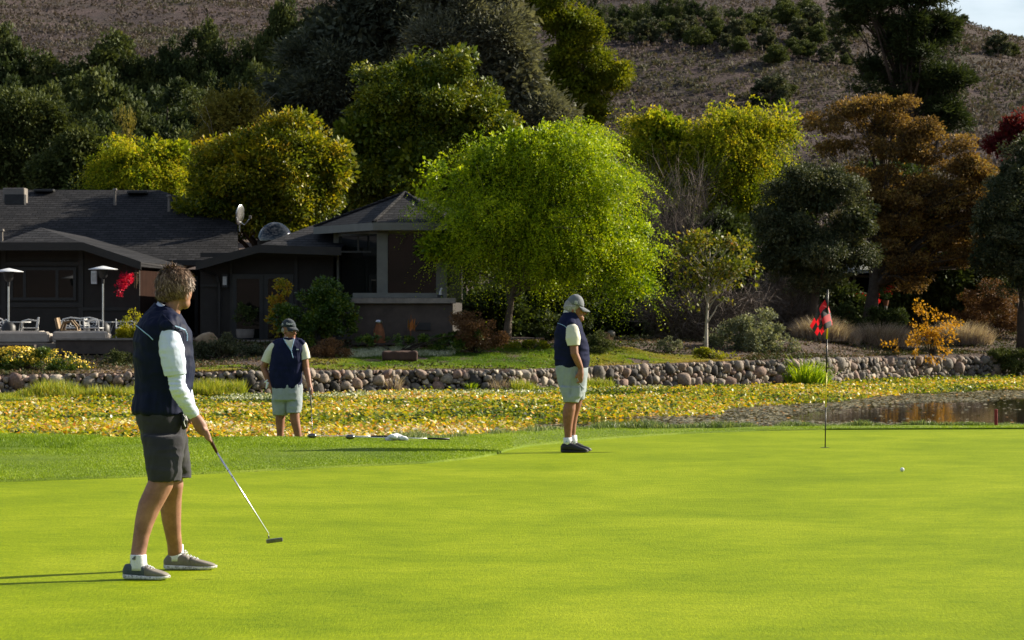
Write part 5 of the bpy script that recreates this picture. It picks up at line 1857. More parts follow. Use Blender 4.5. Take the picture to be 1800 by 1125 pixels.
# rust obelisk, canna, carved seat, boulders, pedestal pot
b0 = W(666, 603, 80)
t = thing('rusted_obelisk', 'rusty tapering garden lantern post with a blue-grey cap under the turret', 'garden ornament', tuple(b0))
mk('post', *loft([(b0[0], b0[1], b0[2], .19, .19), (b0[0], b0[1], b0[2] + .35, .15, .15), (b0[0], b0[1], b0[2] + .56, .08, .08)], 8), M['rustm'], t)
mk('cap', *loft([(b0[0], b0[1], b0[2] + .56, .10, .10), (b0[0], b0[1], b0[2] + .60, .11, .11), (b0[0], b0[1], b0[2] + .65, .06, .06)], 12), M['steel'], t)
b0 = W(722, 592, 80.2)
t = thing('canna_plant', 'canna with orange-tinged upright leaves before the turret base', 'plant', tuple(b0))
P0 = np.repeat([b0], 9, 0) + rng.normal(0, .04, (9, 3)) * [1, 1, 0]
Dv = np.stack([rng.normal(0, .3, 9), rng.normal(0, .3, 9), np.ones(9)], -1)
quads('leaves', kites(P0 + [0, 0, .15], Dv, U(.25, .45, 9), .11), leafmat('canna_leaves', [(.10, .13, .02), (.42, .14, .03), (.6, .2, .04)], .4, .4, .4), t, v=U(0, 1, 9))
MB().add(tube([b0, b0 + [0, 0, .3], b0 + [.01, 0, .62]], [.02, .015, .01], 6)).build('stem', M['rustm'], t)
b0 = W(703, 634, 77.3)
t = thing('stone_bench', 'low brown stone block seat on the shaded lawn', 'bench', tuple(b0))
V, Fc, N_ = blob([obox(b0 + [0, 0, .13], .95, .36, .26, .05, .03)], .03, 3)
mk('block', V + N_ * (vnoise(V, 6) - .5)[:, None] * .06, Fc, M['brickw'], t, smooth=True)


def boulder(px, py, d, r, label, mat='rock'):
    c = W(px, py, d)
    V, Fc = stone(c, r, int(px), .75)
    o = mk('boulder', V, Fc, M[mat], loc=tuple(c - [0, 0, r[2]]), smooth=True)
    tag(o, label, 'boulder')


boulder(362, 601, 77.5, (.42, .3, .22), 'tan boulder with a flat sunlit top above the lavender')
boulder(982, 612, 81.5, (.30, .25, .12), 'pale low rock behind the profile golfer')
c = W(1067, 594, 82)
t = thing('cut_log', 'sawn orange-brown log lying behind the dark clipped shrub', 'log', tuple(c - [0, 0, .14]))
mk('bark_shell', *tube([c + [-.18, .1, 0], c + [.12, -.05, 0]], .17, 14), M['wood'], t, smooth=False)
mk('knob', *ell(c + [.12, -.02, .12], .12, .12, .10, 12, 8), M['concrete'], t, smooth=True)
b0 = W(774, 523, 81.3)
t = thing('stone_figurine', 'little pale figurine on a dark block on the turret ledge', 'ornament', tuple(b0))
MB().add(obox(b0 + [0, 0, .04], .18, .14, .08, 0, .01)).build('base', M['black'], t)
V, Fc, N_ = blob([tube([b0 + [0, 0, .07], b0 + [.0, 0, .15], b0 + [.015, 0, .22]], [.045, .035, .02], 10), ell(b0 + [.03, 0, .25], .035, .025, .03)], .008, 2)
mk('figure', V, Fc, M['castw'], t, smooth=True)

# ---- cottage at the right, seen through the trees
cot = thing('cottage', 'pale cottage porch glimpsed under the boughs of the rust tree', 'house', tuple(W(1500, 570, 104)))
MB().add(wbox(1380, 1720, 466, 590, 104, .3)).build('wall', M['stucco2'], cot)
mb = MB()
mb.add(slab([W(1370, 474, 102.3), W(1740, 474, 102.3), W(1740, 440, 106), W(1370, 440, 106)], .12))
mb.build('roof', plain('pale_shakes', [(0.20, 0.21, 0.20), (0.32, 0.33, 0.31)], 5, .8, bmp=.5), cot)
for px in (1463, 1540):
    MB().add(wbox(px - 3.5, px + 3.5, 474, 580, 102.5, .14)).build('porch_post', M['castw'], cot)
wn = MB().add(wbox(1500, 1538, 484, 530, 103.9, .08)).build('window', M['castw'], cot)
MB().add(wbox(1504, 1534, 488, 526, 103.87, .02)).build('pane', M['glass'], wn)
MB().add(wbox(1556, 1590, 482, 580, 103.9, .08)).build('door', M['trim'], cot)
f = thing('picket_fence', 'grey board fence beside the cottage porch', 'fence', tuple(W(1425, 560, 100)))
for k in range(13):
    MB().add(wbox(1392 + k * 6, 1396.6 + k * 6, 508 + (k % 3), 572, 100, .03)).build('picket', M['stonecap'], f)
MB().add(wbox(1392, 1470, 520, 524, 100.04, .04)).build('rail', M['stonecap'], f)
red = leafmat('red_petals', [(.30, .01, .015), (.62, .015, .02), (.75, .03, .03)], .4, .5, .3)
t = thing('red_flower_bed', 'bank of red geraniums behind the clipped hedge', 'flowers', tuple(W(1500, 545, 98)))
L = LB(98, (1480, 528, 12, 14), (1500, 532, 16, 14), (1522, 530, 18, 13), (1540, 522, 8, 12))
V, v, c, u, r = foliage(L, 120, 22, .13, .07, 'broad')
quads('flowers', V, red, t, v=np.clip(v, 0, 1))
V, v, c, u, r = foliage(L - np.array([0, 0, .12, 0, 0, 0]), 60, 22, .13, .08, 'broad')
quads('leaves', V, leaf('ygreen'), t, v=np.clip(v - .3, 0, 1))
b0 = W(1557, 532, 97)
t = thing('flower_pot', 'clay pot of pink-red flowers to the right of the geranium bank', 'flower pot', tuple(b0 - [0, 0, .1]))
mk('pot', *loft([(b0[0], b0[1], b0[2] - .1, .07, .07), (b0[0], b0[1], b0[2] + .08, .11, .11)], 14), M['rustm'], t)
MB().add(tube([b0 - [0, 0, 1.1], b0 - [0, 0, .1]], .05, 8)).build('pedestal', M['stonecap'], t)
L = LB(97, (1557, 518, 11, 8), (1552, 508, 5, 5))
V, v, c, u, r = foliage(L, 30, 16, .1, .06, 'broad')
quads('leaves', V, leaf('citrus'), t, v=np.clip(v, 0, 1))
L = LB(97, (1557, 511, 9, 6), (1563, 507, 4, 4))
V, v, c, u, r = foliage(L, 12, 10, .07, .05, 'broad')
quads('flowers', V, red, t, v=np.clip(v, 0, 1))
# ------------------------------------------------------------------ the golfers
def clothmat(name, ca, cb, bscale=14, rough=.85, sheen=.2, bmp=.35, coat=0):
    m, t, b = newmat(name)
    n = noise_node(t, 5, 4)
    t.links.new(ramp(t, n, [ca, cb], [.35, .65]), b.inputs['Base Color'])
    b.inputs['Roughness'].default_value = rough
    b.inputs['Sheen Weight'].default_value = sheen
    b.inputs['Specular IOR Level'].default_value = .12
    bump(t, b, noise_node(t, bscale, 4, .55, dist=.8), bmp, .012)
    return m


def skinmat(name, ca, cb):
    m, t, b = newmat(name)
    n = noise_node(t, 11, 7, .7)
    t.links.new(ramp(t, n, [tuple(c * .8 for c in ca), cb], [.32, .68]), b.inputs['Base Color'])
    b.inputs['Roughness'].default_value = .55
    b.inputs['Specular IOR Level'].default_value = .35
    b.inputs['Subsurface Weight'].default_value = .06
    b.inputs['Subsurface Radius'].default_value = (.02, .008, .004)
    bump(t, b, noise_node(t, 160, 3, .6), .15, .002)
    return m


M['skin'] = skinmat('sunned_skin', (0.27, 0.125, 0.078), (0.38, 0.19, 0.125))
M['skin2'] = skinmat('tanned_skin', (0.24, 0.10, 0.055), (0.34, 0.15, 0.09))
M['navy'] = clothmat('navy_vest_cloth', (0.003, 0.006, 0.024), (0.006, 0.010, 0.036), 9, .65, .0, .25)
M['navy2'] = clothmat('navy_knit', (0.005, 0.008, 0.032), (0.010, 0.013, 0.048), 9, .85, .0, .3)
M['shirt'] = clothmat('white_shirt', (0.56, 0.64, 0.80), (0.66, 0.73, 0.88), 8, .8, .1, .3)
M['cream'] = clothmat('cream_polo', (0.60, 0.58, 0.48), (0.70, 0.68, 0.58), 10, .85, .1, .3)
M['charcoal'] = clothmat('charcoal_shorts', (0.028, 0.027, 0.033), (0.045, 0.044, 0.052), 8, .85, .1, .35)
M['greyshort'] = clothmat('pale_grey_shorts', (0.25, 0.29, 0.32), (0.32, 0.36, 0.39), 8, .8, .1, .3)
M['sock'] = clothmat('white_sock', (0.72, 0.73, 0.76), (0.82, 0.83, 0.85), 60, .9, .1, .3)
M['piping'] = plain('pale_blue_piping', (0.32, 0.50, 0.72), 5, .6, bmp=0)
M['shoe_a'] = plain('blue_grey_shoe', [(0.05, 0.065, 0.085), (0.08, 0.10, 0.125)], 20, .6, bmp=.2)
M['shoe_b'] = plain('taupe_shoe', [(0.16, 0.14, 0.12), (0.24, 0.215, 0.185)], 20, .65, bmp=.2)
M['sole'] = plain('white_speckled_sole', [(0.05, 0.05, 0.05), (0.72, 0.70, 0.66), (0.8, 0.78, 0.74)], 60, .6, bmp=.1)
M['blackshoe'] = plain('black_leather', [(0.010, 0.010, 0.011), (0.022, 0.022, 0.024)], 20, .45, bmp=.15)
M['capgrey'] = clothmat('grey_cap', (0.12, 0.13, 0.15), (0.17, 0.18, 0.20), 30, .8)
M['capdark'] = clothmat('dark_cap', (0.018, 0.026, 0.036), (0.030, 0.042, 0.055), 30, .8)
M['grip'] = plain('maroon_grip', [(0.03, 0.008, 0.008), (0.07, 0.018, 0.016)], 40, .6, bmp=.3)
M['chrome'] = plain('polished_shaft', [(0.82, 0.80, 0.78), (0.9, 0.88, 0.86)], 8, .2, 1.0, bmp=0)
M['clubhead'] = plain('dark_club_metal', [(0.10, 0.10, 0.11), (0.22, 0.22, 0.23)], 20, .3, 1.0, bmp=.1)
M['hair_g'] = leafmat('brown_grey_hair', [(0.040, 0.021, 0.012), (0.10, 0.056, 0.032), (0.20, 0.125, 0.078), (0.44, 0.31, 0.22)], .0, .5, .3)
M['hair_w'] = leafmat('grey_hair', [(0.30, 0.28, 0.26), (0.48, 0.46, 0.43), (0.66, 0.64, 0.60)], .12, .5, .4)
M['lens'] = plain('dark_lens', (0.01, 0.01, 0.012), 5, .08, bmp=0, spec=.8)
M['lips'] = plain('lips', (0.28, 0.09, 0.065), 20, .5, bmp=0)
M['towel'] = clothmat('white_towel', (0.74, 0.75, 0.80), (0.84, 0.85, 0.88), 40, .95, .4, .6)


def capsule(P, R, n=10):
    """tube with round ends"""
    P = [np.array(p, float) for p in P]
    R = list(np.ones(len(P)) * np.asarray(R, float))
    t0 = P[0] - P[1]; t0 /= np.linalg.norm(t0) + 1e-9
    t1 = P[-1] - P[-2]; t1 /= np.linalg.norm(t1) + 1e-9
    PP = [P[0] + t0 * R[0] * .85, P[0] + t0 * R[0] * .5] + P + [P[-1] + t1 * R[-1] * .5, P[-1] + t1 * R[-1] * .85]
    RR = [R[0] * .5, R[0] * .86] + R + [R[-1] * .86, R[-1] * .5]
    return tube(PP, RR, n)


class Px:
    """pixel silhouettes of one figure -> metres at its own distance"""
    def __init__(s, d):
        s.d = d

    def p(s, px, py, dy=0.0):
        # lateral and height measured at the figure's own distance; dy moves it in depth
        q = W(px, py, s.d + dy)
        return q

    def m(s, n):
        return n * s.d / F

    def rings(s, rows):
        """rows: (py, px_left, px_right, depth_half, dy) top or bottom order -> loft rings"""
        out = []
        for r in rows:
            py, a, b_, dep = r[:4]
            dy = r[4] if len(r) > 4 else 0
            c = s.p((a + b_) / 2, py, dy)
            out.append((c[0], c[1], c[2], s.m(b_ - a) / 2, dep))
        out.sort(key=lambda q: q[2])
        return out


def finger(base, dirs, lens, r):
    P = [np.array(base, float)]
    for d_, l_ in zip(dirs, lens):
        P.append(P[-1] + unit(np.array(d_, float)) * l_)
    return capsule(P, np.linspace(r, r * .78, len(P)), 8)


def hair_strands(name, cen, rad, n, length, mat, parent, region, flow, w=.0032, lift=.35, rot=None):
    u = rdir(n * 3)
    u = u[region(u)][:n]
    n = len(u)
    P = cen + u * rad
    nrm = unit(u / np.array(rad))
    fl = unit(flow(u))
    fl = unit(fl - nrm * (fl * nrm).sum(1)[:, None] + rng.normal(0, .22, (n, 3)))
    L_ = length * U(.55, 1.15, n)[:, None]
    lump = vnoise(u * 3 + 5, 2.2)[:, None]
    D1 = unit(fl + nrm * (lift + .5 * (lump - .4)))
    D2 = unit(fl * 1.0 - nrm * .15 + rng.normal(0, .15, (n, 3)))
    A, B, Cc = P - nrm * .004, P + D1 * L_ * .5, P + D1 * L_ * .5 + D2 * L_ * .5
    sd_ = unit(np.cross(fl, nrm)) * w
    q1 = np.stack([A - sd_, A + sd_, B + sd_, B - sd_], 1)
    q2 = np.stack([B - sd_, B + sd_, Cc + sd_ * .3, Cc - sd_ * .3], 1)
    v = np.clip(lump[:, 0] * .25 + U(0, 1, n) ** 1.4 * .85, 0, 1)
    return quads(name, np.concatenate([q1, q2]), mat, parent, v=np.concatenate([v, v]))


def wr(V, N, amp, sx, sy, sz, seed=0.0):
    """cloth folds: displacement by stretched noise"""
    q = V * np.array([sx, sy, sz]) + seed
    f = (fbm(q, 1.0, 3) - .5) * 2
    rdg = 1 - np.abs((vnoise(q * 1.3 + 9, 1.0) - .5) * 2)
    return V + N * (amp * (f * .7 + (rdg - .5) * .6))[:, None]


def shoe(heel, toe, w, h, mats, parent, two=True, sole='sole', laces=True):
    """heel, toe: ground points; builds upper (+toe cap), sole and laces"""
    heel, toe = np.array(heel, float), np.array(toe, float)
    L_ = np.linalg.norm(toe - heel)
    u = (toe - heel) / L_
    s_ = np.array([-u[1], u[0], 0])
    up = np.array([0, 0, 1.0])

    def outline(t_):
        return w * .5 * (np.interp(t_, [0, .03, .12, .3, .5, .7, .85, .95, 1.0], [.25, .55, .78, .80, .80, 1.0, .92, .6, .28]))

    n = 18
    ts = np.linspace(0, 1, 17)
    # sole
    def sect(zs, k, ts=ts):
        V = []
        for t_, z0, z1 in zip(ts, zs[0], zs[1]):
            c = heel + u * L_ * t_
            hw = outline(t_) * k
            for a in range(n):
                th = 2 * math.pi * a / n
                x, z = math.cos(th), math.sin(th)
                x = math.copysign(abs(x) ** .6, x)
                z = math.copysign(abs(z) ** .6, z)
                V.append(c + s_ * hw * x + up * ((z0 + z1) / 2 + (z1 - z0) / 2 * z))
        m_ = len(ts)
        Fc = [[i * n + q, i * n + (q + 1) % n, (i + 1) * n + (q + 1) % n, (i + 1) * n + q] for i in range(m_ - 1) for q in range(n)]
        Fc += [list(range(n - 1, -1, -1)), list(range((m_ - 1) * n, m_ * n))]
        return np.array(V), Fc
    z0 = np.interp(ts, [0, .06, .85, 1], [.008, 0, 0, .014])
    z1 = np.interp(ts, [0, .2, .6, 1], [.034, .032, .026, .028])
    sh = mk('sole', *sect((z0, z1), 1.08), M[sole], parent, smooth=True)
    zt = np.interp(ts, [0, .04, .15, .27, .36, .5, .65, .8, .92, 1.0], [.062, .088, .092, .094, .100, .082, .064, .052, .042, .026]) * h / .1
    V, Fc = sect((z1 * .6, zt), 1.0)
    back = ts < .56
    k = int(back.sum())
    if two:
        mk('shoe_upper', *sect(((z1 * .6)[:k], zt[:k]), 1.0, ts[:k]), M[mats[0]], parent, smooth=True)
        mk('toe_box', *sect(((z1 * .6)[k - 1:], zt[k - 1:] * .995), .995, ts[k - 1:]), M[mats[1]], parent, smooth=True)
    else:
        mk('shoe_upper', V, Fc, M[mats[0]], parent, smooth=True)
    if laces:
        mb = MB()
        for t_ in (.38, .44, .50, .56, .62):
            z = float(np.interp(t_, ts, zt)) + .003
            hw = outline(t_) * .42
            c = heel + u * L_ * t_ + up * z
            mb.add(tube([c - s_ * hw - up * .008, c - s_ * hw * .4 + up * .004 + u * .006, c + s_ * hw * .4 + up * .004, c + s_ * hw - up * .008 + u * .008], .0032, 5))
        c = heel + u * L_ * .40 + up * (float(np.interp(.4, ts, zt)) + .006)
        for sg in (-1, 1):
            mb.add(tube([c, c + s_ * sg * .02 + up * .018, c + s_ * sg * .035 + up * .004 + u * .01, c + s_ * sg * .01], .0028, 5))
        mb.build('laces', M['sock' if two else 'blackshoe'], parent)


# =========================================================== golfer with the putter (near, left)
G = Px(16.85)
root = W(275, 1011, 16.85); root[2] = 0
g1 = thing('person', 'man in navy vest, white sleeves and charcoal shorts, back to us, lowering a putter', 'person', tuple(root))
nearF, farF = 16.62, 17.28          # distances of near and far foot
parts = []
# near (right) leg
def leg(rows, dpar=.9):
    """rows: (py, left, right, d)"""
    P, R = [], []
    for py, a, b_, d in rows:
        P.append(W((a + b_) / 2, py, d))
        R.append((b_ - a) / 2 * d / F)
    return capsule(P, R, 16)


parts.append(leg([(775, 272, 302, 16.85), (800, 270, 306, 16.76), (832, 266, 308, 16.70), (850, 260, 305, 16.69), (868, 252, 295, 16.68), (890, 242, 283, 16.67), (915, 237, 272, 16.66), (940, 234, 263.5, 16.65), (960, 231.5, 259, 16.64), (975, 229.5, 257, 16.63), (988, 228, 257, 16.62)]))
parts.append(leg([(775, 285, 312, 16.98), (800, 290, 316, 17.03), (832, 292, 320, 17.1), (850, 286, 323, 17.12), (870, 281.5, 320, 17.15), (893, 281, 319, 17.18), (915, 284.5, 318.5, 17.2), (935, 289, 318.5, 17.22), (955, 293.5, 320, 17.25), (975, 295, 322, 17.28)]))
# feet inside the shoes
parts.append(capsule([W(238, 1000, nearF), W(262, 1004, nearF), W(285, 1008, nearF)], [.028, .024, .018]))
parts.append(capsule([W(308, 985, farF), W(335, 989, farF), W(362, 992, farF)], [.028, .024, .018]))
# pelvis, trunk, neck
parts.append(loft(G.rings([(765, 258, 316, .10), (735, 250, 318, .12), (700, 245, 325, .14), (660, 246, 330, .15), (620, 245, 330, .17), (590, 250, 328, .19), (572, 258, 318, .18), (560, 268, 314, .12)]), 24))
parts.append(capsule([G.p(296, 565), G.p(303, 545), G.p(309, 524)], [.064, .050, .050]))
# arms
sh, el, wrst = G.p(298, 590, -.19), G.p(313, 683, -.25), G.p(339, 728, -.18)
parts.append(capsule([sh, (sh + el) / 2, el, (el + wrst) / 2 + [0, 0, 0], wrst], [.045, .040, .032, .029, .028]))
shl, ell_, wrl = G.p(300, 590, .20), G.p(322, 672, .27), G.p(334, 715, .15)
parts.append(capsule([shl, (shl + ell_) / 2, ell_, (ell_ + wrl) / 2, wrl], [.042, .038, .032, .030, .027]))
# near hand holding the grip
hc = G.p(352, 748, -.17)
parts.append(capsule([wrst, G.p(346, 738, -.175), hc, G.p(357, 757, -.165)], [.029, .036, .040, .034]))
gp0, gp1 = G.p(361, 757, -.14), G.p(381, 795, -.12)
gd = unit(gp1 - gp0)
for k in range(4):
    b_ = G.p(358 + k * 2.0, 751 + k * 6.0, -.200)
    cdir = unit(np.array([.75, .25, -.45]))
    parts.append(finger(b_ + np.array([-.012, .01, 0]), [(.5, -.45, -.5), (.85, .35, -.35), (-.05, .95, -.25)], [.030 - .002 * k, .026, .020], .0105 - .0006 * k))
parts.append(finger(G.p(350, 745, -.15), [(.7, .5, -.7), (.55, -.1, -.8), (.45, -.15, -.9)], [.03, .032, .024], .0115))
# far hand, tucked at the pocket
parts.append(capsule([wrl, G.p(330, 730, .13), G.p(326, 742, .12)], [.027, .036, .032]))
for k in range(4):
    parts.append(finger(G.p(322 + k * 3, 742, .11 + .012 * k), [(-.2, 0, -1), (-.3, -.1, -.9), (-.3, -.2, -.8)], [.032, .022, .018], .009))
parts.append(finger(G.p(332, 730, .10), [(.3, -.4, -.8), (.1, -.2, -1)], [.03, .025], .0105))
# head: skull, face turned to the right and away
parts.append(ell(G.p(307, 501, .0), .092, .076, .096, 20, 14, roty(.12)))
parts.append(ell(G.p(321, 517, .02), .052, .058, .066, 16, 12))
parts.append(ell(G.p(327, 514, .035), .036, .048, .058, 16, 12))
parts.append(ell(G.p(324, 533, .025), .036, .048, .036, 16, 12))      # jaw
parts.append(ell(G.p(327.5, 538, .04), .017, .026, .018, 12, 8))       # chin
V, Fc, N_ = blob(parts, .0075, 4)
b1 = mk('body', V, Fc, M['skin'], g1, smooth=True)
# ear (near side)
V, Fc, N_ = blob([ell(G.p(326, 519, -.046), .011, .010, .026, 12, 10, roty(.25)), ell(G.p(325.5, 525, -.044), .008, .008, .012)], .004, 2)
mk('ear', V, Fc, M['skin'], g1, smooth=True)
# hair
hcn = G.p(307, 499.5, .0)
ax = np.array([1, .25, 0]) / np.linalg.norm([1, .25, 0])


def hreg1(u):
    f = u @ np.array([.70, .70, -.10])
    return (u[:, 2] > -.92 + .24 * (u[:, 0] + 1)) & ~((f > .62) & (u[:, 2] < .45)) & ~((u[:, 0] > .80) & (u[:, 2] < -.15))


capV, capF, capN = blob([ell(hcn, .104, .085, .101, 24, 16, roty(.12)), ell(G.p(292, 515, 0), .056, .066, .044)], .006, 2)
msk = hreg1(unit((capV - hcn) / np.array([.104, .085, .101])))
cap_q = capF[msk[capF].all(1)]
capV = capV + capN * ((fbm(capV, 45, 3) - .5) * .007)[:, None]
hb = mk('hair', capV, cap_q, M['hair_g'], g1, smooth=True, v=np.clip(fbm(capV, 60, 3) * 1.1 - .2, 0, 1))
hair_strands('hair_strands', hcn, np.array([.104, .085, .101]), 12000, .042, M['hair_g'], hb, hreg1,
             lambda u: np.stack([.35 - u[:, 0] * .2, 0 * u[:, 0], -.75 - .2 * u[:, 2]], -1) + u * np.array([.6, .6, 0]) * (u[:, 2:3] > .3), .0022, .13)
hair_strands('hair_strands', G.p(292, 516, 0), np.array([.056, .067, .045]), 1800, .03, M['hair_g'], hb, lambda u: (u[:, 0] < .6) & (u[:, 2] > -.75) & (u[:, 2] < .5),
             lambda u: np.stack([.25 + 0 * u[:, 0], 0 * u[:, 0], -1 + 0 * u[:, 0]], -1), .0026, .12)
# shirt collar, short sleeve, under-sleeve
def band(c0, c1, r0, r1, ry0, ry1, tilt, th=.010, vox=.005):
    """a collar: tilted ring of cloth from c0 (low) to c1 (high)"""
    V, Fc = [], []
    n = 36
    for c, r, ry in ((c0, r0, ry0), ((np.array(c0) + c1) / 2, (r0 + r1) / 2 * .99, (ry0 + ry1) / 2 * .99), (c1, r1, ry1), (c1, r1 - th, ry1 - th), (c0, r0 - th, ry0 - th)):
        for k in range(n):
            a_ = 2 * math.pi * k / n
            V.append(np.array(c) + [r * math.cos(a_), ry * math.sin(a_), -tilt * r * math.cos(a_)])
    m_ = 5
    for i in range(m_):
        for k in range(n):
            Fc.append([i * n + k, i * n + (k + 1) % n, ((i + 1) % m_) * n + (k + 1) % n, ((i + 1) % m_) * n + k])
    return np.array(V), Fc


mk('shirt_collar', *band(G.p(296, 556), G.p(298, 543.5), .083, .070, .080, .068, .66), M['shirt'], g1, smooth=True)
V, Fc, N_ = blob([capsule([sh + [0, 0, -.005], sh + (el - sh) * .25, sh + (el - sh) * .52, sh + (el - sh) * .70], [.060, .074, .069, .064], 18)], .007, 3)
V = wr(V, N_, .014, 12, 12, 6, 3)
V = wr(V, N_, .008, 10, 10, 26, 5)
cut = (sh + (el - sh) * .745)
nd = unit(np.array([.12, 0, -1.0]))
V = V - np.maximum((V - cut) @ nd, 0)[:, None] * nd
mk('short_sleeve', V, Fc, M['shirt'], g1, smooth=True)
V, Fc, N_ = blob([capsule([sh + (el - sh) * .6, el + [.0, 0, .0], (el + wrst) / 2, wrst + (wrst - el) * -.02], [.052, .050, .045, .037], 18)], .006, 3)
V = wr(V, N_, .014, 9, 9, 30, 7)
mk('under_sleeve', V, Fc, M['shirt'], g1, smooth=True)
V, Fc, N_ = blob([capsule([shl, shl + (ell_ - shl) * .6], [.07, .062], 16), capsule([shl + (ell_ - shl) * .6, ell_, wrl], [.05, .046, .035], 16)], .008, 3)
mk('far_sleeve', V, Fc, M['shirt'], g1, smooth=True)
# vest
vp = [loft(G.rings([(727, 236, 330, .165), (722, 234, 330, .168), (705, 236, 332, .165), (690, 238, 334, .162), (676, 238, 337, .165), (650, 236.5, 340, .178), (621, 235.5, 340, .195), (600, 237.5, 337, .212),
                    (585, 240, 333, .218), (572, 244, 328, .205), (562, 249, 323, .17), (554, 256, 317, .13), (547, 262, 309, .098), (541, 267, 300, .085)]), 40, 2.2),
      capsule([G.p(296, 566, -.10), G.p(297, 575, -.185)], [.064, .060]), capsule([G.p(296, 566, .10), G.p(298, 575, .185)], [.062, .052])]
V, Fc, N_ = blob(vp, .0075, 3)
V = wr(V, N_, .020, 6, 6, 9, 1)
V = wr(V, N_, .012, 19, 19, 5, 4)
mk('vest', V, Fc, M['navy'], g1, smooth=True)
# collar of the vest and pale blue piping
mk('vest_collar', *band(G.p(292, 561), G.p(295, 547), .100, .081, .098, .080, .62), M['navy'], g1, smooth=True)


def on_surface(V, P, off=.003):
    """pull points P onto the camera side of the cloud V"""
    out = []
    for p in P:
        m_ = np.hypot(V[:, 0] - p[0], V[:, 2] - p[2]) < .016
        y = V[m_, 1].min() if m_.any() else p[1]
        out.append([p[0], y - off, p[2]])
    return np.array(out)


vest = [o for o in g1.children if o.name.startswith('vest')][0]
vv_ = np.array([v_.co[:] for v_ in vest.data.vertices]) + wloc(g1)
P = [G.p(*q) for q in ((243.5, 572), (252, 577), (262, 584), (270, 590), (277, 597))]
mk('piping', *tube(on_surface(vv_, P), .0028, 6), M['piping'], g1)
P = [G.p(*q) for q in ((316, 573), (324, 576), (330, 580), (333, 588), (333, 599))]
mk('piping', *tube(on_surface(vv_, P, .004), .0032, 6), M['piping'], g1)
P = [G.p(*q) for q in ((292, 552), (304, 562), (316, 575), (324, 592), (327, 615), (327, 640))]
mk('seam', *tube(on_surface(vv_, P, .001), .003, 6), M['navy'], g1)
# shorts
sp = [loft(G.rings([(775, 250, 322, .155), (760, 246, 325, .16), (740, 241, 327, .165), (722, 240, 327, .155)]), 36, 2.3)]
def sleg(rows):
    out = []
    for py, a, b_, d in rows:
        c = W((a + b_) / 2, py, d)
        out.append((c[0], c[1], c[2], (b_ - a) / 2 * d / F, (b_ - a) / 2 * d / F * 1.02))
    out.sort(key=lambda q: q[2])
    return loft(out, 28, 2.2)


sp.append(sleg([(846, 260.5, 319, 16.70), (838, 260, 319.5, 16.70), (815, 257, 321, 16.71), (790, 253, 323, 16.73), (765, 249, 325, 16.77)]))
sp.append(sleg([(840, 283, 335, 17.10), (832, 283, 335, 17.10), (805, 280, 333, 17.05), (780, 276, 331, 17.0), (765, 270, 328, 16.95)]))
V, Fc, N_ = blob(sp, .0075, 3)
V = wr(V, N_, .018, 10, 10, 6, 2)
V = wr(V, N_, .010, 5, 5, 20, 6)
mk('shorts', V, Fc, M['charcoal'], g1, smooth=True)
# socks with a small dark mark of three bars, shoes
for (a, b_, y0, y1, d, tx) in ((229, 257, 976, 996, nearF - .005, 234), (295, 322, 958, 980, farF, 306)):
    c0, c1 = W((a + b_) / 2 + 1, y1, d), W((a + b_) / 2, y0, d)
    mk('sock', *tube([c0 - [0, 0, .02], c0, c1, c1 + [0, 0, .004]], [.05, .049, .0475, .046], 20, cap=True), M['sock'], g1, smooth=True)
    mb = MB()
    for q in range(3):
        p = W(tx + q * 2.1 - 1, y0 + 6, d - .052)
        hh = .010 + .006 * q
        mb.add(obox(p + [0, .004 + .0, hh / 2 - .006], .0042, .006, hh, 0))
    mb.build('sock_mark', M['frame'], g1)
shoe(W(216, 1016, nearF) * [1, 1, 0] + [0, .02, 0], W(300, 1020, nearF) * [1, 1, 0] + [0, -.05, 0], .105, .100, ('shoe_a', 'shoe_b'), g1)
shoe(W(288, 1000, farF) * [1, 1, 0] + [0, .0, 0], W(382, 1001, farF) * [1, 1, 0] + [0, -.02, 0], .105, .098, ('shoe_b', 'shoe_b'), g1)
# glove hanging from the back pocket
V, Fc, N_ = blob([capsule([G.p(322, 727, -.10), G.p(325, 740, -.11), G.p(323, 752, -.105)], [.016, .022, .014]), capsule([G.p(326, 742, -.11), G.p(329, 752, -.11)], [.008, .006])], .005, 2)
mk('glove', V, Fc, M['frame'], g1, smooth=True)
mk('glove_trim', *tube([G.p(322, 728, -.13), G.p(326, 735, -.137), G.p(323, 742, -.137), G.p(326, 750, -.13)], .0022, 5), M['sock'], g1)

# putter
pb = G.p(482, 948, -.02)
pt = thing('putter', 'shiny steel putter held low by the nearest golfer, glinting in the sun', 'golf club', tuple(G.p(366, 764, -.14)))
s0, s1 = G.p(355.5, 744.5, -.145), G.p(381, 795, -.12)
tip = G.p(471, 937, -.077)
mk('grip', *tube([s0, s0 + (s1 - s0) * .3, s1], [.014, .0135, .0085], 12), M['grip'], pt, smooth=True)
mk('shaft', *tube([s1, s1 + (tip - s1) * .5, tip, G.p(473, 946, -.06)], [.0062, .0055, .0048, .0045], 12), M['chrome'], pt, smooth=True)
mb = MB()
for f_ in (.22, .30):
    q = s1 + (tip - s1) * f_
    mb.add(tube([q - gd * .002, q + gd * .002], .0066, 10))
mb.build('shaft_band', M['frame'], pt)
V, Fc = obox((0, 0, 0), .098, .028, .024, 0, .004)
V = V @ roty(-.12).T @ rotz(.12).T
mk('head', V + G.p(482.5, 950, -.06), Fc, M['clubhead'], pt)

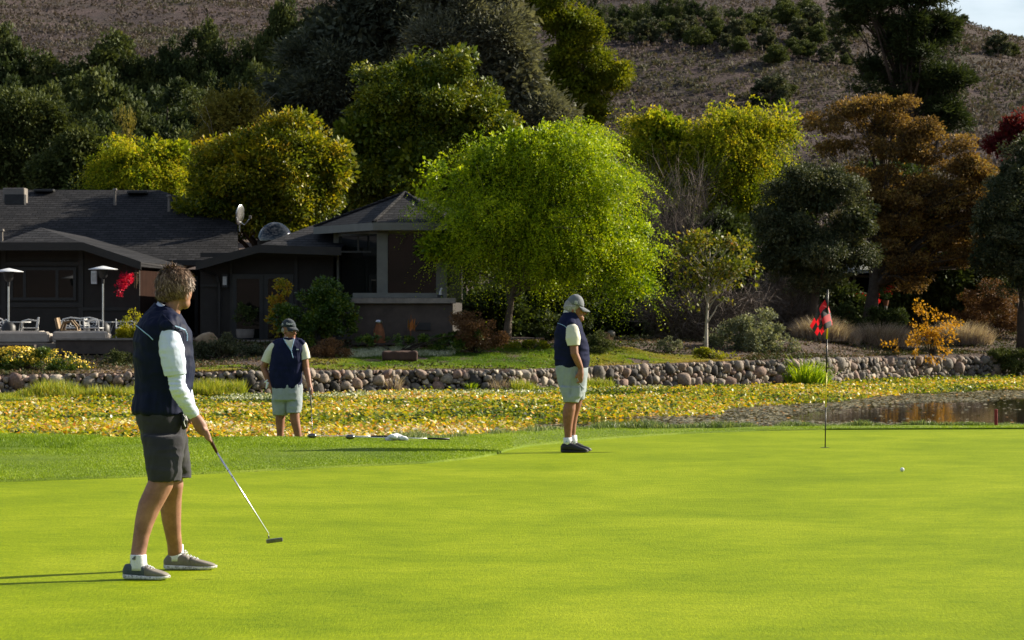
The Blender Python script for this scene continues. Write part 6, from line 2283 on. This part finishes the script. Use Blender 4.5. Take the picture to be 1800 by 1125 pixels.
# =========================================================== golfer in profile (right)
H = Px(32.9)
root = W(1008, 795, 32.9); root[2] = 0
g3 = thing('person', 'man in profile with grey cap, cream polo sleeves and black shoes beside the pond edge', 'person', tuple(root))
p3 = []
def lrows(rows, dy):
    return capsule([H.p((a + b_) / 2, py, dy) for py, a, b_ in rows], [H.m(b_ - a) / 2 for py, a, b_ in rows], 14)


p3.append(lrows([(682, 998, 1014), (706, 994.5, 1012.5), (718, 989.5, 1012), (731, 988.5, 1009.5), (745, 990, 1007), (758, 991.5, 1005.5), (770, 992.5, 1004.5), (784, 992, 1006)], -.09))
p3.append(lrows([(682, 1008, 1022), (700, 1010, 1024.5), (712, 1005, 1022), (731, 1001, 1016), (745, 999, 1013.5), (765, 1001, 1011.5), (780, 1001, 1012)], .14))
p3.append(capsule([H.p(1000, 789, -.09), H.p(1018, 791, -.10)], [.026, .018]))
p3.append(capsule([H.p(1010, 786, .14), H.p(1026, 788, .14)], [.026, .018]))
p3.append(loft(H.rings([(675, 994, 1020, .11), (650, 984, 1028, .14), (615, 976, 1031, .18), (590, 977, 1026, .19), (572, 983, 1020, .17), (562, 988, 1017, .12)]), 20))
p3.append(capsule([H.p(1002, 565), H.p(1005, 552), H.p(1010, 540)], [.07, .064, .062]))
sh3, el3, wr3 = H.p(1006, 580, -.20), H.p(1010, 622, -.25), H.p(1021, 647, -.22)
p3.append(capsule([sh3, (sh3 + el3) / 2, el3, (el3 + wr3) / 2, wr3], [.052, .052, .047, .044, .031]))
p3.append(capsule([H.p(1006, 580, .20), H.p(1012, 622, .25), H.p(1022, 645, .2)], [.058, .046, .03]))
p3.append(capsule([wr3, H.p(1020.5, 656, -.22), H.p(1020, 664, -.215)], [.030, .038, .036]))
for k in range(4):
    p3.append(finger(H.p(1023 - k * 1.6, 664.5, -.235 + .006 * k), [(.12, .0, -1), (-.45, .35, -.75), (-.8, .5, -.1)], [.030, .026, .02], .0115))
p3.append(finger(H.p(1015.5, 657, -.225), [(-.55, -.1, -.7), (-.2, 0, -1)], [.03, .026], .012))
p3.append(capsule([H.p(1022, 645, .2), H.p(1024, 656, .18)], [.03, .036]))
for k in range(4):
    p3.append(finger(H.p(1022 + k * 1.2, 656, .17 + .01 * k), [(0, 0, -1), (-.2, -.2, -1)], [.03, .03], .010))
# head in profile, looking down to the right
p3.append(ell(H.p(1009, 537.5), .094, .074, .088, 20, 14))
p3.append(ell(H.p(1016, 546), .066, .062, .075, 16, 12, roty(.25)))
p3.append(ell(H.p(1018.5, 557), .046, .050, .042, 14, 10))
p3.append(ell(H.p(1023, 562), .024, .026, .020, 12, 8))          # chin
p3.append(ell(H.p(1025.5, 545), .020, .028, .020, 10, 8))          # brow/cheek
p3.append(capsule([H.p(1026, 544.5), H.p(1029.3, 551)], [.008, .0145], 8))     # nose
p3.append(ell(H.p(1026, 552.6), .010, .026, .006, 10, 6))            # upper lip
p3.append(ell(H.p(1025.2, 558.3), .012, .024, .007, 10, 6))          # lower lip
p3.append(capsule([H.p(1010, 566), H.p(1018, 563)], [.045, .035]))   # throat
V, Fc, N_ = blob(p3, .0075, 3)
mk('body', V, Fc, M['skin2'], g3, smooth=True)
V, Fc, N_ = blob([ell(H.p(1007, 545, -.078), .016, .010, .032, 12, 10, roty(.2))], .005, 1)
mk('ear', V, Fc, M['skin2'], g3, smooth=True)
for sy in (-1, 1):
    mk('eye', *ell(H.p(1023.2, 546, sy * .032), .009, .011, .006, 10, 8), M['frame'], g3, smooth=True)
mk('mouth', *ell(H.p(1027.4, 555.4, -.004), .006, .022, .0025, 10, 6), M['lips'], g3, smooth=True)
hc3 = H.p(1007, 537)
hb = mk('hair', *ell(hc3, .102, .084, .085, 20, 12), M['hair_w'], g3, smooth=True)
hb.data.attributes.new('v', 'FLOAT', 'POINT')
hair_strands('hair_strands', hc3, np.array([.104, .086, .095]), 2400, .03, M['hair_w'], hb, lambda u: (u[:, 0] < .25) & (u[:, 2] > -.85) & (u[:, 2] < .1),
             lambda u: np.stack([-.1 + 0 * u[:, 0], 0 * u[:, 0], -1 + 0 * u[:, 0]], -1), .005, .15)


def cap(c, rx, ry, rz, brim, parent, mat, tilt=0.1, yaw=0.0):
    """baseball cap: crown with panels, button, brim pointing along +x turned by yaw"""
    Rm = rotz(yaw) @ roty(tilt)
    V, Fc = ell((0, 0, 0), rx, ry, rz, 32, 20)
    keep = [f for f in Fc if all(V[i][2] > -.012 for i in f)]
    th = np.arctan2(V[:, 1], V[:, 0])
    V = V * (1 - .012 * np.exp(-((np.abs((th / (math.pi / 3)) % 1 - .5) * 2) / .12) ** 2))[:, None]
    o = mk('cap_crown', V @ Rm.T + c, keep, M[mat], parent, smooth=True)
    s_ = o.modifiers.new('thick', 'SOLIDIFY'); s_.thickness = .004
    mk('cap_button', *ell(np.array([0, 0, rz + .002]) @ Rm.T + c, .008, .008, .005, 10, 6), M[mat], parent)
    n, m_ = 17, 6
    P = []
    for i in range(m_):
        t_ = i / (m_ - 1)
        for j in range(n):
            a = -1.15 + 2.3 * j / (n - 1)
            x0, y0 = rx * math.cos(a) * .985, ry * math.sin(a) * .985
            x1, y1 = rx * .55 + (brim + rx * .42) * math.cos(a * 1.05), ry * 1.02 * math.sin(a * 1.02)
            x, y = x0 + (x1 - x0) * t_, y0 + (y1 - y0) * t_
            P.append((x, y, -.006 - .022 * t_ - 2.6 * y * y * t_ - .01 * t_ * t_))
    Fb = [[i * n + j, i * n + j + 1, (i + 1) * n + j + 1, (i + 1) * n + j] for i in range(m_ - 1) for j in range(n - 1)]
    b_ = mk('cap_brim', np.array(P) @ Rm.T + c, Fb, M[mat], parent, smooth=True)
    s_ = b_.modifiers.new('thick', 'SOLIDIFY'); s_.thickness = .005
    return Rm


Rc = cap(H.p(1010.5, 536.5), .106, .088, .128, .085, g3, 'capgrey', .22)


def lettering(txt, size, loc, rx, rz, parent, mat, name='lettering', shear=0.0, ext=.001):
    cu = bpy.data.curves.new(name, 'FONT')
    cu.body = txt
    cu.size = size
    cu.align_x = 'CENTER'
    cu.align_y = 'CENTER'
    cu.extrude = ext
    cu.shear = shear
    cu.materials.append(M[mat])
    tmp = bpy.data.objects.new('tmp', cu)
    C.objects.link(tmp)
    me = bpy.data.meshes.new_from_object(tmp.evaluated_get(bpy.context.evaluated_depsgraph_get()))
    bpy.data.objects.remove(tmp, do_unlink=True)
    o = bpy.data.objects.new(name, me)
    o.location = np.array(loc) - wloc(parent)
    o.rotation_euler = (rx, 0, rz)
    links(o, parent)
    return o


# mark on the side of the cap: white outlined shield with FJ
MB().add(obox(H.p(1012.5, 531.5, -.090), .030, .004, .036, .05, .003)).build('cap_patch', M['sock'], g3)
MB().add(obox(H.p(1012.5, 531.5, -.0925), .022, .003, .028, .05, .001)).build('patch_field', M['capgrey'], g3)
lettering('FJ', .026, H.p(1012.5, 531.5, -.096), math.radians(90), 0, g3, 'sock')
# collar, sleeves, vest, shorts
V, Fc, N_ = blob([loft([(*H.p(1003, 566), .095, .095), (*H.p(1003, 556), .085, .084), (*H.p(1003.5, 550), .078, .078)], 24)], .007, 2)
V[:, 2] += (V[:, 0] - H.p(1003, 550)[0]) * -.55
mk('polo_collar', V, Fc, M['cream'], g3, smooth=True)
V, Fc, N_ = blob([capsule([sh3 + [0, 0, .0], sh3 + (el3 - sh3) * .35, sh3 + (el3 - sh3) * .60], [.075, .088, .074], 18)], .008, 3)
V = wr(V, N_, .006, 12, 12, 8, 3)
cut = H.p(1005, 607, -.2)
V = V - np.maximum((V - cut) @ np.array([.05, 0, -1.]), 0)[:, None] * np.array([.05, 0, -1.])
mk('polo_sleeve', V, Fc, M['cream'], g3, smooth=True)
V, Fc, N_ = blob([capsule([H.p(1006, 577, .18), H.p(1011, 604, .23)], [.075, .07], 18)], .008, 3)
mk('polo_sleeve', V, Fc, M['cream'], g3, smooth=True)
V, Fc, N_ = blob([loft(H.rings([(646, 978, 1035, .185), (640, 975.5, 1035.5, .19), (628, 974.5, 1036, .195), (614, 974, 1035.5, .20), (600, 974, 1032, .205), (590, 974.5, 1028, .212), (580, 976, 1025, .212),
                                (572, 979, 1022.5, .195), (564, 983, 1020.5, .15), (557, 987, 1018, .11), (550, 990, 1012, .088)]), 36, 2.2),
                 capsule([H.p(1004, 566, -.10), H.p(1004, 571, -.185)], [.06, .052]), capsule([H.p(1004, 566, .10), H.p(1004, 571, .185)], [.06, .052])], .0085, 3)
V = wr(V, N_, .016, 6, 6, 13, 1)
o = mk('vest', V, Fc, M['navy2'], g3, smooth=True)
mk('vest_seam', *tube(on_surface(V, [H.p(*q) for q in ((980, 568), (986, 570), (992, 573), (996, 577))], .002), .003, 5), M['piping'], g3)
sp = [loft(H.rings([(690, 986, 1029, .17), (670, 981, 1032, .185), (655, 977.5, 1034, .19), (640, 976, 1034.5, .185)]), 32, 2.2),
      loft(H.rings([(707.5, 991.5, 1016, .105, -.09), (700, 990, 1019, .108, -.09), (690, 987, 1027, .11, -.085), (680, 984, 1028, .11, -.08)]), 26, 2.2),
      loft(H.rings([(702, 1006, 1027, .10, .13), (695, 1004, 1028, .10, .12), (682, 1000, 1029, .11, .1)]), 26, 2.2)]
V, Fc, N_ = blob(sp, .0085, 3)
V = wr(V, N_, .016, 9, 9, 7, 2)
mk('shorts', V, Fc, M['greyshort'], g3, smooth=True)
mk('pocket_edge', *tube(on_surface(V, [H.p(*q) for q in ((1010, 652), (1013, 664), (1018, 674), (1026, 684))], .002), .005, 6), M['greyshort'], g3)
mk('side_seam', *tube(on_surface(V, [H.p(*q) for q in ((1005, 650), (1003, 670), (1002, 690), (1002, 704))], .000), .003, 5), M['greyshort'], g3)
for a, b_, dy in ((991, 1004.5, -.09), (1001.5, 1012, .14)):
    c1, c0 = H.p((a + b_) / 2, 769 - (dy > 0) * 4, dy), H.p((a + b_) / 2 + .5, 784, dy)
    s_ = mk('sock', *tube([c0, c1], [.052, .049], 18), M['sock'], g3, smooth=True)
MB().add(obox(H.p(996, 776, -.142), .014, .004, .014, 0)).build('sock_mark', M['piping'], g3)
shoe(np.array([*H.p(985.5, 795, -.09)[:2], 0.0]), np.array([*H.p(1035, 795, -.13)[:2], 0.0]), .112, .118, ('blackshoe',), g3, two=False, sole='blackshoe')
shoe(np.array([*H.p(995, 795, .15)[:2], 0.0]), np.array([*H.p(1040, 795, .13)[:2], 0.0]), .112, .118, ('blackshoe',), g3, two=False, sole='blackshoe')

# =========================================================== golfer facing us by the pond (middle)
K = Px(38.3)
zf = -.30
root = W(505, 760, 38.3); root[2] = zf
g2 = thing('person', 'man in dark cap and glasses by the pond, leaning on a golf club', 'person', tuple(root))
p2 = []
def krows(rows, dy):
    return capsule([K.p((a + b_) / 2, py, dy) for py, a, b_ in rows], [K.m(b_ - a) / 2 for py, a, b_ in rows], 14)


p2.append(krows([(700, 488, 500), (722, 484, 502), (738, 484, 501), (752, 485.5, 499.5), (770, 487, 498), (788, 487.5, 497)], .06))
p2.append(krows([(700, 511, 524), (722, 508, 526), (738, 510, 527), (752, 514, 529), (770, 518.5, 530.5), (788, 520, 530)], -.04))
p2.append(capsule([K.p(492, 794, .05), K.p(496, 797, -.12)], [.03, .02]))
p2.append(capsule([K.p(525, 794, -.05), K.p(532, 797, -.2)], [.03, .02]))
p2.append(loft(K.rings([(700, 488, 521, .09), (680, 484, 526, .12), (650, 477, 530, .15), (625, 478, 531, .15), (607, 482, 530, .13), (598, 490, 524, .10)]), 20))
p2.append(capsule([K.p(507, 603), K.p(508, 594), K.p(510, 584)], [.076, .070, .066]))
sl, elL, wl_ = K.p(482, 607, 0), K.p(463.5, 646, .08), K.p(474, 674, .0)
p2.append(capsule([sl, (sl + elL) / 2, elL, (elL + wl_) / 2, wl_], [.060, .058, .050, .045, .032]))
sr, elR, wR_ = K.p(531, 606, 0), K.p(538, 648, -.03), K.p(543.5, 674, -.14)
p2.append(capsule([sr, (sr + elR) / 2, elR, (elR + wR_) / 2, wR_], [.058, .055, .048, .044, .031]))
p2.append(capsule([wl_, K.p(478, 682, -.03)], [.032, .036]))
for k in range(4):
    p2.append(finger(K.p(476 + k * 1.6, 684, -.05), [(.1, 0, -1), (.2, -.1, -1)], [.03, .03], .011))
p2.append(finger(K.p(482, 679, -.05), [(.6, -.2, -.6), (.5, 0, -1)], [.028, .026], .012))
p2.append(capsule([wR_, K.p(545, 683, -.16), K.p(546.5, 689, -.17)], [.031, .038, .034]))
for k in range(4):
    p2.append(finger(K.p(548.5, 683.5 + k * 2.3, -.17), [(.25, -.7, -.5), (-.7, -.55, -.35), (-.8, .3, -.2)], [.026, .026, .02], .011))
p2.append(finger(K.p(541, 682, -.17), [(-.1, -.7, -.7), (.5, -.5, -.7)], [.028, .026], .012))
# head, turned three quarters to the right
yaw = -.75
hd = K.p(508, 581.5)
Ry = rotz(yaw)
hp = lambda x, y, z: hd + Ry @ np.array([x, y, z])
RR = lambda a: Ry @ roty(a)
p2.append(ell(hp(-.012, 0, .02), .094, .074, .088, 20, 14, Ry))
p2.append(ell(hp(.035, 0, -.03), .072, .068, .084, 16, 12, RR(.1)))
p2.append(ell(hp(.045, 0, -.088), .054, .058, .042, 14, 10, Ry))
p2.append(ell(hp(.084, 0, -.112), .024, .028, .020, 12, 8, Ry))
p2.append(capsule([hp(.098, 0, .0), hp(.128, 0, -.042)], [.010, .016], 8))
p2.append(ell(hp(.088, 0, .008), .018, .05, .014, 10, 8, Ry))
p2.append(ell(hp(.094, 0, -.064), .010, .026, .007, 10, 6, Ry))
p2.append(ell(hp(.092, 0, -.082), .010, .024, .008, 10, 6, Ry))
for sy in (-1, 1):
    p2.append(ell(hp(.066, sy * .036, -.04), .024, .022, .026, 10, 8, Ry))
V, Fc, N_ = blob(p2, .008, 3)
mk('body', V, Fc, M['skin2'], g2, smooth=True)
for sy in (-1, 1):
    V, Fc, N_ = blob([ell(hp(-.005, sy * .078, -.02), .016, .009, .030, 12, 10, Ry)], .005, 1)
    mk('ear', V, Fc, M['skin2'], g2, smooth=True)
    mk('lens', *ell(hp(.098, sy * .032, -.008), .004, .026, .016, 12, 8, Ry), M['lens'], g2, smooth=True)
    mk('glasses_arm', *tube([hp(.092, sy * .06, -.004), hp(.0, sy * .08, -.004)], .0025, 5), M['steel'], g2)
mk('mouth', *ell(hp(.101, 0, -.073), .005, .022, .003, 10, 6, Ry), M['lips'], g2, smooth=True)
hb = mk('hair', *ell(hp(-.040, 0, .008), .070, .079, .062, 20, 12, Ry), M['hair_w'], g2, smooth=True)
Rc = cap(hp(-.010, 0, .052), .110, .092, .112, .056, g2, 'capdark', .04, yaw)
cp = lambda x, y, z: hp(-.010, 0, .052) + Rc @ np.array([x, y, z])
lettering('Titleist', .036, cp(.084, -.066, .045), math.radians(78), yaw + math.radians(62), g2, 'sock', shear=.4, ext=.002)
lettering('FJ', .024, cp(-.02, -.093, .035), math.radians(82), yaw + .1, g2, 'sock', ext=.002)
MB().add(obox(cp(-.02, -.0905, .035), .030, .003, .032, yaw + .1, .001)).build('cap_patch', M['capgrey'], g2)
V, Fc, N_ = blob([loft([(*K.p(507.5, 603), .092, .088), (*K.p(508, 597), .080, .078), (*K.p(508.5, 592), .074, .072)], 24)], .007, 2)
mk('polo_collar', V, Fc, M['cream'], g2, smooth=True)
for nm, a, b_, f0, cutp, cn in (('polo_sleeve', sl, elL, .62, K.p(470, 638, .05), (-.35, 0, -1.)), ('polo_sleeve', sr, elR, .55, K.p(538, 631, -.02), (.25, 0, -1.))):
    V, Fc, N_ = blob([capsule([a + [0, 0, -.02], a + (b_ - a) * .35, a + (b_ - a) * (f0 + .12)], [.070, .082, .078], 18)], .008, 3)
    V = wr(V, N_, .006, 12, 12, 8, 3)
    cn = unit(np.array(cn))
    V = V - np.maximum((V - cutp) @ cn, 0)[:, None] * cn
    mk(nm, V, Fc, M['cream'], g2, smooth=True)
V, Fc, N_ = blob([loft(K.rings([(682, 478, 529.5, .165), (676, 476, 530, .17), (662, 474.5, 530.5, .175), (648, 474, 531, .178), (632, 475.5, 533, .175), (618, 478, 534, .165), (608, 481, 533.5, .15),
                                (602, 485, 531, .13), (598, 491, 525, .11), (594, 497, 519, .085)]), 36, 2.3), capsule([K.p(495, 604), K.p(486, 606)], [.075, .066]), capsule([K.p(520, 603), K.p(529, 605)], [.075, .066])], .0085, 3)
V = wr(V, N_, .016, 7, 7, 9, 1)
V = wr(V, N_, .012, 20, 18, 4, 8)
mk('vest', V, Fc, M['navy2'], g2, smooth=True)
tri = [K.p(*q) for q in ((500.5, 596), (505, 603), (510, 610), (513.5, 616), (515, 609), (516.5, 602), (518, 596), (509, 598), (511, 604), (513, 610))]
tp = on_surface(V, tri, .006)
mk('polo_placket', tp, [[0, 1, 8, 7], [1, 2, 9, 8], [2, 3, 9], [3, 4, 9], [4, 5, 8, 9], [5, 6, 7, 8]], M['cream'], g2)
P = on_surface(V, [K.p(*q) for q in ((499.5, 595), (505, 604), (510, 611), (514, 617), (517, 629))], .010)
mk('zip', *tube(P, .005, 6), M['piping'], g2)
P = on_surface(V, [K.p(*q) for q in ((518.5, 595), (517, 603), (515, 611), (514, 617))], .010)
mk('zip', *tube(P, .004, 6), M['piping'], g2)
MB().add(obox(on_surface(V, [K.p(524.5, 614)], .004)[0], .03, .004, .014, 0)).build('chest_mark', M['sock'], g2)
sp = [loft(K.rings([(703, 479, 531, .165), (690, 478.5, 531.5, .17), (676, 478, 530.5, .165), (670, 479, 529, .16)]), 32, 2.2),
      loft(K.rings([(729.5, 480, 505, .115, .05), (722, 479.5, 505.5, .117, .04), (710, 478.5, 507, .12, .03), (700, 478, 510, .13, .02)]), 26, 2.3),
      loft(K.rings([(725.5, 504.5, 528, .115, -.03), (716, 504, 530, .117, -.02), (706, 503, 531.5, .12, -.01), (698, 500, 531.5, .13, .0)]), 26, 2.3)]
V, Fc, N_ = blob(sp, .0085, 3)
V = wr(V, N_, .020, 9, 9, 8, 2)
mk('shorts', V, Fc, M['greyshort'], g2, smooth=True)
V, Fc, N_ = blob([capsule([K.p(471, 674, -.02), K.p(468, 682, -.03)], [.022, .014]), capsule([K.p(466, 672, -.02), K.p(470, 668, -.02)], [.012, .010])], .006, 2)
mk('glove', V, Fc, M['sock'], g2, smooth=True)
for px, dy in ((492, .05), (525, -.05)):
    c0 = K.p(px, 794, dy)
    mk('sock', *tube([c0, c0 + [0, 0, .10]], [.05, .047], 16), M['sock'], g2, smooth=True)
    shoe(np.array([c0[0] - .02, c0[1] + .10, zf]), np.array([c0[0] + .05, c0[1] - .18, zf]), .105, .10, ('shoe_b',), g2, two=False)
cl = thing('golf_club', 'golf club with a pale grip under the hand of the golfer by the pond', 'golf club', tuple(K.p(547, 690, -.2)))
a, b_ = K.p(544.5, 681, -.195), K.p(547.2, 718, -.20)
mk('grip', *tube([a, b_], [.014, .010], 10), M['stonecap'], cl, smooth=True)
e_ = np.array([K.p(551, 790, -.22)[0], K.p(551, 790, -.22)[1], zf + .02])
mk('shaft', *tube([b_, e_], [.0045, .004], 8), M['clubhead'], cl, smooth=True)
MB().add(obox(e_ + [.02, 0, 0], .08, .03, .04, 0, .005)).build('head', M['clubhead'], cl)

# =========================================================== flagstick, ball, stake, clubs and towel
fb = W(1450.5, 787, 34.1); fb[2] = 0
fs = thing('flagstick', 'flagstick with black and yellow bands and a red and black checked flag', 'flagstick', tuple(fb))
M['fs_black'] = plain('black_enamel', (0.010, 0.010, 0.011), 6, .4, bmp=0)
M['fs_yellow'] = plain('yellow_enamel', (0.62, 0.50, 0.02), 6, .4, bmp=0)
zq = lambda py: zof(py, 34.1)
top = W(1455, 509, 34.1)
def on_stick(py):
    t_ = (zq(py)) / (top[2])
    return fb + (top - fb) * t_


segs = [(787, 716, 'fs_black', .0075), (716, 655, 'fs_yellow', .0085), (655, 596, 'fs_black', .0095), (596, 560, 'fs_yellow', .011), (560, 509, 'fs_black', .011)]
for a, b_, m_, r in segs:
    mk('pole_band', *tube([on_stick(a), on_stick(b_)], [r, r], 10), M[m_], fs, smooth=True)
mk('hole_cup', *loft([(fb[0], fb[1], .003, .054, .054), (fb[0], fb[1], .0055, .054, .054)], 24), M['fs_black'], fs)
# flag cloth: hangs limp, checked; u across, w down
m, t, b = newmat('checked_flag')
uv = t.nodes.new('ShaderNodeUVMap')
ch = t.nodes.new('ShaderNodeTexChecker')
ch.inputs['Scale'].default_value = 4.0
ch.inputs['Color1'].default_value = (0.62, 0.008, 0.02, 1)
ch.inputs['Color2'].default_value = (0.012, 0.012, 0.016, 1)
t.links.new(uv.outputs[0], ch.inputs['Vector'])
t.links.new(ch.outputs['Color'], b.inputs['Base Color'])
b.inputs['Roughness'].default_value = .6
tr = t.nodes.new('ShaderNodeBsdfTranslucent')
t.links.new(ch.outputs['Color'], tr.inputs['Color'])
ms = t.nodes.new('ShaderNodeMixShader')
ms.inputs[0].default_value = .4
t.links.new(b.outputs[0], ms.inputs[1]); t.links.new(tr.outputs[0], ms.inputs[2])
t.links.new(ms.outputs[0], t.nodes['Material Output'].inputs['Surface'])
M['flag'] = m
nu, nv_ = 25, 25
# corners (photo px): hoist top (1455,512), hoist bottom (1454,571), fly bottom (1441,596), fly top (1424,572)
hoist = [(1455, 512), (1454.5, 545), (1454, 571)]
V, UVs = [], []
for j in range(nv_):
    w_ = j / (nv_ - 1)
    hx, hy = 1455 - w_ * 1.0, 512 + w_ * 56
    fx, fy = 1424 + w_ * 17, 573 + w_ * 23
    for i in range(nu):
        u_ = i / (nu - 1)
        px_ = hx + (fx - hx) * u_
        py_ = hy + (fy - hy) * u_
        # a fold near the pole swings forward to the right of it
        f_ = math.exp(-((u_ - .22) / .11) ** 2) * (0.25 + .75 * math.sin(min(1, w_ * 1.15) * math.pi * .5) ) * (1 if w_ < .97 else .7)
        px_ += 12 * f_
        dy = -.06 * math.sin(u_ * math.pi * 1.2) * (0.3 + w_) + .02 * math.sin(u_ * 8 + w_ * 2) + .06 * f_
        V.append(W(px_, py_, 34.1) + [0, dy, 0])
        UVs.append((u_, w_))
Fc = [[j * nu + i, j * nu + i + 1, (j + 1) * nu + i + 1, (j + 1) * nu + i] for j in range(nv_ - 1) for i in range(nu - 1)]
fl = mk('flag', V, Fc, M['flag'], fs, smooth=True)
ul = fl.data.uv_layers.new(name='UVMap')
for lp in fl.data.loops:
    u_, w_ = UVs[lp.vertex_index]
    ul.data[lp.index].uv = (u_ * .97 + .015, w_ * .97 + .015)
P = np.array(V).reshape(nv_, nu, 3)
mk('flag_emblem', *tube([P[10, 13] + [0, -.03, 0], P[12, 15] + [0, -.03, 0], P[15, 14] + [0, -.03, 0], P[14, 16] + [0, -.03, 0]], .008, 6), M['capdark'], fl)

bl = W(1586, 829.4, 28.6)
bl[2] = .0218
o = mk('golf_ball', *ell(bl, .0214, .0214, .0214, 24, 16), plain('white_golf_ball', (0.78, 0.79, 0.80), 60, .35, bmp=.3, bscale=160), loc=(bl[0], bl[1], 0), smooth=True)
tag(o, 'white golf ball resting on the green at the right', 'golf ball')
sb = W(1757, 748, 40.6)
sx, sy_ = sb[0], 40.9
zs_ = float(collar_z(np.array([sx]), np.array([sy_]))[0])
stk = MB().add(obox((sx, sy_, zs_ + .11), .045, .03, .26, .1, .006)).build('red_stake', plain('red_painted_wood', [(0.16, 0.012, 0.015), (0.26, 0.02, 0.022)], 12, .6, bmp=.2), loc=(sx, sy_, zs_))
tag(stk, 'short dark red hazard stake at the edge of the green, far right', 'stake')

cz = lambda px, d: float(collar_z(np.array([(px - 900) / F * d]), np.array([d]))[0])


def lying(px0, px1, d, label, grip0=None):
    a = np.array([(px0 - 900) / F * d, d, cz(px0, d) + .035])
    b_ = np.array([(px1 - 900) / F * d, d + .1, cz(px1, d) + .035])
    t = thing('golf_club', label, 'golf club', tuple(a), 'golf clubs lying on the collar')
    u = unit(b_ - a)
    g0 = b_ - u * .26
    mk('shaft', *tube([a, g0], [.0055, .006], 8), M['chrome'], t, smooth=True)
    mk('grip', *tube([g0, b_], [.011, .014], 10), M['frame'], t, smooth=True)
    mk('head', *ell(a - u * .03, .055, .035, .03, 14, 10), M['clubhead'], t, smooth=True)


lying(620, 790, 33.9, 'golf club lying on the collar, its black grip right of the towel')
lying(553, 690, 34.15, 'lying golf club whose dark head is beside the golfer at the pond')
tb = np.array([(696 - 900) / F * 33.9, 33.85, cz(696, 33.9)])
V, Fc, N_ = blob([capsule([tb + [-.10, 0, .02], tb + [.0, .02, .055], tb + [.13, 0, .02]], [.028, .042, .02]), ell(tb + [-.03, 0, .05], .06, .06, .035), ell(tb + [.07, .04, .03], .07, .05, .022)], .006, 2)
V = wr(V, N_, .012, 22, 22, 22, 2)
o = mk('towel', V, Fc, M['towel'], loc=tuple(tb), smooth=True)
tag(o, 'crumpled white towel on the collar between the golfer by the pond and the profile golfer', 'towel')
